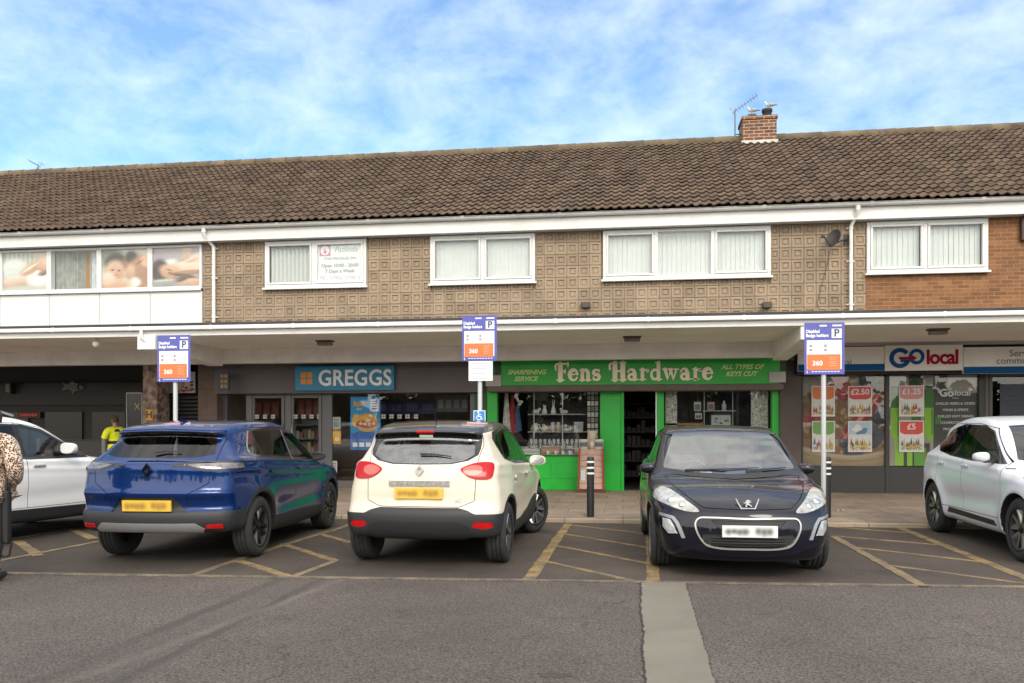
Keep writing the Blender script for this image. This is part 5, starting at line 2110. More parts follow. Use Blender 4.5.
for ua, ub, da, db in ((139, 155, .25, .37), (801, 819, .24, .38)):
    xa, xb = gx(ua, 14.2), gx(ub, 14.2)
    t = MB()
    t.add([(xa, 14.23, ZS - da), (xb, 14.23, ZS - da), (xb, 16.82, ZS - db), (xa, 16.82, ZS - db), (xa, 14.23, ZS + .02), (xb, 14.23, ZS + .02), (xb, 16.82, ZS + .02), (xa, 16.82, ZS + .02)],
          [(0, 3, 2, 1), (4, 5, 6, 7), (0, 1, 5, 4), (1, 2, 6, 5), (2, 3, 7, 6), (3, 0, 4, 7)])
    t.build('cross_beam', M_beam, T, bevel=.01)
xa, xb = gx(138, 14.17), gx(156, 14.17)
t = MB()
t.box(xa, xb, 14.14, 14.226, ZS - .26, ZS + .02)
t.tube([(xa + .11, 14.10, ZS + .1), (xa + .11, 14.10, ZS - .03), (xa + .15, 14.15, ZS - .1)], .032, 10)
t.build('gutter_outlet', M_fascia, T, bevel=.008)

# ------------------------------------------------------------------ ground floor
def pz(u, v, Y):
    return gz(u, v, Y)


def pbox(t, u0, u1, v0, v1, Y, dep, mi=0):
    um = (u0 + u1) / 2
    t.box(gx(u0, Y), gx(u1, Y), Y, Y + dep, gz(um, v1, Y), gz(um, v0, Y), mi)


def PW(t, u0, u1, z0, z1, Y, dep, mi=0):
    t.box(gx(u0, Y), gx(u1, Y), Y, Y + dep, z0, z1, mi)


ZP = .125       # pavement level at the shops
ZG = 2.30       # head of the glazing
ZH = 2.46       # underside of the sign band
# dividing piers, floor slab over the shops, shop floors
t = MB()
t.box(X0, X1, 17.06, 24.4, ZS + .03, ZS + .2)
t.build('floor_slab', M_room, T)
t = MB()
t.box(X0, X1, YS + .1, 24.4, .0, .12)
t.build('shop_floor', pm('shop_floor_tiles', (.12, .11, .10), .5, var=.2), T)

# --- bakery, charcoal grey
t = MB()
F0 = 17.66
PW(t, 214, 479, gz(345, 393, F0), ZB + .12, F0, .3, 0)
PW(t, 214, 479, ZP, ZP + .16, YS - .04, .1, 0)
for a, b in ((218, 227), (246, 252), (285, 291), (322, 332), (470, 478)):
    PW(t, a, b, ZP, ZG + .12, YS - .05, .11, 1)
PW(t, 227, 478, ZG + .02, ZG + .2, YS - .04, .1, 1)
bk = t.build('shopfront', [M_grey, M_greyframe], T, bevel=.006)
bk['label'] = 'charcoal grey bakery shopfront with glass doors'
for a, b, n in ((227, 246, 'pane'), (332, 470, 'pane')):
    t = MB()
    PW(t, a, b, ZP + .16, ZG + .02, YS, .008)
    t.build(n, M_shopglass, bk)
for a, b, hx in ((252, 285, 283), (291, 322, 293.5)):
    t = MB()
    xa, xb = gx(a, YS), gx(b, YS)
    s = .075
    for bx in ((xa, xa + s, ZP + .02, ZG), (xb - s, xb, ZP + .02, ZG), (xa + s, xb - s, ZG - .1, ZG), (xa + s, xb - s, ZP + .02, ZP + .2)):
        t.box(bx[0], bx[1], YS - .03, YS + .03, bx[2], bx[3], 0)
    t.box(xa + s, xb - s, YS - .004, YS + .004, ZP + .2, ZG - .1, 1)
    xh = gx(hx, YS)
    t.tube([(xh, YS - .03, 1.0), (xh, YS - .10, 1.05), (xh, YS - .10, 1.55), (xh, YS - .03, 1.6)], .014, 8, 2)
    t.build('door', [M_greyframe, M_shopglass, M_steel], bk)


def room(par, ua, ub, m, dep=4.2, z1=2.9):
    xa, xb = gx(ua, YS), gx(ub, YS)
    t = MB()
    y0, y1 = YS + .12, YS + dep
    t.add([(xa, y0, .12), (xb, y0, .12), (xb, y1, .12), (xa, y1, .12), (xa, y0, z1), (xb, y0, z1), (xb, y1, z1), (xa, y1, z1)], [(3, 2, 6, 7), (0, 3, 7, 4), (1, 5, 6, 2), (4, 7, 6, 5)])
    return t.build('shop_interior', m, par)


room(bk, 216, 478, pm('bakery_wall', (.36, .27, .22), .9, var=.5, vs=.8))
# --- hardware shop, green
t = MB()
PW(t, 474, 487, ZP, ZB + .1, 17.86, .16, 1)
PW(t, 487, 497, ZP, ZB + .1, 17.80, .2, 0)
PW(t, 600, 621, ZP, ZH, 17.88, .16, 0)
PW(t, 621, 624, ZP, ZH, 17.86, .2, 0)
PW(t, 657, 664, ZP, ZH, 17.88, .2, 0)
PW(t, 772, 780, ZP, ZB + .1, 17.84, .2, 0)
zr = gz(550, 456, 17.9)
PW(t, 497, 600, ZP, zr, 17.9, .12, 0)
PW(t, 497, 601, zr - .005, zr + .03, 17.86, .2, 1)
zr2 = gz(718, 428.5, 17.9)
PW(t, 664, 772, ZP, zr2, 17.9, .12, 0)
for a, b in ((528, 551), (556, 592)):
    PW(t, a, b, ZP + .25, zr - .15, 17.888, .02, 0)
hw = t.build('shopfront', [M_green, M_greendark], T, bevel=.008)
hw['label'] = 'bright green painted hardware shopfront with open dark doorway'
t = MB()
pbox(t, 487, 784, 384.3, 390.8, 17.45, .5)
t.build('shutter_housing', pm('brown_shutter_box', (.13, .10, .085), .6, var=.15), hw, bevel=.01)
for ua, ub, va, vb in ((485.5, 501, 375, 386.3), (769, 786, 371.5, 382.5)):
    t = MB()
    pbox(t, ua, ub, va, vb, 17.38, .5)
    t.build('shutter_box', pm('grey_white_box', (.42, .40, .38), .6, var=.12), hw, bevel=.01)
t = MB()
PW(t, 495, 501, gz(498, 376, 17.5), ZB + .1, 17.5, .4)
t.build('sign_return', M_greendark, hw)
t = MB()
PW(t, 778, 786, gz(782, 371.3, 17.5), ZB + .1, 17.5, .4)
t.build('sign_return', M_greendark, hw)
for a, b, z in ((497, 600, zr + .03), (664, 772, zr2)):
    t = MB()
    PW(t, a, b, z, ZH, YS - .06, .008)
    t.build('pane', M_shopglass, hw)
t = MB()
PW(t, 655.6, 657, ZP, ZH, 17.86, .1)
t.build('door_jamb', M_white, hw)
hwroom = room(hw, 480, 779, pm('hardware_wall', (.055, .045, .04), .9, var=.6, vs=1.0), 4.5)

# --- pier between the shops, then the grocer
t = MB()
PW(t, 780, 801, ZP, ZB + .1, 17.75, .5)
t.build('pier', pm('brown_grey_render', (.10, .08, .075), .8, var=.12), T)
G0 = 17.5
t = MB()
PW(t, 797, 1160, gz(830, 374, G0), gz(830, 343, G0) + .12, G0 + .03, .4, 3)
t2 = 466.5
zg0 = gz(890, 466.5, YS)
zg1 = gz(890, 374, YS) + .03
PW(t, 800, 982, ZP, zg0, YS - .03, .1, 0)
for a, b in ((800, 803), (885.5, 889.5), (979, 985)):
    PW(t, a, b, ZP, zg1 + .1, YS - .05, .12, 0)
PW(t, 800, 1160, zg1, zg1 + .2, YS - .045, .1, 0)
PW(t, 1040, 1160, ZP, zg1, YS - .03, .1, 0)
# door with wide grey frame
for a, b in ((985, 989), (1038, 1042)):
    PW(t, a, b, ZP, zg1, YS - .04, .1, 2)
gs = t.build('shopfront', [pm('dark_grey_panel', (.033, .032, .033), .45), M_white, pm('taupe_frame', (.10, .09, .085), .5), pm('shadow_gap', (.03, .03, .03), .8)], T, bevel=.006)
gs['label'] = 'grocery shopfront with picture covered windows and white sign band'
t = MB()
xa, xb = gx(989, YS), gx(1038, YS)
for bx in ((xa, xa + .06, ZP, zg1 - .02), (xb - .06, xb, ZP, zg1 - .02), (xa + .06, xb - .06, zg1 - .1, zg1 - .02), (xa + .06, xb - .06, ZP, ZP + .25)):
    t.box(bx[0], bx[1], YS - .02, YS + .03, bx[2], bx[3], 0)
t.box(xa + .06, xb - .06, YS, YS + .008, ZP + .25, zg1 - .1, 1)
t.build('door', [pm('taupe_frame', (.1, .09, .085), .5), M_shopglass], gs)
for a, b in ((803, 885.5), (889.5, 979)):
    t = MB()
    PW(t, a, b, zg0, zg1, YS, .006)
    t.build('pane', M_shopglass, gs)
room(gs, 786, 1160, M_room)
t = MB()
pbox(t, 797, 1160, 339, 344.5, G0 - .12, .3)
t.build('sign_band_head', pm('grey_trim', (.36, .34, .32), .6), gs, bevel=.006)

# --- left of the bakery: tiled pier, small shuttered unit, mosaic pier, dark recessed shop
t = MB()
PW(t, 198, 217, ZP, ZB + .1, 17.7, .4)
t.build('pier', brickm('brown_tile', (.17, .12, .095), (.14, .10, .08), (.06, .045, .04), bw=.6, bh=.6, ms=.01, bump=.1), T)
t = MB()
PW(t, 157, 198, ZP, ZB + .1, 18.0, .3, 0)
z = ZP + .02
zt_ = gz(178, 394, 17.9)
while z < zt_ - .05:
    x0, x1 = gx(158, 17.95), gx(198, 17.95)
    t.add([(x0, 17.99, z), (x1, 17.99, z), (x1, 17.95, z + .03), (x0, 17.95, z + .03), (x1, 17.95, z + .075), (x0, 17.95, z + .075), (x1, 17.995, z + .09), (x0, 17.995, z + .09)], [(0, 1, 2, 3), (3, 2, 4, 5), (5, 4, 6, 7)], 1)
    z += .092
t.build('roller_shutter', [M_dark, pm('shutter_steel', (.045, .042, .04), .5, .3)], T)


def mosaicm():
    m = bpy.data.materials.new('stone_mosaic')
    m.use_nodes = True
    nt = m.node_tree
    b = nt.nodes['Principled BSDF']
    b.inputs['Roughness'].default_value = .8
    v = node(nt, 'ShaderNodeTexVoronoi')
    setin(v, Scale=11.0)
    nt.links.new(worldpos(nt), v.inputs['Vector'])
    r = node(nt, 'ShaderNodeValToRGB')
    e = r.color_ramp.elements
    e[0].position, e[0].color = 0.0, (.36, .26, .20, 1)
    e[1].position, e[1].color = 1.0, (.10, .07, .055, 1)
    x = e.new(.5)
    x.color = (.22, .15, .12, 1)
    s = node(nt, 'ShaderNodeSeparateColor')
    nt.links.new(v.outputs['Color'], s.inputs[0])
    nt.links.new(s.outputs[0], r.inputs[0])
    nt.links.new(r.outputs[0], b.inputs['Base Color'])
    return m


t = MB()
PW(t, 143, 157, ZP, ZB + .1, 17.1, .5)
t.build('pier', mosaicm(), T)['label'] = 'pier faced in mottled stone mosaic'
# recessed dark shop
YD = 20.4
t = MB()
t.box(X0, gx(150, 17.6), YD, YD + .3, .1, 3.3, 0)
t.box(gx(150, 17.6) - .02, gx(150, 17.6) + .3, 17.6, YD, .1, 3.3, 0)
t.box(X0, gx(150, 17.6), YD - .12, YD, gz(90, 405, YD), gz(90, 383, YD), 1)
for a, b in ((8, 28), (45, 82), (92, 125)):
    PW(t, a, b, ZP + .5, gz(60, 412, YD), YD - .05, .06, 2)
ds = t.build('shopfront', [pm('black_shopfront', (.022, .019, .018), .55, var=.2), pm('black_sign_band', (.028, .024, .024), .5), pm('dull_brown_pane', (.045, .035, .03), .25)], T)
ds['label'] = 'dark recessed takeaway shopfront behind the canopy'
# ------------------------------------------------------------------ shop signs
def bold_text(t, s, size, loc, mi, **kw):
    text(t, s, size, loc, mi, **kw)


def center(u, v, Y):
    return Vector(at(u, v, Y))


# green hardware sign
YG = 17.42
c = center(640.5, 372.5, YG)
xa, xb = gx(501, YG), gx(780, YG)
z0, z1 = gz(640, 384.6, YG), gz(640, 355, YG)
S_ = empty('shop_sign', (c.x, YG, z0), 0, 'long green painted sign board with cream hardware lettering', 'sign')
t = MB()
t.box(xa, xb, YG, YG + .06, z0, z1)
t.build('board', M_greensign, S_, bevel=.006)
M_letsh = pm('sign_letter_shadow', (.035, .02, .012), .6)


def slab_word(word, x, z, h, mi_t, mi_s, tm):
    """heavy old-fashioned letters: round strokes with slab feet, drawn as polygons; returns the advance"""
    def stroke(pts, w, dy=0.0):
        out_l, out_r = [], []
        n = len(pts)
        ws = w if isinstance(w, (list, tuple)) else [w] * n
        for i, p in enumerate(pts):
            a = pts[max(0, i - 1)]
            b = pts[min(n - 1, i + 1)]
            dx, dz = b[0] - a[0], b[1] - a[1]
            l = math.hypot(dx, dz) or 1
            nx, nz = -dz / l, dx / l
            out_l.append((p[0] + nx * ws[i] / 2, p[1] + nz * ws[i] / 2))
            out_r.append((p[0] - nx * ws[i] / 2, p[1] - nz * ws[i] / 2))
        for i in range(n - 1):
            q = [out_l[i], out_l[i + 1], out_r[i + 1], out_r[i]]
            yield q
        for p, ww in ((pts[0], ws[0]), (pts[-1], ws[-1])):
            yield [(p[0] + math.cos(a) * ww * .55, p[1] + math.sin(a) * ww * .55) for a in np.linspace(0, 2 * PI, 10, endpoint=False)]

    def arc(cx, cz, rx, rz, a0, a1, n=10):
        return [(cx + rx * math.cos(R(a)), cz + rz * math.sin(R(a))) for a in np.linspace(a0, a1, n)]
    T_, t_ = .23, .105
    G = {
        'F': (.66, [([(.26, .04), (.26, .92)], T_), ([(.10, .03), (.44, .03)], .08), ([(.02, .62)] + arc(.12, .78, .12, .16, 200, 90, 6) + [(.30, .95), (.50, .93), (.66, .97)], .11), ([(.66, .97), (.66, .80)], .07), ([(.28, .50), (.50, .52)], .10), ([(.51, .62), (.51, .40)], .06)]),
        'H': (.88, [([(.28, .04), (.28, .93)], T_), ([(.68, .04), (.68, .93)], T_), ([(.28, .50), (.68, .50)], .10), ([(.13, .03), (.42, .03)], .08), ([(.54, .03), (.84, .03)], .08), ([(.54, .95), (.84, .95)], .08), ([(.02, .62)] + arc(.13, .78, .13, .16, 200, 80, 6) + [(.34, .95)], .11)]),
        'e': (.52, [(arc(.26, .31, .20, .28, 8, 330, 18), [t_] + [.10, .12, .14, .16, .18, .19, .2, .2, .19, .18, .16, .14, .12, .11, .1, .09] + [.08]), ([(.10, .33), (.44, .36)], .075)]),
        'n': (.62, [([(.16, .03), (.16, .58)], .17), (arc(.31, .36, .15, .22, 165, 5, 9) + [(.46, .04)], [.09, .1, .11, .13, .15, .16, .17, .17, .17, .17]), ([(.03, .03), (.28, .03)], .07), ([(.35, .03), (.59, .03)], .07), ([(.04, .57), (.16, .57)], .07)]),
        's': (.46, [(arc(.23, .45, .14, .14, 30, 240, 9) + arc(.23, .18, .15, .15, 70, -150, 10), [.08, .09, .10, .12, .14, .15, .16, .17, .17, .17, .17, .16, .16, .15, .14, .12, .10, .09, .08]), ([(.38, .60), (.38, .46)], .06), ([(.08, .20), (.08, .03)], .06)]),
        'a': (.58, [(arc(.20, .44, .15, .15, 170, 30, 8) + [(.38, .36), (.38, .05)], [.12, .1, .09, .1, .12, .14, .15, .16, .17, .17]), (arc(.22, .18, .15, .15, 60, 320, 12), .13), ([(.38, .05), (.55, .04)], .07)]),
        'r': (.50, [([(.16, .03), (.16, .58)], .17), (arc(.34, .36, .17, .2, 160, 60, 6), .10), ([(.03, .03), (.32, .03)], .07), ([(.04, .57), (.16, .57)], .07), ([(.42, .52), (.425, .49)], .15)]),
        'd': (.62, [([(.44, .03), (.44, .95)], .17), (arc(.26, .30, .18, .26, 55, 310, 14), .13), ([(.44, .03), (.60, .03)], .07), ([(.30, .96), (.44, .96)], .07)]),
        'w': (.84, [([(.12, .57), (.26, .06), (.40, .50)], [.16, .17, .10]), ([(.40, .55), (.54, .06), (.70, .57)], [.16, .17, .09]), ([(.01, .58), (.24, .58)], .07), ([(.32, .58), (.50, .58)], .07), ([(.60, .58), (.80, .58)], .07)]),
    }
    for ch in word:
        if ch == ' ':
            x += .42 * h
            continue
        adv, sts = G[ch]
        for (pts, w) in sts:
            pts2 = [(x + p[0] * h, z + p[1] * h) for p in pts]
            ww = [q * h * 1.18 for q in w] if isinstance(w, (list, tuple)) else w * h * 1.12
            if isinstance(ww, list) and len(ww) != len(pts2):
                ww = list(np.interp(np.linspace(0, 1, len(pts2)), np.linspace(0, 1, len(ww)), ww))
            for k, q in enumerate(stroke(pts2, ww)):
                slab_word.n += 1
                e = (slab_word.n % 9) * .00025
                tm.prism(q, YG - .012 - e, YG - .003, mi_t)
                tm.prism([(a + .024, b - .022) for a, b in q], YG - .0045 - e * .2, YG + .001, mi_s)
        x += (adv + .035) * h
    return x


slab_word.n = 0
t = MB()
hL = (gz(640, 361.8, YG) - gz(640, 380.2, YG))
xs0, xs1_ = gx(555.5, YG), gx(714, YG)
probe = MB()
wd = slab_word('Fens Hardware', 0, 0, 1.0, 0, 1, probe)
hx = (xs1_ - xs0) / wd
adv = 0.0
for wd_ in ('Fens ', 'Hardware'):
    t = MB()
    adv = slab_word(wd_, adv, 0, 1.0, 0, 1, t)
    t.v = [(xs0 + p[0] * hx, p[1], gz(640, 380.2, YG) + p[2] * hL) for p in t.v]
    t.build('lettering', [M_cream, M_letsh], S_)
for grp in ((('SHARPENING', 526.5, 372.3), ('SERVICE', 525.5, 379)), (('ALL TYPES OF', 742, 367), ('KEYS CUT', 741, 374))):
    t = MB()
    for s, u, v in grp:
        p = center(u, v, YG - .003)
        text(t, s, .138, (p.x, YG - .004, p.z), 0, shear=.35, bold=.004, depth=.002)
    t.build('small_lettering', pm('pale_yellow_lettering', (.60, .72, .30), .5), S_)

# bakery sign
YB = 17.56
p = center(344.5, 378, YB)
xa, xb = gx(295, YB), gx(394, YB)
z0, z1 = gz(344, 390.5, YB), gz(344, 365.5, YB)
S2 = empty('shop_sign', (p.x, YB, z0), 0, 'teal blue bakery sign with white lettering and four orange squares', 'sign')
t = MB()
t.box(xa, xb, YB, YB + .09, z0, z1)
t.build('board', pm('teal_blue_sign', (.015, .22, .40), .4, var=.08), S2, bevel=.008)
t = MB()
pl = center(355.5, 378.3, YB)
text(t, 'GREGGS', .50, (pl.x - .02, YB - .004, pl.z - .005), 0, depth=.004, bold=.010, spacing=1.04, xs=.885)
t.build('lettering', pm('sign_white_letters', (.90, .90, .88), .4), S2)
t = MB()
pq = center(306.5, 378.3, YB)
for dx in (-1, 1):
    for dz in (-1, 1):
        q = .125
        t.box(pq.x + dx * .073 - q / 2, pq.x + dx * .073 + q / 2, YB - .006, YB - .001, pq.z + dz * .073 - q / 2, pq.z + dz * .073 + q / 2)
M_orange = pm('orange_square', (.75, .28, .015), .5)
t.build('logo', M_orange, S2, bevel=.012)
# small projecting sign
p = center(222, 381, 17.2)
t0 = empty('projecting_sign', (p.x, 17.3, p.z), 0, 'small dark blue projecting sign with three orange squares at the bakery corner', 'sign')
t = MB()
t.box(p.x - .13, p.x + .12, 17.28, 17.34, p.z - .22, p.z + .22)
t.box(p.x - .13, p.x - .10, 17.34, 17.66, p.z + .1, p.z + .16)
t.build('panel', pm('navy_sign', (.02, .045, .085), .4), t0, bevel=.006)
t = MB()
for k in (-1, 0, 1):
    for dx in (0, 1):
        t.box(p.x - .075 + dx * .095, p.x - .01 + dx * .095, 17.272, 17.279, p.z + k * .115 - .035, p.z + k * .115 + .035)
t.build('logo', pm('dull_orange', (.45, .20, .03), .5), t0)

# grocer sign boards
YL = 17.36
G_white = pm('cream_sign_board', (.76, .74, .70), .5, var=.08, vs=1.0, dirt=.15, dc=(.38, .36, .32))
G_blue = pm('grocer_blue', (.005, .085, .25), .6, spec=.15)
G_red = pm('grocer_red', (.32, .006, .022), .6, spec=.15)


def sign_board(ua, ub, v0, v1, Y, label, stripe=True):
    um = (ua + ub) / 2
    xa, xb = gx(ua, Y), gx(ub, Y)
    zz0, zz1 = gz(um, v1, Y), gz(um, v0, Y)
    e = empty('shop_sign', ((xa + xb) / 2, Y, zz0), 0, label, 'sign')
    t = MB()
    t.box(xa, xb, Y, Y + .08, zz0, zz1)
    t.build('board', G_white, e, bevel=.005)
    if stripe:
        t = MB()
        t.box(xa + .002, xb - .002, Y - .004, Y - .0005, zz0 + .002, zz0 + .14)
        t.build('stripe', G_blue, e)
    return e


e1 = sign_board(798, 884.5, 347, 371, YL, 'pale sign board with a blue bottom stripe behind the parking sign pole')
t = MB()
p = center(844, 362.3, YL)
text(t, 'local', .16, (p.x, YL - .004, p.z), 0, depth=.002)
t.build('lettering', pm('dark_grey_letters', (.10, .13, .18), .5), e1)
e2 = sign_board(885, 963, 345, 370.5, YL - .03, 'pale centre sign board with blue and red local store logo', False)
t = MB()
Y_ = YL - .034
pg = center(901, 358, Y_)
hh = .255


def ringpoly(t, cx, cz, r, w, a0, a1, mi, y, sx=1.0, n=28):
    A = np.linspace(R(a0), R(a1), n)
    for i in range(n - 1):
        q = [(cx + sx * r * math.cos(A[i]), cz + r * math.sin(A[i])), (cx + sx * r * math.cos(A[i + 1]), cz + r * math.sin(A[i + 1])),
             (cx + sx * (r - w) * math.cos(A[i + 1]), cz + (r - w) * math.sin(A[i + 1])), (cx + sx * (r - w) * math.cos(A[i]), cz + (r - w) * math.sin(A[i]))]
        t.prism(q, y - .004, y, mi)


def go_logo(t, cx, cz, s, mi_b, mi_r, y):
    ringpoly(t, cx, cz, s, s * .42, 35, 335, mi_b, y)
    t.box(cx + s * .05, cx + s * .95, y - .004, y, cz - s * .42, cz - s * .05, mi_b)
    ringpoly(t, cx + s * 1.55, cz + s * .12, s * .78, s * .34, 0, 360, mi_b, y - .001, .95)
    t.prism([(cx - s * .1, cz + s * .10), (cx + s * 1.0, cz + s * .10), (cx + s * 1.0, cz + s * .34), (cx + s * 1.62, cz - s * .02), (cx + s * 1.0, cz - s * .38), (cx + s * 1.0, cz - s * .14), (cx - s * .1, cz - s * .14)], y - .008, y - .005, mi_r)


go_logo(t, pg.x - .02, pg.z, .205, 0, 1, Y_)
pl = center(942.5, 357.6, Y_)
text(t, 'local', .40, (pl.x, Y_ - .002, pl.z), 1, depth=.003, bold=.012, spacing=.92, xs=.92)
t.build('logo', [G_blue, G_red], e2)
e3 = sign_board(963.5, 1160, 346, 373, YL, 'pale sign board with dark slogan letters at the right edge')
t = MB()
for s, u, v in (('Serving your', 1009, 353.5), ('community for', 996, 361)):
    p = center(u, v, YL)
    text(t, s, .19, (p.x, YL - .004, p.z), 0, depth=.002, align='LEFT')
t.build('lettering', pm('slogan_letters', (.09, .15, .19), .5), e3)

# ------------------------------------------------------------------ window graphics and posters
PALN = {}


def colm(name, c, r=.5):
    return pm('ink_' + name, c, r)


def poster(name, ua, ub, v0, v1, Y, label, cat, draw, mats, parent=None, photo=None):
    um = (ua + ub) / 2
    xa, xb = gx(ua, Y), gx(ub, Y)
    zz0, zz1 = gz(um, v1, Y), gz(um, v0, Y)
    t = MB()
    t.box(xa, xb, Y, Y + .004, zz0, zz1, 0)
    lay = [0]

    def PP(pts, mi):
        lay[0] += 1
        q = [(xa + (xb - xa) * min(max(a, 0), 1), zz0 + (zz1 - zz0) * min(max(b, 0), 1)) for a, b in pts]
        t.prism(q, Y - .0006 - .0005 * lay[0], Y, mi)

    def EL(cx, cz, rx, rz, mi, rot=0, n=20, wob=.0):
        asp = (zz1 - zz0) / (xb - xa)
        pts = []
        for a in np.linspace(0, 2 * PI, n, endpoint=False):
            k = 1 + wob * math.sin(3 * a + cx * 40) + wob * .7 * math.sin(5 * a + cz * 31)
            px_, pz_ = math.cos(a) * rx * k, math.sin(a) * rz * k
            pts.append((cx + px_ * math.cos(rot) - pz_ * math.sin(rot), cz + (px_ * math.sin(rot) + pz_ * math.cos(rot)) / 1))
        PP(pts, mi)

    def TX(s, fx, fz, fh, mi, **kw):
        lay[0] += 1
        text(t, s, (zz1 - zz0) * fh, (xa + (xb - xa) * fx, Y - .001 - .0005 * lay[0], zz0 + (zz1 - zz0) * fz), mi, depth=.0005, **kw)
    draw(PP, EL, TX)
    o = t.build(name, mats, parent)
    if parent is None:
        tag(o, label, cat)
    elif label:
        o['label'] = label
    if photo is not None:
        q = random.Random(photo)
        W2, H2 = xb - xa, zz1 - zz0
        sh = []
        for k in range(9):
            x = .08 + .105 * k + q.uniform(-.02, .02)
            h = q.uniform(.22, .38)
            c1 = q.choice(((.50, .38, .08), (.08, .16, .30), (.16, .30, .08), (.42, .06, .05), (.10, .09, .09), (.36, .20, .10), (.55, .52, .46)))
            sh += [(x, h, .055, h * .85, 0, .25, c1, tuple(v * .5 for v in c1)), (x, h * 1.7, .022, h * .5, 0, .3, tuple(v * .7 for v in c1)), (x, h * .8, .045, h * .22, 0, .3, q.choice(((.7, .68, .62), (.6, .45, .1), (.55, .1, .08))))]
        for k in range(10):
            sh.append((q.random(), q.uniform(.02, .22), .07, .05, q.random() * 3, .5, q.choice(((.45, .30, .08), (.30, .40, .12), (.50, .10, .08), (.6, .58, .52)))))
        printed('product_photo', xa + W2 * .05, xb - W2 * .05, zz0 + H2 * .05, zz0 + H2 * .56, Y - .012, o, (.66, .65, .62), sh, 40, 32)
    return o


rp = random.Random(21)
YP = YS + .03
# cereal bowl picture over the first grocery window
oats = []
for k in range(230):
    a, b = rp.random(), rp.uniform(.10, .86)
    if b < .34 - a * .55 or b > .80 + a * .15:
        continue
    c1 = rp.choice(((.42, .27, .13), (.30, .17, .08), (.50, .36, .20), (.20, .10, .05), (.36, .20, .08)))
    oats.append((a, b, rp.uniform(.02, .055), rp.uniform(.010, .028), rp.random() * 3, .3, c1, tuple(x * .45 for x in c1)))
BE, BD, RA = (.11, .10, .14), (.018, .017, .028), (.42, .06, .07)


def berry(x, z, r_, c1=BE, c2=BD):
    return [(x, z, r_, r_ * .9, 0, .12, c1, c2), (x - r_ * .3, z + r_ * .4, r_ * .35, r_ * .2, .3, .7, tuple(min(1, q * 2.2) for q in c1)), (x, z + r_ * .1, r_ * .22, r_ * .14, 0, .5, c2)]


cereal = [(.5, .45, .9, .50, 0, .05, (.22, .12, .055)), (.1, .9, .5, .12, .05, .2, (.33, .31, .27)), (.5, 1.02, .8, .14, 0, .3, (.25, .23, .20)), (.25, .79, .36, .02, .32, .3, (.50, .40, .26)), (.7, .95, .3, .02, .25, .3, (.50, .40, .26))] + oats
cereal += berry(.94, .90, .13, (.10, .06, .04), (.03, .018, .014)) + berry(.78, .94, .10) + berry(.94, .56, .12) + berry(.82, .33, .16) + berry(.62, .17, .13) + berry(.30, .66, .07, (.30, .16, .07), (.10, .05, .02))
for x, z, r_ in ((.45, .86, .14), (.10, .50, .11), (.52, .78, .08)):
    cereal += [(x, z, r_, r_ * .8, 0, .15, RA, (.16, .02, .03))] + [(x + r_ * .6 * math.cos(k * 1.05), z + r_ * .5 * math.sin(k * 1.05), r_ * .28, r_ * .22, 0, .5, (.55, .12, .12), (.22, .03, .04)) for k in range(6)]
cereal += [(.70, .50, .42, .075, .93, .10, (.46, .03, .035), (.22, .015, .02)), (.71, .53, .36, .02, .93, .5, (.66, .25, .22))] + berry(.50, .25, .06)
cereal += [(.5, .93, .95, .90, 0, .0001, (0, 0, 0))][:0]
for k in range(26):
    a = k / 25
    cereal.append((a, .22 - .17 * math.sin(PI * min(1, a * .62 + .08)) + .06 * a, .05, .030, 0, .4, (.50, .41, .28), (.30, .23, .14)))
    cereal.append((a, .12 - .17 * math.sin(PI * min(1, a * .62 + .08)) + .06 * a, .05, .06, 0, .3, (.34, .25, .15), (.20, .14, .08)))
xa, xb = gx(803, YP), gx(885, YP)
printed('window_picture', xa, xb, gz(844, 466, YP), gz(844, 375, YP), YP, gs, (.20, .16, .12), cereal, 120, 130)['label'] = 'large picture of a cereal bowl with berries'
gdark, gbot, glime, glime2, gcap, gtext, gneck, ggreen = [colm(n, c) for n, c in (('panel_grey', (.060, .057, .054)), ('bottle_green', (.05, .17, .02)), ('lime', (.25, .50, .03)), ('lime_dark', (.10, .32, .02)), ('bottle_dark', (.02, .045, .018)), ('white_text', (.70, .70, .68)), ('pale_panel', (.33, .30, .255)), ('accent_green', (.05, .34, .03)))]


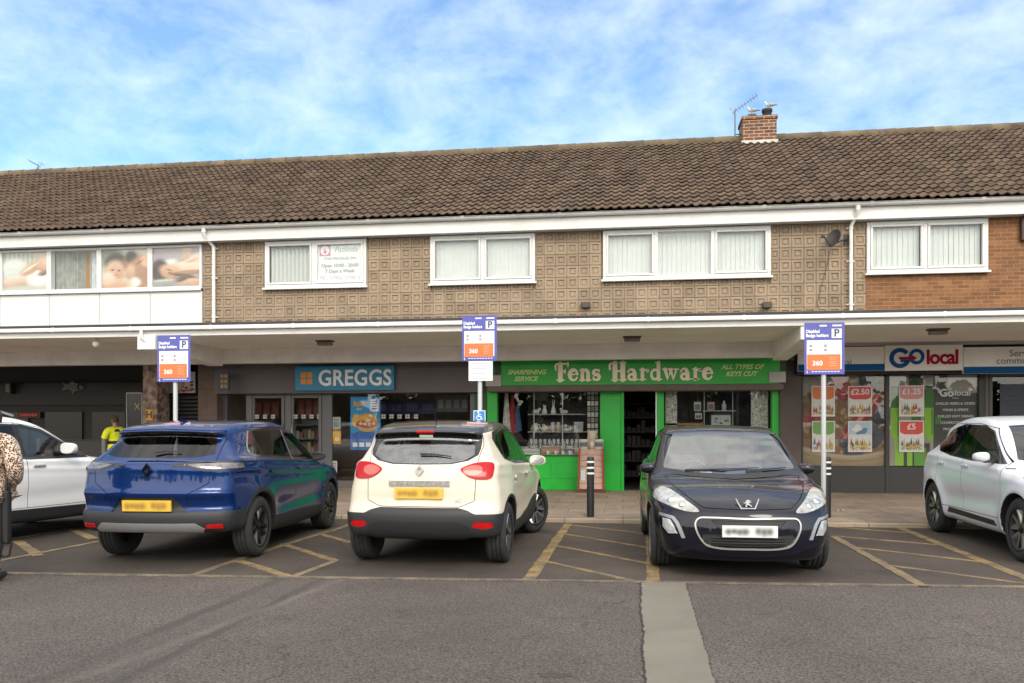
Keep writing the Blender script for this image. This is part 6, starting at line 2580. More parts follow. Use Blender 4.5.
def d_bottles(PP, EL, TX):
    PP([(0, 0), (.50, 0), (.50, 1), (0, 1)], 6)
    PP([(.10, .0), (.46, .0), (.46, .25), (.10, .25)], 4)
    PP([(.22, .82), (.38, .82), (.38, 1), (.22, 1)], 4)
    PP([(.25, .2), (.36, .2), (.36, .83), (.25, .83)], 1)
    for a in (.015, .40):
        PP([(a, .66), (a + .10, .66), (a + .10, .88), (a, .88)], 4)
        PP([(a, .58), (a + .11, .58), (a + .10, .86), (a + .01, .86)], 1)
        PP([(a, .64), (a + .105, .64), (a + .105, .34), (a + .055, .26), (a, .34)], 2)
        PP([(a + .07, .63), (a + .098, .63), (a + .098, .36), (a + .075, .33)], 3)
    PP([(.06, 0), (.16, 0), (.16, .30), (.10, .34), (.06, .30)], 2)
    PP([(.20, 0), (.26, 0), (.26, .26), (.20, .26)], 2)
    PP([(.28, 0), (.40, 0), (.42, .2), (.28, .2)], 3)
    PP([(.50, 0), (1, 0), (1, 1), (.50, 1)], 0)
    PP([(.66, .80), (1, .80), (1, 1), (.66, 1)], 6)
    for k, (s, z) in enumerate((('CHILLED BEERS & CIDERS', .685), ('WINES & SPIRITS', .615), ('CHILLED SOFT DRINKS', .545), ('CONFECTIONERY', .475), ('FROZEN FOOD', .405), ('GROCERY', .33), ('BREAD & MILK', .26))):
        TX(s, .745, z, .036, 5, bold=.001)
    TX('Go', .645, .80, .115, 5, bold=.008)
    TX('local', .825, .80, .09, 5, bold=.002)
    PP([(.71, .742), (.78, .742), (.78, .747), (.71, .747)], 5)
    for a in (.525, .548, .571):
        PP([(a, .46), (a + .012, .46), (a + .012, .52), (a, .535)], 7)


poster('window_picture', 889.5, 978, 375, 466, YP, 'large picture of green bottles beside a dark grey text panel', 'poster', d_bottles, [gdark, gbot, glime, glime2, gcap, gtext, gneck, ggreen], gs)
W_, oran, redp, pink, gyel, blu, lgr, lbl = [colm(n, c) for n, c in (('paper', (.70, .69, .67)), ('poster_orange', (.70, .20, .06)), ('poster_red', (.60, .07, .055)), ('poster_pink', (.62, .25, .25)), ('poster_yellow', (.62, .50, .10)), ('poster_blue', (.10, .20, .35)), ('poster_green', (.18, .36, .10)), ('poster_sky', (.40, .52, .58)))]
PMATS = [W_, oran, redp, pink, gyel, blu, lgr, lbl, colm('poster_black', (.05, .05, .05))]


def d_offer(top, price, kind):
    def d(PP, EL, TX):
        q = random.Random(kind)
        PP([(.04, .62), (.96, .62), (.96, .97), (.04, .97)], top)
        EL(.5, .64, .44, .10, top)
        if price:
            TX(price, .5, .80, .26, 0, bold=.004)
        if kind in (3,):
            PP([(.04, .55), (.96, .55), (.96, .97), (.04, .97)], 7)
            EL(.4, .75, .2, .12, 0, 0, 14, .2)
            EL(.6, .66, .25, .08, 5, .3, 14, .2)
        if kind == 2:
            EL(.18, .42, .09, .07, 4)
    return d


YQ = YS - .012
for (u0, u1, v0, v1, top, price, kind, lab) in ((811.5, 835, 386, 416.5, 1, None, 1, 'orange topped offer poster partly behind the parking sign pole'),
                                                (848, 872, 386, 416.5, 2, '£2.50', 4, 'red topped price poster in upper right of the cereal window'),
                                                (812, 835, 421, 452, 6, None, 5, 'pale green and white poster low behind the sign pole'),
                                                (848, 872, 421, 452, 7, None, 3, 'blue and white poster in lower right of the cereal window'),
                                                (899, 924, 385.5, 416.5, 3, '£1.25', 2, 'pink red topped price poster upper of two on the bottle picture'),
                                                (899, 924, 420.5, 452, 2, '£5', 7, 'red topped price poster lower of two on the bottle picture')):
    poster('poster', u0, u1, v0, v1, YQ, lab, 'poster', d_offer(top, price, kind), PMATS, photo=kind + 3)


def d_door(PP, EL, TX):
    TX('Go', .24, .86, .16, 0, bold=.012)
    TX('local', .64, .86, .14, 0, bold=.004)
    for k, s in enumerate(('Open 7 days a week', 'Mon - Sat 7am - 10pm', 'Sun 8am - 10pm')):
        TX(s, .5, .66 - .12 * k, .075, 0, bold=.001)


poster('opening_hours', 1000, 1030, 384, 420, YS - .006, 'dark opening hours notice with white letters on the grocery door', 'notice', d_door, [colm('navy_notice', (.03, .04, .06)), gtext][::1] if False else [colm('navy_notice', (.03, .04, .06))] + [gtext])

# bakery poster with a filled roll
sky1, sky2, bun, meat, fries, wht = [colm(n, c) for n, c in (('cyan', (.02, .28, .58)), ('deep_blue', (.015, .12, .42)), ('bun', (.62, .33, .09)), ('filling', (.36, .05, .03)), ('fries', (.70, .42, .05)), ('poster_white', (.72, .74, .76)))]


def d_roll(PP, EL, TX):
    PP([(0, 0), (1, 0), (1, .30), (.5, .38), (0, .30)], 1)
    for k in range(6):
        EL(.12 + .02 * k, .52 + .03 * (k % 3), .06, .10, 4, .5 - .2 * k, 10)
    EL(.56, .44, .34, .10, 2)
    EL(.56, .50, .36, .09, 3, 0, 24, .06)
    for k in range(9):
        EL(.27 + .073 * k, .49 + .02 * math.sin(k * 2.1), .05, .035, (3, 2, 3, 4)[k % 4], k, 8, .15)
    PP([(.22, .54)] + [(.56 + .36 * math.cos(a), .54 + .15 * math.sin(a)) for a in np.linspace(PI, 0, 14)] + [(.90, .54)], 2)
    EL(.50, .62, .18, .03, 4, .1)
    TX('Roll', .28, .86, .14, 4, bold=.006)
    TX('deal', .30, .77, .07, 5)
    PP([(.66, .72), (.94, .72), (.97, .96), (.68, .95)], 5)
    for k in range(4):
        PP([(.71, .76 + .045 * k), (.90, .765 + .045 * k), (.90, .785 + .045 * k), (.71, .78 + .045 * k)], 1)
    for k in range(4):
        PP([(.08 + .22 * k, .06), (.24 + .22 * k, .06), (.24 + .22 * k, .14), (.08 + .22 * k, .14)], 5)


poster('poster', 350.5, 380.5, 396.5, 450, YS + .03, 'bright blue poster of a filled bread roll in the bakery window', 'poster', d_roll, [sky1, sky2, bun, meat, fries, wht])


def d_ylw(PP, EL, TX):
    PP([(.1, .5), (.9, .5), (.9, .9), (.1, .9)], 1)
    EL(.55, .35, .3, .16, 2)


poster('poster', 332, 341, 430.5, 444, YS - .012, 'small orange yellow poster on the bakery window edge', 'poster', d_ylw, [colm('amber', (.62, .30, .04)), colm('amber_light', (.70, .42, .10)), colm('amber_white', (.7, .6, .4))])
poster('notice', 332, 340.5, 417, 429.5, YS - .012, 'small pale notice above the orange poster on the bakery window', 'notice', lambda PP, EL, TX: [PP([(.2, .2), (.8, .2), (.8, .6), (.2, .6)], 1), PP([(.2, .7), (.8, .7), (.8, .85), (.2, .85)], 1)], [colm('pale_notice', (.38, .42, .40)), colm('notice_print', (.20, .26, .24))])
poster('notice', 331.5, 337, 461, 479, YS - .012, 'narrow white notice at the foot of the bakery window', 'notice', lambda PP, EL, TX: [PP([(.15, .55 + .1 * k), (.85, .55 + .1 * k), (.85, .60 + .1 * k), (.15, .60 + .1 * k)], 1) for k in range(4)], [colm('white_notice', (.55, .55, .53)), colm('notice_black', (.03, .03, .03))])
# manifestation squares on the glass
t = MB()
for u in (257, 265, 273, 295.5, 303.5, 311.5, 319, 383.5, 391.5, 399.5, 407.5, 416):
    x = gx(u, YS - .012)
    z = gz(384, 416.5, YS)
    for dx in (-1, 1):
        for dz in (-1, 1):
            t.box(x + dx * .026 - .021, x + dx * .026 + .021, YS - .013, YS - .011, z + dz * .026 - .021, z + dz * .026 + .021)
t.build('window_stickers', pm('frosted_white', (.52, .52, .50), .6), bk)

# things inside the bakery, seen dimly through the glass
t = empty('bakery_counter', (gx(400, 20.4), 20.4, .12), 0, 'dark bakery counter with glazed top inside the shop', 'counter')
m = MB()
m.box(gx(330, 20), gx(460, 20), 20.2, 20.9, .12, 1.0)
m.build('base', pm('counter_front', (.10, .05, .035), .5), t, bevel=.02)
m = MB()
m.box(gx(330, 20) + .05, gx(460, 20) - .05, 20.25, 20.85, 1.0, 1.35)
m.build('glazed_top', pm('counter_glass', (.16, .14, .11), .1), t, bevel=.02)
for ua, z, h, w_, cc, lab in ((262, 1.75, .5, .9, (.22, .07, .05), 'dark red menu board hanging left inside the bakery'), (312, 1.75, .55, .8, (.20, .055, .04), 'dark red menu board above the bakery door hall'), (405, 1.85, .35, 1.6, (.035, .03, .10), 'dark blue menu board inside the bakery window'), (452, 1.9, .4, .8, (.16, .17, .19), 'grey menu board at the right inside the bakery')):
    x = gx(ua, 19.6)
    m = MB()
    m.box(x - w_ / 2, x + w_ / 2, 19.6, 19.64, z, z + h, 0)
    for k in range(4):
        m.box(x - w_ / 2 + .05 + k * w_ / 4, x - w_ / 2 + .05 + k * w_ / 4 + w_ / 6, 19.592, 19.599, z + .08, z + h - .1, 1)
    tag(m.build('menu_board', [pm('menu_%d' % int(cc[0] * 1000), cc, .5), pm('menu_print_%d' % int(cc[0] * 1000), [min(1, c_ * 2.2 + .02) for c_ in cc], .5)]), lab, 'menu board')
for ua, lab in ((262, 'tall drinks shelf left of the bakery doorway'), (312, 'tall shelf of wrapped snacks behind the right bakery door')):
    x = gx(ua, 19.2)
    e = empty('display_shelf', (x, 19.2, .12), 0, lab, 'shelf')
    m = MB()
    m.box(x - .38, x - .35, 19.0, 19.4, .12, 1.7)
    m.box(x + .35, x + .38, 19.0, 19.4, .12, 1.7)
    for k in range(5):
        m.box(x - .35, x + .35, 19.0, 19.4, .2 + k * .34, .225 + k * .34)
    m.box(x - .35, x + .35, 19.38, 19.41, .12, 1.7)
    m.build('frame', pm('shelf_metal', (.16, .155, .15), .5), e)
    m = MB()
    for k in range(4):
        for j in range(7):
            hgt = rp.uniform(.12, .24)
            m.box(x - .33 + j * .096, x - .25 + j * .096, 19.02, 19.2, .227 + k * .34, .227 + k * .34 + hgt, j % 4)
    m.build('packets', [colm('pk%d' % i, c) for i, c in enumerate(((.3, .25, .2), (.20, .06, .04), (.12, .10, .08), (.34, .28, .12)))], e)

# ------------------------------------------------------------------ the hardware shop's windows
zs1, zs2 = gz(548, 414, 18.5), gz(548, 431.5, 18.5)
sh = empty('display_shelves', (gx(548, 18.5), 18.5, .12), 0, 'white wire display shelves in the hardware shop window', 'shelf')
m = MB()
for z in (zs1, zs2, gz(548, 448, 18.5)):
    m.box(gx(528, 18.4), gx(586, 18.4), 18.35, 18.75, z - .018, z)
m.build('shelf', pm('shelf_glass_white', (.42, .43, .42), .3), sh)
for u in (534, 562.5):
    m = MB()
    m.tube([(gx(u, 18.34), 18.34, 1.0), (gx(u, 18.34), 18.34, 2.44)], .010, 8)
    m.build('upright', pm('white_rail', (.66, .66, .64), .4), sh)
wp = pm('white_china', (.84, .82, .76), .25, coat=.4)
wp2 = pm('cream_china', (.78, .68, .50), .3, coat=.3)
M_shelfback = pm('dim_backboard', (.06, .052, .05), .9, var=.5, vs=3)
m = MB()
m.box(gx(528, 18.95), gx(600, 18.95), 18.95, 18.98, 1.0, 2.46)
tag(m.build('backboard', M_shelfback), 'dark backboard behind the china shelves in the hardware window', 'board')


def ornament(x, y, z, kind, label, s=1.0):
    m = MB()
    if kind == 'cat':
        m.lathe([(.0001, 0), (.055, .0), (.06, .04), (.045, .10), (.026, .13)], (x, y, z), 14)
        m.ball((x, y, z + .155), (.034, .034, .036), 0, 12)
        for sg in (-1, 1):
            m.add([(x + sg * .012, y, z + .18), (x + sg * .032, y, z + .17), (x + sg * .026, y, z + .225), (x + sg * .02, y + .015, z + .18)], [(0, 1, 2), (1, 3, 2), (3, 0, 2)])
    elif kind == 'hare':
        m.lathe([(.0001, 0), (.06, .0), (.058, .06), (.035, .14), (.022, .17)], (x, y, z), 14)
        m.ball((x, y, z + .19), (.03, .04, .034), 0, 12)
        for sg in (-1, 1):
            m.tube([(x + sg * .012, y, z + .21), (x + sg * .024, y, z + .31)], [.012, .006], 8)
    elif kind == 'dog':
        m.ball((x, y, z + .06), (.08, .04, .05), 0, 14)
        m.ball((x + .08, y, z + .11), (.038, .034, .036), 0, 12)
        for sg in (-1, 1):
            m.tube([(x + sg * .05, y, z + .05), (x + sg * .05, y, z)], .014, 8)
    elif kind == 'bird':
        m.ball((x, y, z + .045), (.085, .035, .042), 0, 14)
        m.ball((x - .065, y, z + .10), (.026, .024, .026), 0, 10)
    elif kind == 'jug':
        m.lathe([(.0001, 0), (.05, 0), (.075, .06), (.06, .12), (.035, .16), (.045, .19), (.04, .19), (.03, .16)], (x, y, z), 16)
        m.tube([(x + .045, y, z + .165), (x + .10, y, z + .15), (x + .095, y, z + .08), (x + .065, y, z + .06)], .010, 8)
    elif kind == 'pot':
        m.lathe([(.0001, 0), (.05, 0), (.085, .05), (.08, .09), (.045, .12), (.02, .13), (.012, .15), (.0001, .155)], (x, y, z), 16)
        m.tube([(x - .075, y, z + .05), (x - .13, y, z + .10)], [.02, .01], 8)
        m.tube([(x + .08, y, z + .09), (x + .13, y, z + .085), (x + .12, y, z + .04), (x + .085, y, z + .035)], .009, 8)
    elif kind == 'cup':
        m.lathe([(.0001, 0), (.03, 0), (.042, .04), (.045, .10), (.040, .10), (.036, .02), (.0001, .01)], (x, y, z), 14)
        m.tube([(x + .043, y, z + .08), (x + .075, y, z + .07), (x + .07, y, z + .03), (x + .04, y, z + .025)], .007, 8)
    elif kind == 'canister':
        m.lathe([(.0001, 0), (.045, 0), (.045, .17), (.048, .17), (.048, .20), (.02, .215), (.0001, .215)], (x, y, z), 16)
    elif kind == 'dish':
        m.lathe([(.0001, 0), (.05, 0), (.12, .035), (.125, .06), (.115, .05), (.04, .012)], (x, y, z), 18)
    if s != 1.0:
        m.v = [(x + (a - x) * s, y + (b - y) * s, z + (c_ - z) * s) for a, b, c_ in m.v]
    return m


for u, k, lab, s in ((536, 'dog', 'small white dog ornament at the left of the top shelf', 1.0), (544.5, 'cat', 'white cat ornament on the top shelf', 1.05), (553.5, 'hare', 'tall long-eared hare ornament on the top shelf', 1.05), (564, 'bird', 'low white bird ornament at the right of the top shelf', 1.1)):
    tag(ornament(gx(u, 18.5), 18.5, zs1, k, lab, s).build('ornament', wp), lab, 'ornament')
for u, k, lab, mm, nm in ((535.5, 'jug', 'white china jug at the left of the middle shelf', wp, 'jug'), (545, 'pot', 'cream china teapot on the middle shelf', wp2, 'teapot'), (553, 'canister', 'white lidded canister on the middle shelf', wp, 'canister'), (558.5, 'canister', 'cream lidded canister right of the white one', wp2, 'canister'), (567, 'dish', 'wide white dish on the middle shelf', wp, 'dish')):
    tag(ornament(gx(u, 18.5), 18.5, zs2, k, lab, 1.0).build(nm, mm), lab, nm)
glassy = pm('clear_glassware', (.58, .61, .60), .08, coat=.5)
z3 = gz(548, 448, 18.5)
for k in range(12):
    x = gx(531.5 + 4.5 * k, 18.5)
    m = MB()
    m.lathe([(.0001, 0), (.036, .0), (.034, .008), (.008, .014), (.007, .085), (.03, .12), (.038, .165), (.034, .205), (.030, .205), (.033, .165), (.025, .125), (.0001, .10)], (x, 18.46 + .05 * (k % 2), z3), 14)
    tag(m.build('wine_glass', glassy), 'clear stemmed glass in the row on the lowest window shelf', 'glass', 'stemmed glasses in the hardware window')
zsill = zr + .031
m = MB()
m.box(gx(499, 18), gx(600, 18), 17.97, 18.9, zsill - .04, zsill)
tag(m.build('window_board', pm('window_board_white', (.66, .64, .60), .6)), 'white board floor of the left hardware window display', 'board')


def carton(ua, ub, h, y, z, mats, label, lid=True, dep=.18):
    xa, xb = gx(ua, y), gx(ub, y)
    e = empty('carton', ((xa + xb) / 2, y, z), 0, label, 'box')
    m = MB()
    m.box(xa, xb, y, y + dep, z, z + h)
    m.build('body', mats[0], e, bevel=.005)
    m = MB()
    m.box(xa + .02, xb - .02, y - .003, y - .0005, z + h * .25, z + h * .75)
    m.build('printed_label', mats[1], e)
    return e


bx = pm('brown_carton', (.26, .12, .06), .7)
carton(541, 560, .165, 18.1, zsill, [bx, colm('carton_print', (.36, .20, .11))], 'brown cardboard carton on the window floor below the glasses')
carton(519, 540, .11, 18.1, zsill, [colm('carton_white', (.55, .54, .50)), colm('carton_grey', (.36, .36, .36))], 'flat white carton beside the brown carton')
carton(500.5, 518, .14, 18.12, zsill, [colm('carton_dull', (.40, .38, .34)), colm('carton_dark', (.12, .10, .09))], 'dull grey carton at the left of the window floor')
carton(574, 583, .22, 18.46, zs2, [colm('carton_pale', (.48, .49, .46)), colm('carton_pale_print', (.36, .40, .42))], 'pale square box standing at the right of the middle shelf', dep=.12)
for u in (548, 556, 563, 570):
    tag(ornament(gx(u, 18.03), 18.04, zsill, 'cup', '', .8).build('cup', wp), 'little white cup standing along the front of the window floor', 'cup', 'little white cups at the window front')
for k in range(9):
    u = 533 + 5.4 * k
    tag(ornament(gx(u, 18.66), 18.66, zs2, ('jug', 'cup', 'canister', 'pot')[k % 4], '', .8).build('china_piece', wp if k % 3 else wp2), 'small pale china piece in the back row of the middle window shelf', 'china', 'back row of china on the middle shelf')
for k in range(8):
    u = 534 + 6 * k
    tag(ornament(gx(u, 18.62), 18.62, z3, ('dish', 'canister')[k % 2], '', .75).build('china_dish', wp), 'pale dish or canister behind the glasses on the lowest window shelf', 'china', 'china behind the glasses')
for k in range(10):
    u = 505 + 9.2 * k
    yy = 18.32 + .1 * (k % 2)
    m = MB()
    w_, h_ = rp.uniform(.06, .12), rp.uniform(.08, .22)
    x = gx(u, yy)
    m.box(x - w_, x + w_, yy, yy + .12, zsill, zsill + h_, 0)
    m.box(x - w_ * .7, x + w_ * .7, yy - .002, yy - .0003, zsill + h_ * .3, zsill + h_ * .75, 1)
    c1 = rp.choice(((.66, .64, .58), (.55, .42, .25), (.62, .60, .60), (.30, .34, .40), (.50, .16, .12)))
    tag(m.build('small_box', [colm('small_box_%d' % int(c1[0] * 100), c1), colm('small_box_print', (.24, .22, .22))]), 'small printed box packed on the window floor behind the cartons', 'box', 'small boxes on the window floor')
# hanging textiles on the left, hanging cards on the right
for u, mm, lab, w_, z0_, z1_ in ((506.5, (.78, .75, .72), 'white tea towel hanging in the left of the hardware window', .20, 1.42, 2.3), (512.5, (.42, .05, .04), 'red tea towel hanging between the white and blue ones', .17, 1.38, 2.26), (517.5, (.07, .13, .24), 'blue patterned tea towel hanging in the left hardware window', .20, 1.42, 2.0)):
    x = gx(u, 18.3)
    m = MB()
    n = 10
    vs = []
    for yo in (0, .012):
        for k in range(n):
            vs += [(x - w_ / 2 * .35 + w_ * .35 * k / (n - 1), 18.3 + yo + .02 * math.sin(k * 1.9), z1_), (x - w_ / 2 + w_ * k / (n - 1), 18.3 + yo + .025 * math.sin(k * 1.4), z0_ + .02 * math.sin(k))]
    fs = [(2 * k, 2 * k + 1, 2 * k + 3, 2 * k + 2) for k in range(n - 1)] + [(2 * n + 2 * k, 2 * n + 2 * k + 2, 2 * n + 2 * k + 3, 2 * n + 2 * k + 1) for k in range(n - 1)]
    m.add(vs, fs, 0, True)
    tag(m.build('tea_towel', pm('towel_%d' % int(mm[0] * 100), mm, .9, var=.4, vs=14)), lab, 'tea towel')
m = MB()
for k in range(9):
    for j in range(3):
        xx, zz = gx(589 + 3.8 * j, 18.2), 1.25 + k * .125
        m.box(xx - .035, xx + .03, 18.2 + .01 * j, 18.21 + .01 * j, zz, zz + .10, (k + j * 2) % 4)
tag(m.build('hanging_cards', [colm('card%d' % i, c) for i, c in enumerate(((.66, .63, .57), (.36, .33, .30), (.72, .70, .64), (.22, .20, .18)))]), 'column of small carded goods hanging at the right of the left hardware window', 'cards')
# right-hand window
m = MB()
m.box(gx(664, 18), gx(772, 18), 17.97, 18.7, zr2 - .05, zr2)
tag(m.build('window_board', pm('window_board_grey', (.30, .29, .27), .6)), 'grey board floor of the right hardware window display', 'board')
m = MB()
m.box(gx(664, 18.95), gx(772, 18.95), 18.95, 18.98, 1.0, 2.46)
tag(m.build('backboard', M_shelfback), 'dark backboard of the right hardware window display', 'board')
x = gx(684, 18.2)
e = empty('wooden_crate', (x, 18.2, zr2), 0, 'orange brown wooden crate tray in the right hardware window', 'crate')
m = MB()
for z in (0, .065):
    m.box(x - .40, x + .40, 18.1, 18.12, zr2 + z, zr2 + z + .055)
    m.box(x - .40, x + .40, 18.34, 18.36, zr2 + z, zr2 + z + .055)
m.build('slats', M_wood, e, bevel=.004)
m = MB()
for sx in (-.40, .38):
    m.box(x + sx, x + sx + .02, 18.12, 18.34, zr2, zr2 + .14)
m.build('end_board', M_wood, e)
for u, v0, v1, w_, cc, lab in ((697.5, 402, 411, .15, (.48, .46, .44), 'white printed card hanging in the right hardware window'), (711, 402, 410, .15, (.45, .30, .30), 'pink card hanging in the right hardware window'), (698.5, 413, 419, .15, (.42, .50, .34), 'green edged card low in the right hardware window')):
    x = gx(u, 18.25)
    m = MB()
    z0_, z1_ = gz(u, v1, 18.25), gz(u, v0, 18.25)
    m.box(x - w_ / 2, x + w_ / 2, 18.25, 18.26, z0_, z1_, 0)
    m.box(x - w_ / 2 + .02, x + w_ / 2 - .02, 18.246, 18.249, z0_ + .02, z1_ - .05, 1)
    m.box(x - .003, x + .003, 18.254, 18.258, z1_, 2.44, 1)
    tag(m.build('hanging_card', [colm('hc_%d' % int(cc[0] * 100 + cc[2] * 1000), cc), colm('hc_print', (.16, .15, .15))]), lab, 'card')
m = MB()
x = gx(724, 18.25)
z = gz(724, 410.5, 18.25)
m.lathe([(.0001, 0), (.05, 0), (.05, .13), (.022, .17), (.022, .21), (.0001, .21)], (x, 18.25, z), 14)
m.box(x - .45, x + .25, 18.18, 18.40, z - .015, z - .001)
m.tube([(x - .43, 18.2, zr2), (x - .43, 18.2, 2.44)], .009, 8)
m.tube([(x + .18, 18.2, zr2), (x + .18, 18.2, 2.44)], .009, 8)
tag(m.build('shelf_with_bottle', pm('pale_shelf', (.46, .48, .48), .3)), 'glass shelf with a pale bottle in the right hardware window', 'shelf')
x = gx(721, 18.15)
e = empty('framed_picture', (x, 18.15, zr2), 0, 'dark framed picture standing in the right hardware window', 'picture')
m = MB()
z0_, z1_ = zr2 + .0, gz(721, 413.5, 18.15)
for b_ in ((x - .24, x + .24, z1_ - .035, z1_), (x - .24, x + .24, z0_, z0_ + .035), (x - .24, x - .205, z0_, z1_), (x + .205, x + .24, z0_, z1_)):
    m.box(b_[0], b_[1], 18.15, 18.18, b_[2], b_[3])
m.build('frame', pm('black_frame', (.02, .02, .02), .4), e)
m = MB()
m.box(x - .206, x + .206, 18.16, 18.175, z0_ + .034, z1_ - .034, 0)
for k in range(14):
    a, b = rp.uniform(-.17, .13), rp.uniform(.05, .75)
    zz = z0_ + .05 + (z1_ - z0_ - .12) * b
    m.box(x + a, x + a + rp.uniform(.02, .07), 18.157 - .0003 * k, 18.16, zz, zz + rp.uniform(.015, .05), 1 + k % 3)
m.build('print', [colm('pic0', (.40, .44, .42)), colm('pic1', (.12, .12, .11)), colm('pic2', (.26, .30, .22)), colm('pic3', (.52, .52, .50))], e)
for ua, ub, lab in ((665.5, 677, 'pale patterned panel at the left of the right hardware window'), (751, 768, 'pale patterned panel at the right of the right hardware window')):
    xa, xb = gx(ua, 18.1), gx(ub, 18.1)
    m = MB()
    m.box(xa, xb, 18.1, 18.11, zr2, 2.44)
    tag(m.build('patterned_panel', pm('patterned_net', (.50, .48, .43), .9, var=.75, vs=18)), lab, 'panel')
# shop depths: faint shelving seen through the open door
x0_, x1_ = gx(626, 20.5), gx(655, 20.5)
e = empty('stock_shelf', ((x0_ + x1_) / 2, 20.5, .12), 0, 'dim stock shelving seen through the open hardware shop door', 'shelf')
m = MB()
for k in range(6):
    m.box(x0_ - .1, x1_ + .1, 20.4, 20.8, .3 + k * .36, .325 + k * .36)
m.build('shelves', pm('dim_shelf', (.14, .12, .10), .8), e)
m = MB()
for k in range(5):
    for j in range(8):
        m.box(x0_ - .08 + j * .115, x0_ + .01 + j * .115, 20.45, 20.7, .327 + k * .36, .327 + k * .36 + rp.uniform(.1, .28), j % 3)
m.build('stock', [colm('st%d' % i, c) for i, c in enumerate(((.06, .04, .03), (.035, .04, .045), (.08, .06, .045)))], e)

# ------------------------------------------------------------------ display stand by the shop wall
Yd = 17.45
x = gx(591, Yd)
zg_ = .12
e = empty('display_stand', (x, Yd, zg_), 0, 'red sided display stand with pale slatted front outside the hardware shop', 'display stand')
zt2 = gz(591, 449.5, Yd)
m = MB()
for sx in (-.285, .25):
    m.prism([(x + sx - (.03 if sx > 0 else -.0) * 0, zg_ + .04), (x + sx + .035, zg_ + .04), (x + sx + .035 - .02 * (1 if sx > 0 else -1), zt2 + .02), (x + sx - .02 * (1 if sx > 0 else -1), zt2 + .02)], Yd - .06, Yd + .36)
m.build('side_panel', pm('red_panel', (.30, .035, .022), .5, var=.2), e, bevel=.006)
pinkish = pm('pale_pink_slat', (.48, .33, .27), .7, var=.14, vs=5)
n = 7
for k in range(n):
    m = MB()
    z0_ = zg_ + .06 + (zt2 - zg_ - .06) * k / n
    z1_ = zg_ + .06 + (zt2 - zg_ - .06) * (k + 1) / n
    w_ = .255 - .012 * k / n
    m.box(x - w_, x + w_, Yd - .02 + .008 * k, Yd + .3, z0_ + .004, z1_)
    m.build('slat', pinkish, e, bevel=.012, seg=2)
m = MB()
m.box(x - .30, x + .30, Yd - .08, Yd + .36, zg_, zg_ + .05)
m.build('base', pm('dark_red_base', (.12, .02, .015), .6), e, bevel=.008)
m = MB()
m.box(x - .22, x - .12, Yd - .03, Yd - .022, zg_ + .25, zg_ + .48)
m.build('price_card', pm('pale_blue_card', (.50, .56, .58), .6), e)
for sx, lab in ((-.16, 'white paint tub on the left of the red display stand'), (.165, 'white paint tub on the right of the red display stand')):
    b_ = empty('paint_tub', (x + sx, Yd + .12, zt2 + .002), 0, lab, 'tub')
    m = MB()
    m.lathe([(.0001, 0), (.098, 0), (.108, .19), (.112, .19), (.112, .21), (.0001, .212)], (x + sx, Yd + .12, zt2 + .002), 20)
    m.build('body', wp, b_)
    m = MB()
    for a in np.linspace(-PI * .78, -PI * .22, 7)[:-1]:
        a2 = a + PI * .56 / 6
        r_ = .1085
        m.add([(x + sx + r_ * math.cos(q), Yd + .12 + r_ * math.sin(q), zt2 + zz) for q, zz in ((a, .06), (a2, .06), (a2, .15), (a, .15))], [(0, 1, 2, 3)])
    m.build('printed_label', pm('tub_print', (.10, .11, .13), .5), b_)
m = MB()
m.lathe([(.0001, 0), (.075, 0), (.085, .10), (.11, .17), (.125, .20), (.118, .20), (.1, .17), (.07, .03), (.0001, .02)], (x + .02, Yd + .2, zt2 + .2), 18)
m.lathe([(.0001, 0), (.09, 0), (.09, .2), (.0001, .2)], (x + .02, Yd + .2, zt2 + .001), 16)
tag(m.build('cream_bowl', pm('cream_enamel', (.58, .52, .40), .35)), 'cream bowl on a drum standing between the two paint tubs', 'bowl')

# ------------------------------------------------------------------ bollards
def bollard(u, v, label):
    px_, py_ = gnd(u, v, .062)
    e = empty('bollard', (px_, py_, .058), 0, label, 'bollard', None)
    m = MB()
    m.lathe([(.062, 0), (.060, .01), (.060, .93), (.057, .96), (.045, .975), (.0001, .98)], (px_, py_, .058), 24)
    m.build('post', pm('bollard_black', (.012, .012, .013), .45), e)
    for z in (.71, .80, .895):
        m = MB()
        m.lathe([(.0615, z - .015), (.0625, z - .013), (.0625, z + .013), (.0615, z + .015)], (px_, py_, .058), 24)
        m.build('reflective_band', pm('reflective_white', (.75, .75, .74), .4), e)
    return e


bollard(590.5, 517, 'black bollard with white bands in front of the red display stand')
bollard(827, 518, 'black bollard with white bands partly behind the dark hatchback')

# ------------------------------------------------------------------ parking signs on poles
P_purple = pm('sign_violet_blue', (.085, .095, .38), .4)
P_white = pm('sign_white', (.74, .75, .78), .45)
P_orange = pm('sign_orange', (.78, .17, .05), .45)
P_black = pm('sign_black', (.04, .04, .09), .5)
P_grey = pm('sign_grey_print', (.36, .38, .48), .5)


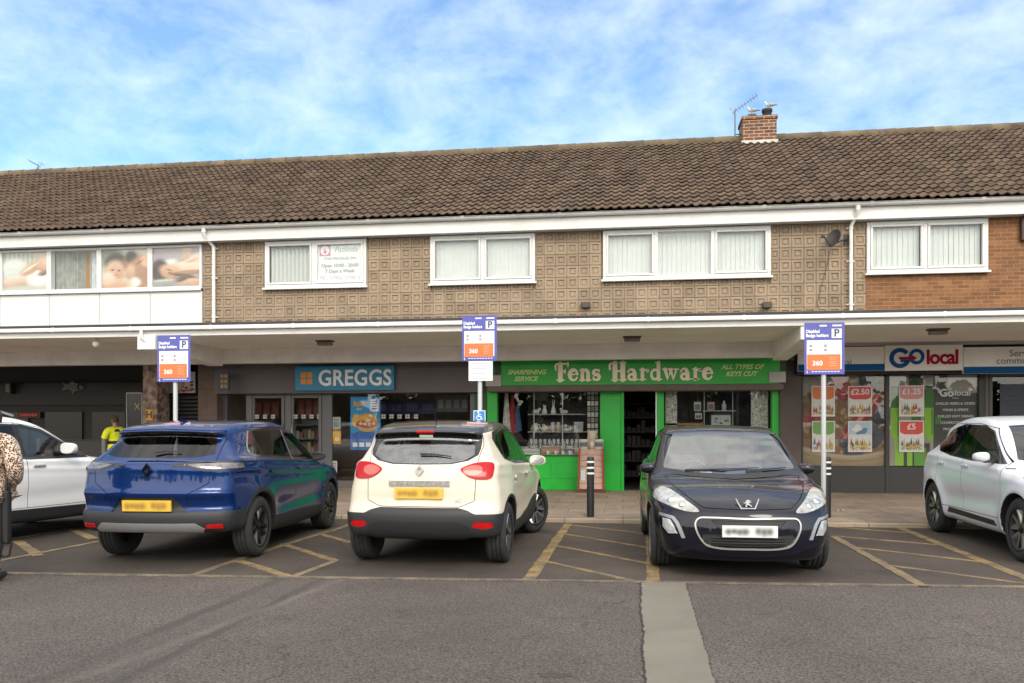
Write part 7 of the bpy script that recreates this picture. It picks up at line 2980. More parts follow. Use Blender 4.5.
def parking_sign(u, Y, v0, v1, wpx, label, notice=False, plate_=False, base=.062):
    x = gx(u, Y)
    z1_, z0_ = gz(u, v0, Y), gz(u, v1, Y)
    w_ = abs(gx(u + wpx / 2, Y) - gx(u - wpx / 2, Y))
    h = z1_ - z0_
    e = empty('parking_sign', (x, Y, base), 0, label, 'sign', 'disabled parking signs')
    m = MB()
    m.tube([(x, Y, base), (x, Y, z1_ - .03)], .038, 16)
    m.lathe([(.0001, .012), (.038, .0)], (x, Y, z1_ - .03), 16)
    m.build('pole', pm('pale_grey_pole', (.52, .53, .54), .45, .2, var=.06), e)
    m = MB()
    for z in (z0_ + .1, z1_ - .15):
        m.box(x - .06, x + .06, Y - .05, Y + .045, z, z + .03)
    m.build('clamp', M_steel, e)
    yb_ = Y - .055
    m = MB()
    m.box(x - w_ / 2, x + w_ / 2, yb_, yb_ + .004, z0_, z1_)
    pn = m.build('sign_panel', P_purple, e)
    A = lambda a, b: (x - w_ / 2 + w_ * a, z0_ + h * b)

    def rect(m, a0, a1, b0, b1, y, mi=0):
        p, q = A(a0, b0), A(a1, b1)
        m.box(p[0], q[0], yb_ - y, yb_ - y + .0009, p[1], q[1], mi)
    m = MB()
    rect(m, .06, .93, .10, .66, .0010, 0)
    rect(m, .68, .93, .70, .88, .0010, 0)
    m.build('white_field', P_white, pn)
    m = MB()
    rect(m, .07, .90, .085, .385, .0020, 0)
    m.build('orange_field', P_orange, pn)
    m = MB()
    for s, a, b, sz in (('Disabled', .04, .83, .085), ('Badge holders', .04, .75, .085)):
        p = A(a, b)
        text(m, s, h * sz, (p[0], yb_ - .0016, p[1]), 0, depth=.0004, align='LEFT', bold=.003, xs=.86)
    rect(m, .38, .56, .925, .955, .0012, 0)
    rect(m, .70, .93, .925, .955, .0012, 0)
    p = A(.36, .21)
    text(m, '360', h * .13, (p[0] - .02, yb_ - .0030, p[1]), 0, depth=.0004, bold=.003)
    rect(m, .06, .08, .02, .07, .0012, 0)
    for k in range(9):
        rect(m, .18 + .08 * k, .24 + .08 * k, .045, .062, .0012, 0)
    m.build('lettering', P_white, pn)
    m = MB()
    p = A(.805, .79)
    text(m, 'P', h * .20, (p[0], yb_ - .0022, p[1]), 0, depth=.0004, bold=.004)
    for a in (.13, .50):
        for b in (.55, .47):
            rect(m, a, a + .055, b - .02, b + .025, .0022, 0)
            rect(m, a + .015, a + .04, b - .005, b + .012, .0026, 1)
            for k in range(4):
                rect(m, a + .10 + k * .05, a + .135 + k * .05, b - .006, b + .006, .0022, 2)
    for k in range(5):
        rect(m, .62, .62 + .2 - .03 * (k % 2), .16 + .04 * k, .172 + .04 * k, .0028, 3)
    m.build('printing', [P_black, P_white, P_grey, pm('sign_peach', (.80, .36, .22), .5)], pn)
    if notice:
        m = MB()
        za, zb2 = gz(u, 381, Y), z0_ - .006
        x_ = gx(481.2, Y)
        ww = .20
        m.box(x_ - ww, x_ + ww, yb_, yb_ + .004, za, zb2, 0)
        for k in range(7):
            zz = za + .03 + (zb2 - za - .05) * k / 6.5
            m.box(x_ - ww * .75, x_ + ww * (.7 - .12 * (k % 3)), yb_ - .001, yb_ - .0002, zz, zz + .010, 1)
        m.build('lower_notice', [P_white, P_grey], e)
    if plate_:
        m = MB()
        za, zb2 = gz(480, 424.5, Y), gz(480, 410.5, Y)
        x_ = gx(480, Y)
        m.box(x_ - .10, x_ + .10, yb_, yb_ + .004, za, zb2, 0)
        m.box(x_ - .088, x_ + .088, yb_ - .0012, yb_ - .0002, za + .012, zb2 - .012, 1)
        zc_ = (za + zb2) / 2 + .02
        # wheelchair figure
        m.prism([(x_ - .018 + .016 * math.cos(a), zc_ + .07 + .016 * math.sin(a)) for a in np.linspace(0, 2 * PI, 12, endpoint=False)], yb_ - .0022, yb_ - .0013, 0)
        m.prism([(x_ - .024, zc_ + .05), (x_ - .008, zc_ + .05), (x_ - .004, zc_ + .005), (x_ - .022, zc_ + .005)], yb_ - .0022, yb_ - .0013, 0)
        m.prism([(x_ - .022, zc_ + .005), (x_ + .03, zc_ + .005), (x_ + .052, zc_ - .05), (x_ + .038, zc_ - .055), (x_ + .02, zc_ - .01), (x_ - .022, zc_ - .01)], yb_ - .0022, yb_ - .0013, 0)
        m.prism([(x_ - .01, zc_ + .035), (x_ + .028, zc_ + .035), (x_ + .028, zc_ + .024), (x_ - .01, zc_ + .024)], yb_ - .0022, yb_ - .0013, 0)
        ringpoly(m, x_ - .008, zc_ - .022, .042, .011, 120, 380, 0, yb_ - .0003, 1.0, 16)
        for k in range(2):
            m.box(x_ - .07, x_ + .07, yb_ - .0022, yb_ - .0013, za + .022 + k * .022, za + .032 + k * .022, 0)
        m.build('wheelchair_plate', [P_white, pm('plate_blue', (.03, .22, .56), .4)], e)
    return e


YPs = YK + .30
parking_sign(175.5, YPs, 335.5, 382, 33, 'violet and orange parking sign on a pole behind the blue car')
parking_sign(480, YPs, 316, 361, 34.5, 'violet and orange parking sign with a white notice and blue wheelchair plate below it', True, True)
parking_sign(823.5, YPs, 323, 374.5, 40, 'violet and orange parking sign on a pole behind the dark hatchback')

# ------------------------------------------------------------------ small fixtures on the building
for u, v, lab in ((325, 342, 'brown bulkhead light on the canopy ceiling in front of the bakery'), (632, 338, 'brown bulkhead light on the canopy ceiling in front of the hardware shop'), (938, 330.5, 'brown bulkhead light on the canopy ceiling in front of the grocery')):
    Y = EYE and (ZS - EYE) * 1.0
    tt = (ZS - EYE - .03) / (HZ - v)
    dx, dy = ray(u)
    x, y = dx * tt, dy * tt
    e = empty('bulkhead_light', (x, y, ZS - .09), 0, lab, 'light')
    m = MB()
    m.box(x - .17, x + .17, y - .09, y + .09, ZS - .03, ZS - .001)
    m.build('base', pm('brown_fitting', (.10, .08, .065), .5), e, bevel=.008)
    m = MB()
    m.box(x - .15, x + .15, y - .075, y + .075, ZS - .105, ZS - .031)
    m.build('diffuser', pm('smoky_diffuser', (.20, .175, .15), .3), e, bevel=.03, seg=3)
tt = (ZS - EYE - .05) / (HZ - 341)
dx, dy = ray(96)
x, y = dx * tt, dy * tt
e = empty('globe_light', (x, y, ZS - .15), 0, 'round white globe light under the left canopy', 'light')
m = MB()
m.lathe([(.05, 0), (.05, .04), (.0001, .045)], (x, y, ZS - .046), 14)
m.build('base', M_white, e)
m = MB()
m.ball((x, y, ZS - .105), .065, 0, 16)
m.build('globe', pm('opal_globe', (.75, .74, .70), .3), e)

# satellite dish by the right downpipe
xd, yd, zd = at(833, 238, YW - .30)
e = empty('satellite_dish', (xd, YW - .2, zd), 0, 'dark satellite dish on a bracket beside the right downpipe', 'satellite dish')
m = MB()
dn = Vector((-.75, -.55, .35)).normalized()
Md = frame_at(Vector((xd, YW - .30, zd)), dn)
vs, fs = [], []
for i in range(5):
    r_ = .17 * i / 4
    for k in range(24):
        a = 2 * PI * k / 24
        vs.append(Md @ Vector((r_ * math.cos(a), .07 * (1 - (i / 4) ** 2), r_ * 1.08 * math.sin(a))))
for i in range(4):
    for k in range(24):
        fs.append((i * 24 + k, i * 24 + (k + 1) % 24, i * 24 + 24 + (k + 1) % 24, i * 24 + 24 + k))
m.add(vs, fs, 0, True)
vs = [Md @ Vector((.17 * math.cos(2 * PI * k / 24), q, .1836 * math.sin(2 * PI * k / 24))) for q in (-.004, .014) for k in range(24)]
m.add(vs, [(k, (k + 1) % 24, 24 + (k + 1) % 24, 24 + k) for k in range(24)], 0, True)
m.build('reflector', pm('dark_mesh_dish', (.05, .047, .045), .6), e)
m = MB()
tip = Md @ Vector((0, -.26, -.09))
m.tube([Md @ Vector((0, .02, -.18)), tip], .009, 8)
m.cbox(tip, (.05, .09, .05))
m.build('feed_arm', M_black, e)
m = MB()
xp = gx(850, YW - .1)
m.tube([Md @ Vector((0, .09, -.04)), (xd + .12, YW - .22, zd - .06), (xp - .05, YW - .10, zd + .02), (xp - .05, YW, zd + .02)], .015, 8)
m.box(xp - .10, xp, YW - .012, YW + .01, zd - .08, zd + .12)
m.build('bracket', M_black, e)
m = MB()
pts = [Vector((xd + .02, YW - .05, zd - .12))]
for u, v in ((828, 262), (823, 280), (819, 296), (817, 302), (819, 309)):
    pts.append(Vector(at(u, v, YW - .015)))
m.tube(pts, .0045, 6)
m.build('cable', M_black, e)
for u, v, lab in ((586, 306, 'small dark wall vent low on the block wall left of centre'), (766.5, 306, 'small dark wall fitting low on the block wall under the wide window')):
    x, y, z = at(u, v, YW)
    m = MB()
    m.box(x - .09, x + .09, YW - .11, YW + .02, z - .04, z + .07)
    m.box(x - .075, x + .075, YW - .125, YW - .108, z - .05, z + .03)
    tag(m.build('wall_vent', pm('brown_vent', (.07, .055, .045), .6), bevel=.008), lab, 'vent')
x, y, z = at(1026, 230, YW)
m = MB()
m.box(x - .12, x + .15, YW - .1, YW, z - .22, z + .22)
tag(m.build('alarm_box', pm('dark_red_box', (.05, .025, .02), .5), bevel=.015), 'dark alarm box on the brick wall at the right edge', 'alarm box')

# aerials
def yagi(x, y, z0_, h, dirv, label, n=7, ln=.75):
    e = empty('tv_aerial', (x, y, z0_), 0, label, 'aerial')
    m = MB()
    m.tube([(x, y, z0_), (x, y, z0_ + h)], .016, 8)
    m.build('mast', pm('aerial_grey', (.16, .16, .17), .4, .5), e)
    d = Vector(dirv).normalized()
    p = Vector((x, y, z0_ + h - .04))
    m = MB()
    m.tube([p - d * .08, p + d * ln], .010, 6)
    s = d.cross(Vector((0, 0, 1))).normalized()
    up = s.cross(d)
    for k in range(n):
        q = p + d * (ln * (k + .6) / n)
        m.tube([q - s * .16, q + s * .16], .005, 6)
    q = p - d * .06
    for k in (-1, 1):
        m.tube([q - s * .15 + up * .09 * k, q + s * .15 + up * .09 * k], .006, 6)
        m.tube([q, q + up * .09 * k], .006, 6)
    m.build('antenna', pm('aerial_alloy', (.30, .30, .31), .4, .6), e)
    return e


xm = gx(735, YR - .1)
e = yagi(xm, YR - .1, ZR - .05, gz(735, 111, YR) - ZR + .05, (.86, -.30, .50), 'tall roof aerial on a mast beside the brick chimney', 8, .62)
m = MB()
zz = gz(735, 136, YR)
m.tube([(xm, YR - .1, zz), (cx0 + .01, YR - .1, zz)], .012, 8)
m.build('bracket', M_black, e)
yagi(gx(38, YR), YR, ZR + .05, .22, (-.8, -.2, .45), 'little roof aerial on the ridge at the left', 5, .26)

# ------------------------------------------------------------------ figures
def skin_mesh(name, pts, edges, sub=2):
    me = bpy.data.meshes.new(name)
    me.from_pydata([p[0] for p in pts], edges, [])
    o = bpy.data.objects.new(name, me)
    col.objects.link(o)
    md = o.modifiers.new('skin', 'SKIN')
    md.use_smooth_shade = True
    for i, p in enumerate(pts):
        r_ = p[1] if isinstance(p[1], (tuple, list)) else (p[1], p[1])
        me.skin_vertices[0].data[i].radius = r_
    me.skin_vertices[0].data[0].use_root = True
    if sub:
        sm = o.modifiers.new('sub', 'SUBSURF')
        sm.levels = sm.render_levels = sub
    dg = bpy.context.evaluated_depsgraph_get()
    dg.update()
    out = bpy.data.meshes.new_from_object(o.evaluated_get(dg))
    bpy.data.objects.remove(o)
    out.name = name
    for p in out.polygons:
        p.use_smooth = True
    return out


M_skin = pm('skin', (.42, .24, .17), .55)


def leopardm():
    m = bpy.data.materials.new('leopard_print')
    m.use_nodes = True
    nt = m.node_tree
    L = nt.links
    b = nt.nodes['Principled BSDF']
    b.inputs['Roughness'].default_value = .95
    tc = node(nt, 'ShaderNodeTexCoord')
    ns = node(nt, 'ShaderNodeTexNoise')
    setin(ns, Scale=28.0, Detail=2.0)
    L.new(tc.outputs['Object'], ns.inputs['Vector'])
    ad = node(nt, 'ShaderNodeVectorMath', operation='SCALE')
    ad.inputs['Scale'].default_value = .02
    L.new(ns.outputs['Color'], ad.inputs[0])
    sm = node(nt, 'ShaderNodeVectorMath', operation='ADD')
    L.new(tc.outputs['Object'], sm.inputs[0])
    L.new(ad.outputs[0], sm.inputs[1])
    v = node(nt, 'ShaderNodeTexVoronoi')
    setin(v, Scale=62.0)
    L.new(sm.outputs[0], v.inputs['Vector'])
    r = node(nt, 'ShaderNodeValToRGB')
    r.color_ramp.interpolation = 'LINEAR'
    e = r.color_ramp.elements
    e[0].position, e[0].color = .12, (.25, .12, .07, 1)
    e[1].position, e[1].color = .62, (.52, .37, .27, 1)
    for p_, c_ in ((.24, (.24, .11, .06, 1)), (.28, (.018, .012, .010, 1)), (.46, (.018, .012, .010, 1)), (.54, (.50, .35, .25, 1))):
        x = e.new(p_)
        x.color = c_
    e[-1].color = (.66, .52, .42, 1)
    L.new(v.outputs['Distance'], r.inputs[0])
    L.new(r.outputs[0], b.inputs['Base Color'])
    return m


def hand(pts, edges, wrist_i, wrist, d, side, s=1.0):
    """palm, four unequal bent fingers and a thumb, rooted at the wrist"""
    d = Vector(d).normalized()
    side = Vector(side).normalized()
    nrm = d.cross(side)
    b = len(pts)
    palm = Vector(wrist) + d * .05 * s
    pts.append((palm, (.030 * s, .016 * s)))
    edges.append((wrist_i, b))
    for k, ln in enumerate((.070, .080, .075, .058)):
        q = palm + side * (-.027 + .018 * k) * s + d * .04 * s
        i = len(pts)
        pts.append((q, .0095 * s))
        edges.append((b, i))
        pts.append((q + d * ln * .5 * s + nrm * .012 * s, .0085 * s))
        pts.append((q + d * ln * .8 * s + nrm * .04 * s, .0075 * s))
        edges += [(i, i + 1), (i + 1, i + 2)]
    i = len(pts)
    pts.append((palm - side * .034 * s - d * .01 * s, .011 * s))
    pts.append((palm - side * .055 * s + d * .03 * s + nrm * .01 * s, .009 * s))
    edges += [(b, i), (i, i + 1)]


def figure(loc, rz, label, H, arms, head_turn=0.0, legs=None):
    """continuous body in the figure's own frame: faces +y, arms = ((elbow, wrist), (elbow, wrist)) left, right"""
    e = empty('person', loc, rz, label, 'person')
    k = H / 1.70
    V_ = lambda *p: Vector(p) * k
    pts = [(V_(0, 0, .95), (.145 * k, .105 * k)), (V_(0, .01, 1.10), (.125 * k, .09 * k)), (V_(0, .0, 1.28), (.15 * k, .10 * k)), (V_(0, -.01, 1.39), (.10 * k, .075 * k)), (V_(0, 0, 1.45), .052 * k), (V_(0, .015, 1.52), .058 * k)]
    ed = [(0, 1), (1, 2), (2, 3), (3, 4), (4, 5)]
    for sg, (el, wr) in ((-1, arms[0]), (1, arms[1])):
        i = len(pts)
        pts += [(V_(sg * .175, -.01, 1.37), .055 * k), (Vector(el), .042 * k), (Vector(wr), .028 * k)]
        ed += [(3, i), (i, i + 1), (i + 1, i + 2)]
        hand(pts, ed, i + 2, wr, Vector(wr) - Vector(el), (0, sg * .2 + .9, .3), k)
    lg = legs or ((.02, .0), (-.02, .0))
    for sg, (ky, fy) in ((-1, lg[0]), (1, lg[1])):
        i = len(pts)
        pts += [(V_(sg * .09, 0, .86), .085 * k), (V_(sg * .095, ky + .02, .48), .056 * k), (V_(sg * .10, fy - .02, .10), .038 * k), (V_(sg * .105, fy + .09, .035), (.038 * k, .028 * k)), (V_(sg * .108, fy + .16, .03), (.034 * k, .022 * k))]
        ed += [(0, i), (i, i + 1), (i + 1, i + 2), (i + 2, i + 3), (i + 3, i + 4)]
    me = skin_mesh('body', pts, ed, 2)
    # head with face, in one mesh with the body
    m = MB()
    Hm = Matrix.Translation(V_(0, .02, 1.595)) @ Matrix.Rotation(head_turn, 4, 'Z')
    n, vs, fs = 24, [], []
    for i in range(17):
        th = PI * i / 16
        for j in range(n):
            w = 2 * PI * j / n
            x_, y_, z_ = math.sin(th) * math.cos(w), math.sin(th) * math.sin(w), math.cos(th)
            jaw = 1 - .30 * max(0, -z_) ** 1.3
            px_, py_, pz_ = x_ * .074 * jaw, y_ * .094 * (jaw * .6 + .4), z_ * .118
            if y_ > .5:
                nose = math.exp(-((px_ / .012) ** 2) - ((pz_ + .018) / .022) ** 2)
                py_ += .024 * nose
                for sx in (-1, 1):
                    py_ -= .012 * math.exp(-(((px_ - sx * .030) / .014) ** 2) - ((pz_ - .012) / .012) ** 2)
                py_ += .006 * math.exp(-((px_ / .024) ** 2) - ((pz_ + .056) / .008) ** 2)
            vs.append(Hm @ (Vector((px_, py_, pz_)) * k))
    for i in range(16):
        for j in range(n):
            fs.append((i * n + j, (i + 1) * n + j, (i + 1) * n + (j + 1) % n, i * n + (j + 1) % n))
    m.add(vs, fs, 0, True)
    for sg in (-1, 1):
        m.ball(Hm @ (Vector((sg * .076, -.005, -.005)) * k), (.012 * k, .022 * k, .032 * k), 0, 10)
    bm = bmesh.new()
    bm.from_mesh(me)
    tmp = m.mesh('head')
    bm.from_mesh(tmp)
    bm.to_mesh(me)
    bm.free()
    bpy.data.meshes.remove(tmp)
    o = bpy.data.objects.new('body', me)      # weld head, trunk and limbs into one surface
    col.objects.link(o)
    md = o.modifiers.new('remesh', 'REMESH')
    md.mode, md.voxel_size, md.use_smooth_shade = 'VOXEL', .0065, True
    dg = bpy.context.evaluated_depsgraph_get()
    dg.update()
    me2 = bpy.data.meshes.new_from_object(o.evaluated_get(dg))
    bpy.data.objects.remove(o)
    bpy.data.meshes.remove(me)
    link('body', me2, M_skin, e, True)
    m = MB()
    for sx in (-1, 1):
        m.ball(Hm @ (Vector((sx * .030, .078, .012)) * k), .0105 * k, 0, 10)
    m.build('eyes', pm('eye', (.05, .04, .035), .2), e, True)
    return e, k, Hm


def hair(e, k, Hm, m_, low=-.2, thick=.012):
    m = MB()
    n, vs, fs = 24, [], []
    q = random.Random(3)
    for i in range(13):
        th = PI * .62 * i / 12
        for j in range(n):
            w = 2 * PI * j / n
            x_, y_, z_ = math.sin(th) * math.cos(w), math.sin(th) * math.sin(w), math.cos(th)
            if y_ > .45 and z_ < .5:
                z_ = max(z_, .5)
                s = .97
            else:
                s = 1
            t_ = thick * q.uniform(.8, 1.25)
            vs.append(Hm @ (Vector((x_ * (.076 + t_) * s, y_ * (.095 + t_) * s, z_ * (.118 + t_))) * k))
    for i in range(12):
        for j in range(n):
            fs.append((i * n + j, (i + 1) * n + j, (i + 1) * n + (j + 1) % n, i * n + (j + 1) % n))
    m.add(vs, fs, 0, True)
    m.build('hair', m_, e, True)


def garment(e, name, pts, ed, mat_, cut=None):
    me = skin_mesh(name, pts, ed, 2)
    if cut:
        bm = bmesh.new()
        bm.from_mesh(me)
        for co, no in cut:
            bmesh.ops.bisect_plane(bm, geom=bm.verts[:] + bm.edges[:] + bm.faces[:], plane_co=co, plane_no=no, clear_outer=True)
        bm.to_mesh(me)
        bm.free()
        for p in me.polygons:
            p.use_smooth = True
    return link(name, me, mat_, e, True)


# woman at the left edge, seen from behind, hand in her coat pocket
wx, wy = gnd(-9.5, 580)
Ew, kw_, Hw = figure((wx, wy, .004), R(6), 'person in a leopard print coat seen from behind at the left edge', 1.70, ((Vector((-.30, -.08, 1.10)), Vector((-.24, .10, .92))), (Vector((.315, -.10, 1.10)), Vector((.19, .07, .93)))), R(25), ((.12, .10), (-.06, -.12)))
k = kw_
garment(Ew, 'coat', [((0, 0, .98), (.185, .15)), ((0, 0, 1.12), (.175, .135)), ((0, -.01, 1.28), (.185, .135)), ((0, -.01, 1.385), (.13, .10)), ((0, 0, 1.45), (.07, .07)), ((0, 0, .82), (.215, .175)), ((0, 0, .72), (.21, .17)),
                     ((-.20, -.01, 1.365), .085), ((-.30, -.08, 1.10), .075), ((-.235, .10, .925), .060), ((.20, -.01, 1.365), .088), ((.315, -.10, 1.10), .082), ((.205, .06, .95), .070)],
        [(0, 1), (1, 2), (2, 3), (3, 4), (0, 5), (5, 6), (3, 7), (7, 8), (8, 9), (3, 10), (10, 11), (11, 12)], leopardm())
garment(Ew, 'trousers', [((0, 0, .95), (.155, .12)), ((0, 0, 1.02), (.15, .115)), ((-.095, .01, .82), .105), ((-.10, .13, .48), .075), ((-.105, .08, .10), .062), ((.095, .0, .82), .105), ((.10, -.04, .48), .078), ((.105, -.15, .10), .064)],
        [(0, 1), (0, 2), (2, 3), (3, 4), (0, 5), (5, 6), (6, 7)], pm('black_trousers', (.012, .012, .013), .85))
m = MB()
for sx, fy in ((-.105, .10), (.105, -.12)):
    m.ball((sx, fy + .06, .05), (.05, .14, .05), 0, 16)
    m.v = [(a, b, max(c_, .004)) for a, b, c_ in m.v]
m.build('shoes', M_black, Ew, True)
hair(Ew, k, Hw, pm('brown_hair', (.06, .035, .02), .7))
# black shoulder bag
bg = empty('shoulder_bag', (wx + .215, wy - .04, .24), R(6), 'black shoulder bag hanging on a long strap beside the leopard print coat', 'bag')
m = MB()
m.box(-.03, .03, -.04, .04, .12, .66)
m.build('bag_body', pm('black_leather', (.016, .015, .015), .45), bg, True, bevel=.03, seg=2)
m = MB()
m.tube([(.005, -.03, .64), (.01, -.025, .75), (.0, -.01, .92), (.0, .01, .92), (.01, .025, .75), (.005, .03, .64)], .012, 8)
m.build('strap', pm('black_leather', (.016, .015, .015), .45), bg, True)
m = MB()
m.tube([(-.03, -.03, .14), (-.05, -.03, .03), (-.04, 0, .0), (.02, .0, .01), (.025, .03, .14)], .011, 8)
m.build('hanging_loop', pm('black_leather', (.016, .015, .015), .45), bg, True)

# man in a high visibility jacket under the canopy
px_, py_ = gx(115, 17.2), 17.2
Em, km, Hm_ = figure((px_, py_, .115), R(62), 'person in a yellow high visibility jacket standing under the canopy', 1.66, ((Vector((-.27, .02, 1.10)), Vector((-.20, .22, 1.02))), (Vector((.27, .02, 1.10)), Vector((.20, .22, 1.02)))), R(15))
hv = pm('hi_vis_yellow', (.80, .84, .02), .7, var=.12, vs=6)
pj = [((0, 0, .93), (.17, .13)), ((0, 0, 1.10), (.16, .12)), ((0, -.01, 1.25), (.175, .125)), ((0, -.01, 1.36), (.12, .095)), ((0, 0, 1.43), (.068, .068)), ((0, 0, .80), (.17, .135)),
      ((-.19, -.01, 1.335), .08), ((-.27, .02, 1.08), .068), ((-.205, .20, 1.01), .052), ((.19, -.01, 1.335), .08), ((.27, .02, 1.08), .068), ((.205, .20, 1.01), .052)]
ej = [(0, 1), (1, 2), (2, 3), (3, 4), (0, 5), (3, 6), (6, 7), (7, 8), (3, 9), (9, 10), (10, 11)]
garment(Em, 'jacket', pj, ej, hv)
for sg in (-1, 1):
    garment(Em, 'dark_sleeve', [((sg * .235, .005, 1.20), .079), ((sg * .27, .02, 1.08), .074), ((sg * .205, .20, 1.01), .058)], [(0, 1), (1, 2)], pm('navy_cloth', (.02, .022, .035), .8))
navy = pm('navy_cloth', (.02, .022, .035), .8)
sil = pm('reflective_tape', (.55, .57, .58), .35, .3)


def band(e, name, z0_, z1_, grow, mat_):
    P2 = [((a[0], a[1], a[2]), tuple(q + grow for q in r_) if isinstance(r_, tuple) else r_ + grow) for a, r_ in pj[:6]]
    garment(e, name, P2, ej[:5], mat_, [((0, 0, z1_), (0, 0, 1)), ((0, 0, z0_), (0, 0, -1))])


band(Em, 'shoulder_yoke', 1.30, 1.36, .006, navy)
band(Em, 'reflective_band', 1.02, 1.09, .006, navy)
garment(Em, 'trousers', [((0, 0, .93), (.15, .12)), ((0, 0, 1.0), (.145, .115)), ((-.09, .0, .80), .10), ((-.095, .02, .46), .075), ((-.1, 0, .10), .065), ((.09, .0, .80), .10), ((.095, .02, .46), .075), ((.1, 0, .10), .065)],
        [(0, 1), (0, 2), (2, 3), (3, 4), (0, 5), (5, 6), (6, 7)], navy)
hair(Em, km, Hm_, pm('short_brown_hair', (.07, .04, .022), .8), thick=.008)

# gulls on the chimney pots
def gull(x, y, z, sg, label, tail=1.0):
    e = empty('gull', (x, y, z), 0, label, 'gull')
    e.scale = (.62, .62, .62)
    me = skin_mesh('body', [((0, 0, .16), (.075, .07)), ((.10 * sg, 0, .165), (.055, .05)), ((.19 * sg, 0, .17), (.03, .022)), ((-.08 * sg, 0, .20), (.055, .055)), ((-.115 * sg, 0, .265), .036), ((-.14 * sg, 0, .30), .038), ((-.175 * sg, 0, .295), .016), ((-.205 * sg, 0, .288), .008)],
                   [(0, 1), (1, 2), (0, 3), (3, 4), (4, 5), (5, 6), (6, 7)], 2)
    link('body', me, pm('gull_white', (.72, .71, .68), .8), e, True)
    m = MB()
    for s in (-1, 1):
        m.ball((.07 * sg, s * .055, .19), (.15, .022, .055), 0, 12, Matrix.Rotation(sg * .10, 3, 'Y'))
    m.build('wings', pm('gull_grey', (.34, .35, .37), .8), e, True)
    m = MB()
    m.add([(.16 * sg, -.03, .19), (.16 * sg, .03, .19), (.34 * sg, .02, .165), (.34 * sg, -.02, .165), (.16 * sg, -.03, .17), (.16 * sg, .03, .17), (.34 * sg, .02, .155), (.34 * sg, -.02, .155)], [(0, 1, 2, 3), (7, 6, 5, 4), (0, 3, 7, 4), (1, 5, 6, 2), (3, 2, 6, 7)])
    m.build('tail', pm('gull_dark', (.06, .06, .065), .8), e, True)
    for s in (-1, 1):
        m = MB()
        m.tube([(.0, s * .025, .11), (.005 * sg, s * .025, .0)], .008, 6)
        m.add([(.0, s * .025 - .02, .004), (.0, s * .025 + .02, .004), (-.05 * sg, s * .025, .004), (0, s * .025, .012)], [(0, 1, 2), (0, 2, 3), (1, 3, 2)])
        m.build('leg', pm('gull_leg', (.45, .28, .22), .6), e, True)
    return e


gull(pots[0][0] - .01, YR, pots[0][1], 1, 'white gull on the left chimney pot')
gull(pots[1][0] + .04, YR, pots[1][1], 1, 'white gull with dark tail on the right black chimney pot')

# ------------------------------------------------------------------ left shop: sign, lit sign, barrier, shutter sign, hydrant plate
x, y, z = at(74, 386.5, YD - .13)
e = empty('fish_sign', (x, YD - .13, z), 0, 'grey fish shaped emblem on the dark takeaway sign band', 'sign')
m = MB()
s = .30
fish = [(-1.15, .45), (-.75, .18), (-.45, .30), (-.15, .52), (.1, .30), (.55, .28), (1.05, -.15), (.55, -.38), (.15, -.45), (-.05, -.75), (-.2, -.42), (-.55, -.22), (-1.2, -.42), (-.95, .0)]
m.prism([(x + a * s, z + b * s) for a, b in fish], YD - .15, YD - .121, 0)
m.prism([(x + (.45 + .02) * s, z + .25 * s), (x + .62 * s, z + .22 * s), (x + .50 * s, z - .05 * s), (x + .62 * s, z - .32 * s), (x + .45 * s, z - .34 * s), (x + .35 * s, z - .05 * s)], YD - .155, YD - .149, 1)
m.build('emblem', [pm('dull_silver', (.17, .165, .155), .5), M_dark], e)
m = MB()
p = at(103, 393, YD - .125)
text(m, 'fish bar', .22, (p[0], YD - .126, p[2]), 0, depth=.003)
m.build('lettering', pm('faint_letters', (.05, .046, .042), .5), e)
x, y, z = at(29.5, 415, YD - .1)
m = MB()
m.box(x - .34, x + .34, YD - .12, YD - .06, z - .08, z + .08, 0)
for k in range(6):
    m.box(x - .27 + k * .09, x - .21 + k * .09, YD - .126, YD - .1195, z - .035, z + .035, 1)
red_on = bpy.data.materials.new('red_lit_letters')
red_on.use_nodes = True
b = red_on.node_tree.nodes['Principled BSDF']
b.inputs['Base Color'].default_value = (.2, .02, .02, 1)
b.inputs['Emission Color'].default_value = (1, .08, .04, 1)
b.inputs['Emission Strength'].default_value = .12
tag(m.build('lit_sign', [pm('dark_red_case', (.07, .012, .01), .5), red_on]), 'small glowing red sign in the dark takeaway window', 'sign')
x, y, z = at(10.5, 388, YD - .2)
m = MB()
m.box(x - .09, x + .09, YD - .3, YD - .12, z - .16, z + .14, 0)
m.box(x - .06, x + .06, YD - .31, YD - .299, z - .13, z + .11, 1)
tag(m.build('wall_lamp', [pm('lamp_case', (.05, .045, .04), .5), pm('lamp_lens', (.20, .18, .13), .4)], bevel=.01), 'small unlit wall lamp on the dark takeaway front', 'lamp')
# canvas barrier
Yb2 = 15.9
e = empty('barrier_screen', (gx(88, Yb2), Yb2, .10), 0, 'black canvas barrier screen between posts outside the takeaway', 'barrier')
m = MB()
m.box(gx(40, Yb2), gx(103, Yb2), Yb2 - .008, Yb2 + .008, .3, 1.22)
m.build('canvas', pm('black_canvas', (.022, .02, .02), .8), e)
for u in (39, 104):
    m = MB()
    xx = gx(u, Yb2)
    m.tube([(xx, Yb2, .1), (xx, Yb2, 1.27)], .05, 12)
    m.lathe([(.0001, .03), (.2, .02), (.2, 0)], (xx, Yb2, .1), 16)
    m.build('post', pm('grey_post', (.10, .095, .09), .5), e)
m = MB()
m.tube([(gx(39, Yb2), Yb2, 1.24), (gx(104, Yb2), Yb2, 1.24)], .014, 8)
m.build('rail', M_black, e)
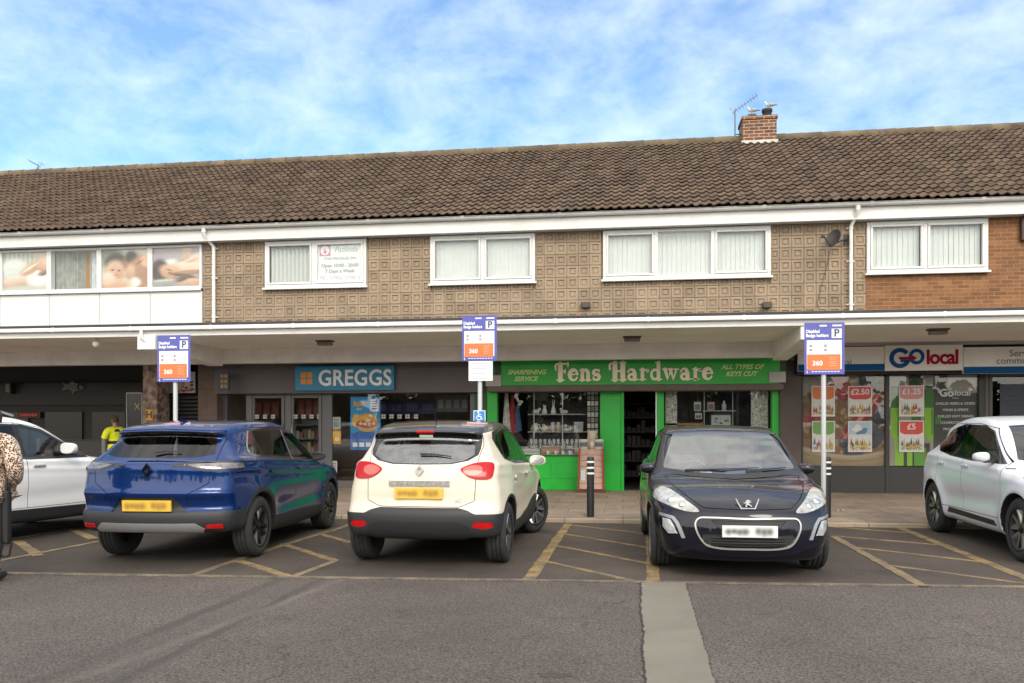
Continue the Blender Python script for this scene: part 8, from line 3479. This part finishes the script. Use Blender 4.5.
# framed glass screen beside the mosaic pier
Ysn = 17.35
e = empty('glass_screen', (gx(135, Ysn), Ysn, .11), 0, 'dark framed screen with a yellow cross emblem beside the mosaic pier', 'screen')
xa, xb = gx(126.5, Ysn), gx(143, Ysn)
z1_ = gz(134, 392.5, Ysn)
m = MB()
for b_ in ((xa, xa + .03, .12, z1_), (xb - .03, xb, .12, z1_), (xa + .03, xb - .03, z1_ - .03, z1_), (xa + .03, xb - .03, .12, .16)):
    m.box(b_[0], b_[1], Ysn - .02, Ysn + .02, b_[2], b_[3])
m.build('frame', pm('grey_frame', (.26, .25, .24), .5), e)
m = MB()
m.box(xa + .03, xb - .03, Ysn - .005, Ysn + .005, .16, z1_ - .03)
m.build('pane', pm('smoked_pane', (.045, .04, .04), .2), e)
m = MB()
xc, zc = gx(137.5, Ysn), gz(137.5, 406.5, Ysn)
for a in (.9, -.9):
    M = Matrix.Rotation(a, 3, 'Y')
    m.cbox((xc, Ysn - .008 - abs(a) * .001 - (.002 if a > 0 else 0), zc), (.20, .004, .022), M=M)
m.box(xc - .03, xc + .03, Ysn - .014, Ysn - .011, zc - .03, zc + .03)
m.build('emblem', pm('dull_yellow', (.30, .26, .06), .5), e)
x, y, z = at(149.5, 415, 17.09)
e = empty('hydrant_sign', (x, 17.09, z), 0, 'small yellow hydrant sign on the mosaic pier', 'sign')
m = MB()
m.box(x - .085, x + .085, 17.075, 17.098, z - .125, z + .125)
m.build('panel', pm('hydrant_yellow', (.55, .27, .02), .5), e, bevel=.004)
m = MB()
text(m, 'H', .22, (x, 17.073, z), 0, depth=.001, bold=.006, xs=1.0)
m.build('lettering', M_black, e)
Ysg = 17.78
xa, xb = gx(151.5, Ysg), gx(195, Ysg)
z0_, z1_ = gz(173, 393, Ysg), gz(173, 372, Ysg)
e = empty('shop_sign', ((xa + xb) / 2, Ysg, z0_), 0, 'white sign panel with a food picture over the roller shutter', 'sign')
m = MB()
m.box(xa, xb, Ysg, Ysg + .05, z0_, z1_)
m.build('board', pm('off_white_board', (.40, .38, .35), .5), e, bevel=.004)
m = MB()
q = random.Random(8)
for k in range(26):
    a, b = q.uniform(.52, .95), q.uniform(.06, .6)
    cx_, cz_ = xa + (xb - xa) * a, z0_ + (z1_ - z0_) * b
    r_ = q.uniform(.025, .06)
    m.prism([(cx_ + r_ * math.cos(w), min(max(cz_ + r_ * .7 * math.sin(w), z0_ + .01), z1_ - .01)) for w in np.linspace(0, 2 * PI, 9, endpoint=False)], Ysg - .0015 - .0004 * k, Ysg - .0005, k % 4)
m.build('food_picture', [colm('food0', (.30, .10, .05)), colm('food1', (.12, .05, .03)), colm('food2', (.42, .26, .12)), colm('food3', (.26, .05, .04))], e)
# little white globe camera by the hardware pier
x, y, z = at(792, 358.5, 17.7)
m = MB()
m.ball((x, 17.66, z), .05, 0, 14)
m.lathe([(.055, 0), (.055, .03), (.0001, .035)], (x, 17.66, z + .035), 14)
tag(m.build('dome_camera', pm('grey_dome', (.20, .19, .19), .3)), 'small grey dome camera at the top of the brown pier', 'camera')

# ------------------------------------------------------------------ what the windows and paint reflect: trees across the road
rq = random.Random(4)
m = MB()
for k in range(46):
    x, y = -70 + 3.1 * k + rq.uniform(-1.2, 1.2), -34 + rq.uniform(-5, 4)
    h = rq.uniform(4.5, 7.5)
    m.ball((x, y - 1.2, h * .42), (2.2, 1.2, h * .42), 1, 12)
    m.tube([(x, y, 0), (x + .1, y, h * .5), (x, y + .1, h * .9)], [.2, .13, .04], 6, 0)
    for j in range(420):
        a, b = rq.uniform(0, 2 * PI), rq.random()
        r_ = (2.4 * math.sin(PI * min(1, .12 + b * .88)) + .3) * rq.random() ** .5
        c_ = Vector((x + r_ * math.cos(a), y + r_ * math.sin(a), .4 + h * b))
        u_ = Vector((rq.uniform(-1, 1), rq.uniform(-1, 1), rq.uniform(-1, 1))).normalized() * rq.uniform(.12, .28)
        v_ = u_.cross(Vector((rq.uniform(-1, 1), rq.uniform(-1, 1), rq.uniform(-1, 1))).normalized())
        m.add([c_ - u_ - v_, c_ + u_ - v_, c_ + u_ + v_, c_ - u_ + v_], [(0, 1, 2, 3)], 1)
o = m.build('tree_belt', [pm('bark', (.06, .05, .04), .9), pm('far_foliage', (.035, .05, .022), .9, var=.4, vs=1)], None)
tag(o, 'belt of green trees across the road', kind='stuff')

# ------------------------------------------------------------------ sky and light
SUN_EL, SUN_AZ = R(36), R(155)     # azimuth: compass-like, 0 = +y, clockwise
w = bpy.data.worlds.new('World')
sc.world = w
w.use_nodes = True
nt = w.node_tree
L = nt.links
bgn = nt.nodes['Background']
sky = node(nt, 'ShaderNodeTexSky', sky_type='NISHITA', sun_disc=False, sun_elevation=SUN_EL, sun_rotation=SUN_AZ)
sky.air_density = 1.0
sky.dust_density = 0.6
sky.ozone_density = 1.2
tc = node(nt, 'ShaderNodeTexCoord')
sp = node(nt, 'ShaderNodeSeparateXYZ')
L.new(tc.outputs['Generated'], sp.inputs[0])
mp = node(nt, 'ShaderNodeMapping')
mp.inputs['Scale'].default_value = (1.0, 1.0, 1.7)
mp.inputs['Rotation'].default_value = (0, 0, R(25))
mp.inputs['Location'].default_value = (3.1, 1.7, 0)
L.new(tc.outputs['Generated'], mp.inputs['Vector'])
n1 = node(nt, 'ShaderNodeTexNoise')
setin(n1, Scale=11.0, Detail=10.0, Roughness=0.60, Distortion=0.2)
L.new(mp.outputs[0], n1.inputs['Vector'])
n2 = node(nt, 'ShaderNodeTexNoise')
setin(n2, Scale=2.6, Detail=4.0)
L.new(mp.outputs[0], n2.inputs['Vector'])
ml = node(nt, 'ShaderNodeMath', operation='MULTIPLY_ADD')
ml.inputs[1].default_value = 0.35
L.new(n2.outputs['Fac'], ml.inputs[0])
L.new(n1.outputs['Fac'], ml.inputs[2])
cr = node(nt, 'ShaderNodeMapRange')
setin(cr, From_Min=0.50, From_Max=0.92, To_Min=0.08, To_Max=0.46)
L.new(ml.outputs[0], cr.inputs['Value'])
# sky tinted a touch towards the photograph's hue, clouds laid over it
tint = node(nt, 'ShaderNodeMix', data_type='RGBA', blend_type='MULTIPLY')
tint.inputs[0].default_value = 1
tint.inputs[7].default_value = (0.82, 1.20, 1.44, 1)
L.new(sky.outputs[0], tint.inputs[6])
cl = node(nt, 'ShaderNodeMix', data_type='RGBA')
cl.inputs[7].default_value = (9.2, 9.9, 10.4, 1)
# unseen bright cloud, added overhead and behind the viewer to light the shopfronts
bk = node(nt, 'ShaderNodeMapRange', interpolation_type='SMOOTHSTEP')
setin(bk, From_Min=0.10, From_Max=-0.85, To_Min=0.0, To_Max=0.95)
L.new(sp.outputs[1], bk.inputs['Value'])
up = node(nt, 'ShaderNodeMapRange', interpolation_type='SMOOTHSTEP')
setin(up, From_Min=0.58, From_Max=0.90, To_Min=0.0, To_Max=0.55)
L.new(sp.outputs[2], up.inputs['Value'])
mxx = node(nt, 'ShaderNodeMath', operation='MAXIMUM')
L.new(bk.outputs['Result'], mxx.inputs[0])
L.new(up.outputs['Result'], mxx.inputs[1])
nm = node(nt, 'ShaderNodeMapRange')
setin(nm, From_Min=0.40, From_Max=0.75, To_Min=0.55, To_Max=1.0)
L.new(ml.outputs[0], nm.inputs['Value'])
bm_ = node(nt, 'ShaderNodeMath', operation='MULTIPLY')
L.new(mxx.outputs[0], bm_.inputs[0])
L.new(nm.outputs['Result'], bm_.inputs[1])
fill_cloud = node(nt, 'ShaderNodeMix', data_type='RGBA')
fill_cloud.inputs[7].default_value = (20.0, 18.6, 16.4, 1)
L.new(bm_.outputs[0], fill_cloud.inputs[0])
L.new(cr.outputs['Result'], cl.inputs[0])
L.new(tint.outputs[2], cl.inputs[6])
L.new(cl.outputs[2], fill_cloud.inputs[6])
L.new(fill_cloud.outputs[2], bgn.inputs['Color'])
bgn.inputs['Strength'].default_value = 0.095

sd = bpy.data.lights.new('sun', 'SUN')
so = bpy.data.objects.new('sun', sd)
col.objects.link(so)
sd.energy = 0.9
sd.angle = R(20)
sd.color = (1.0, 0.90, 0.76)
dvec = Vector((math.sin(SUN_AZ) * math.cos(SUN_EL), math.cos(SUN_AZ) * math.cos(SUN_EL), math.sin(SUN_EL)))
so.rotation_euler = dvec.to_track_quat('Z', 'Y').to_euler()
so.location = (0, -10, 20)
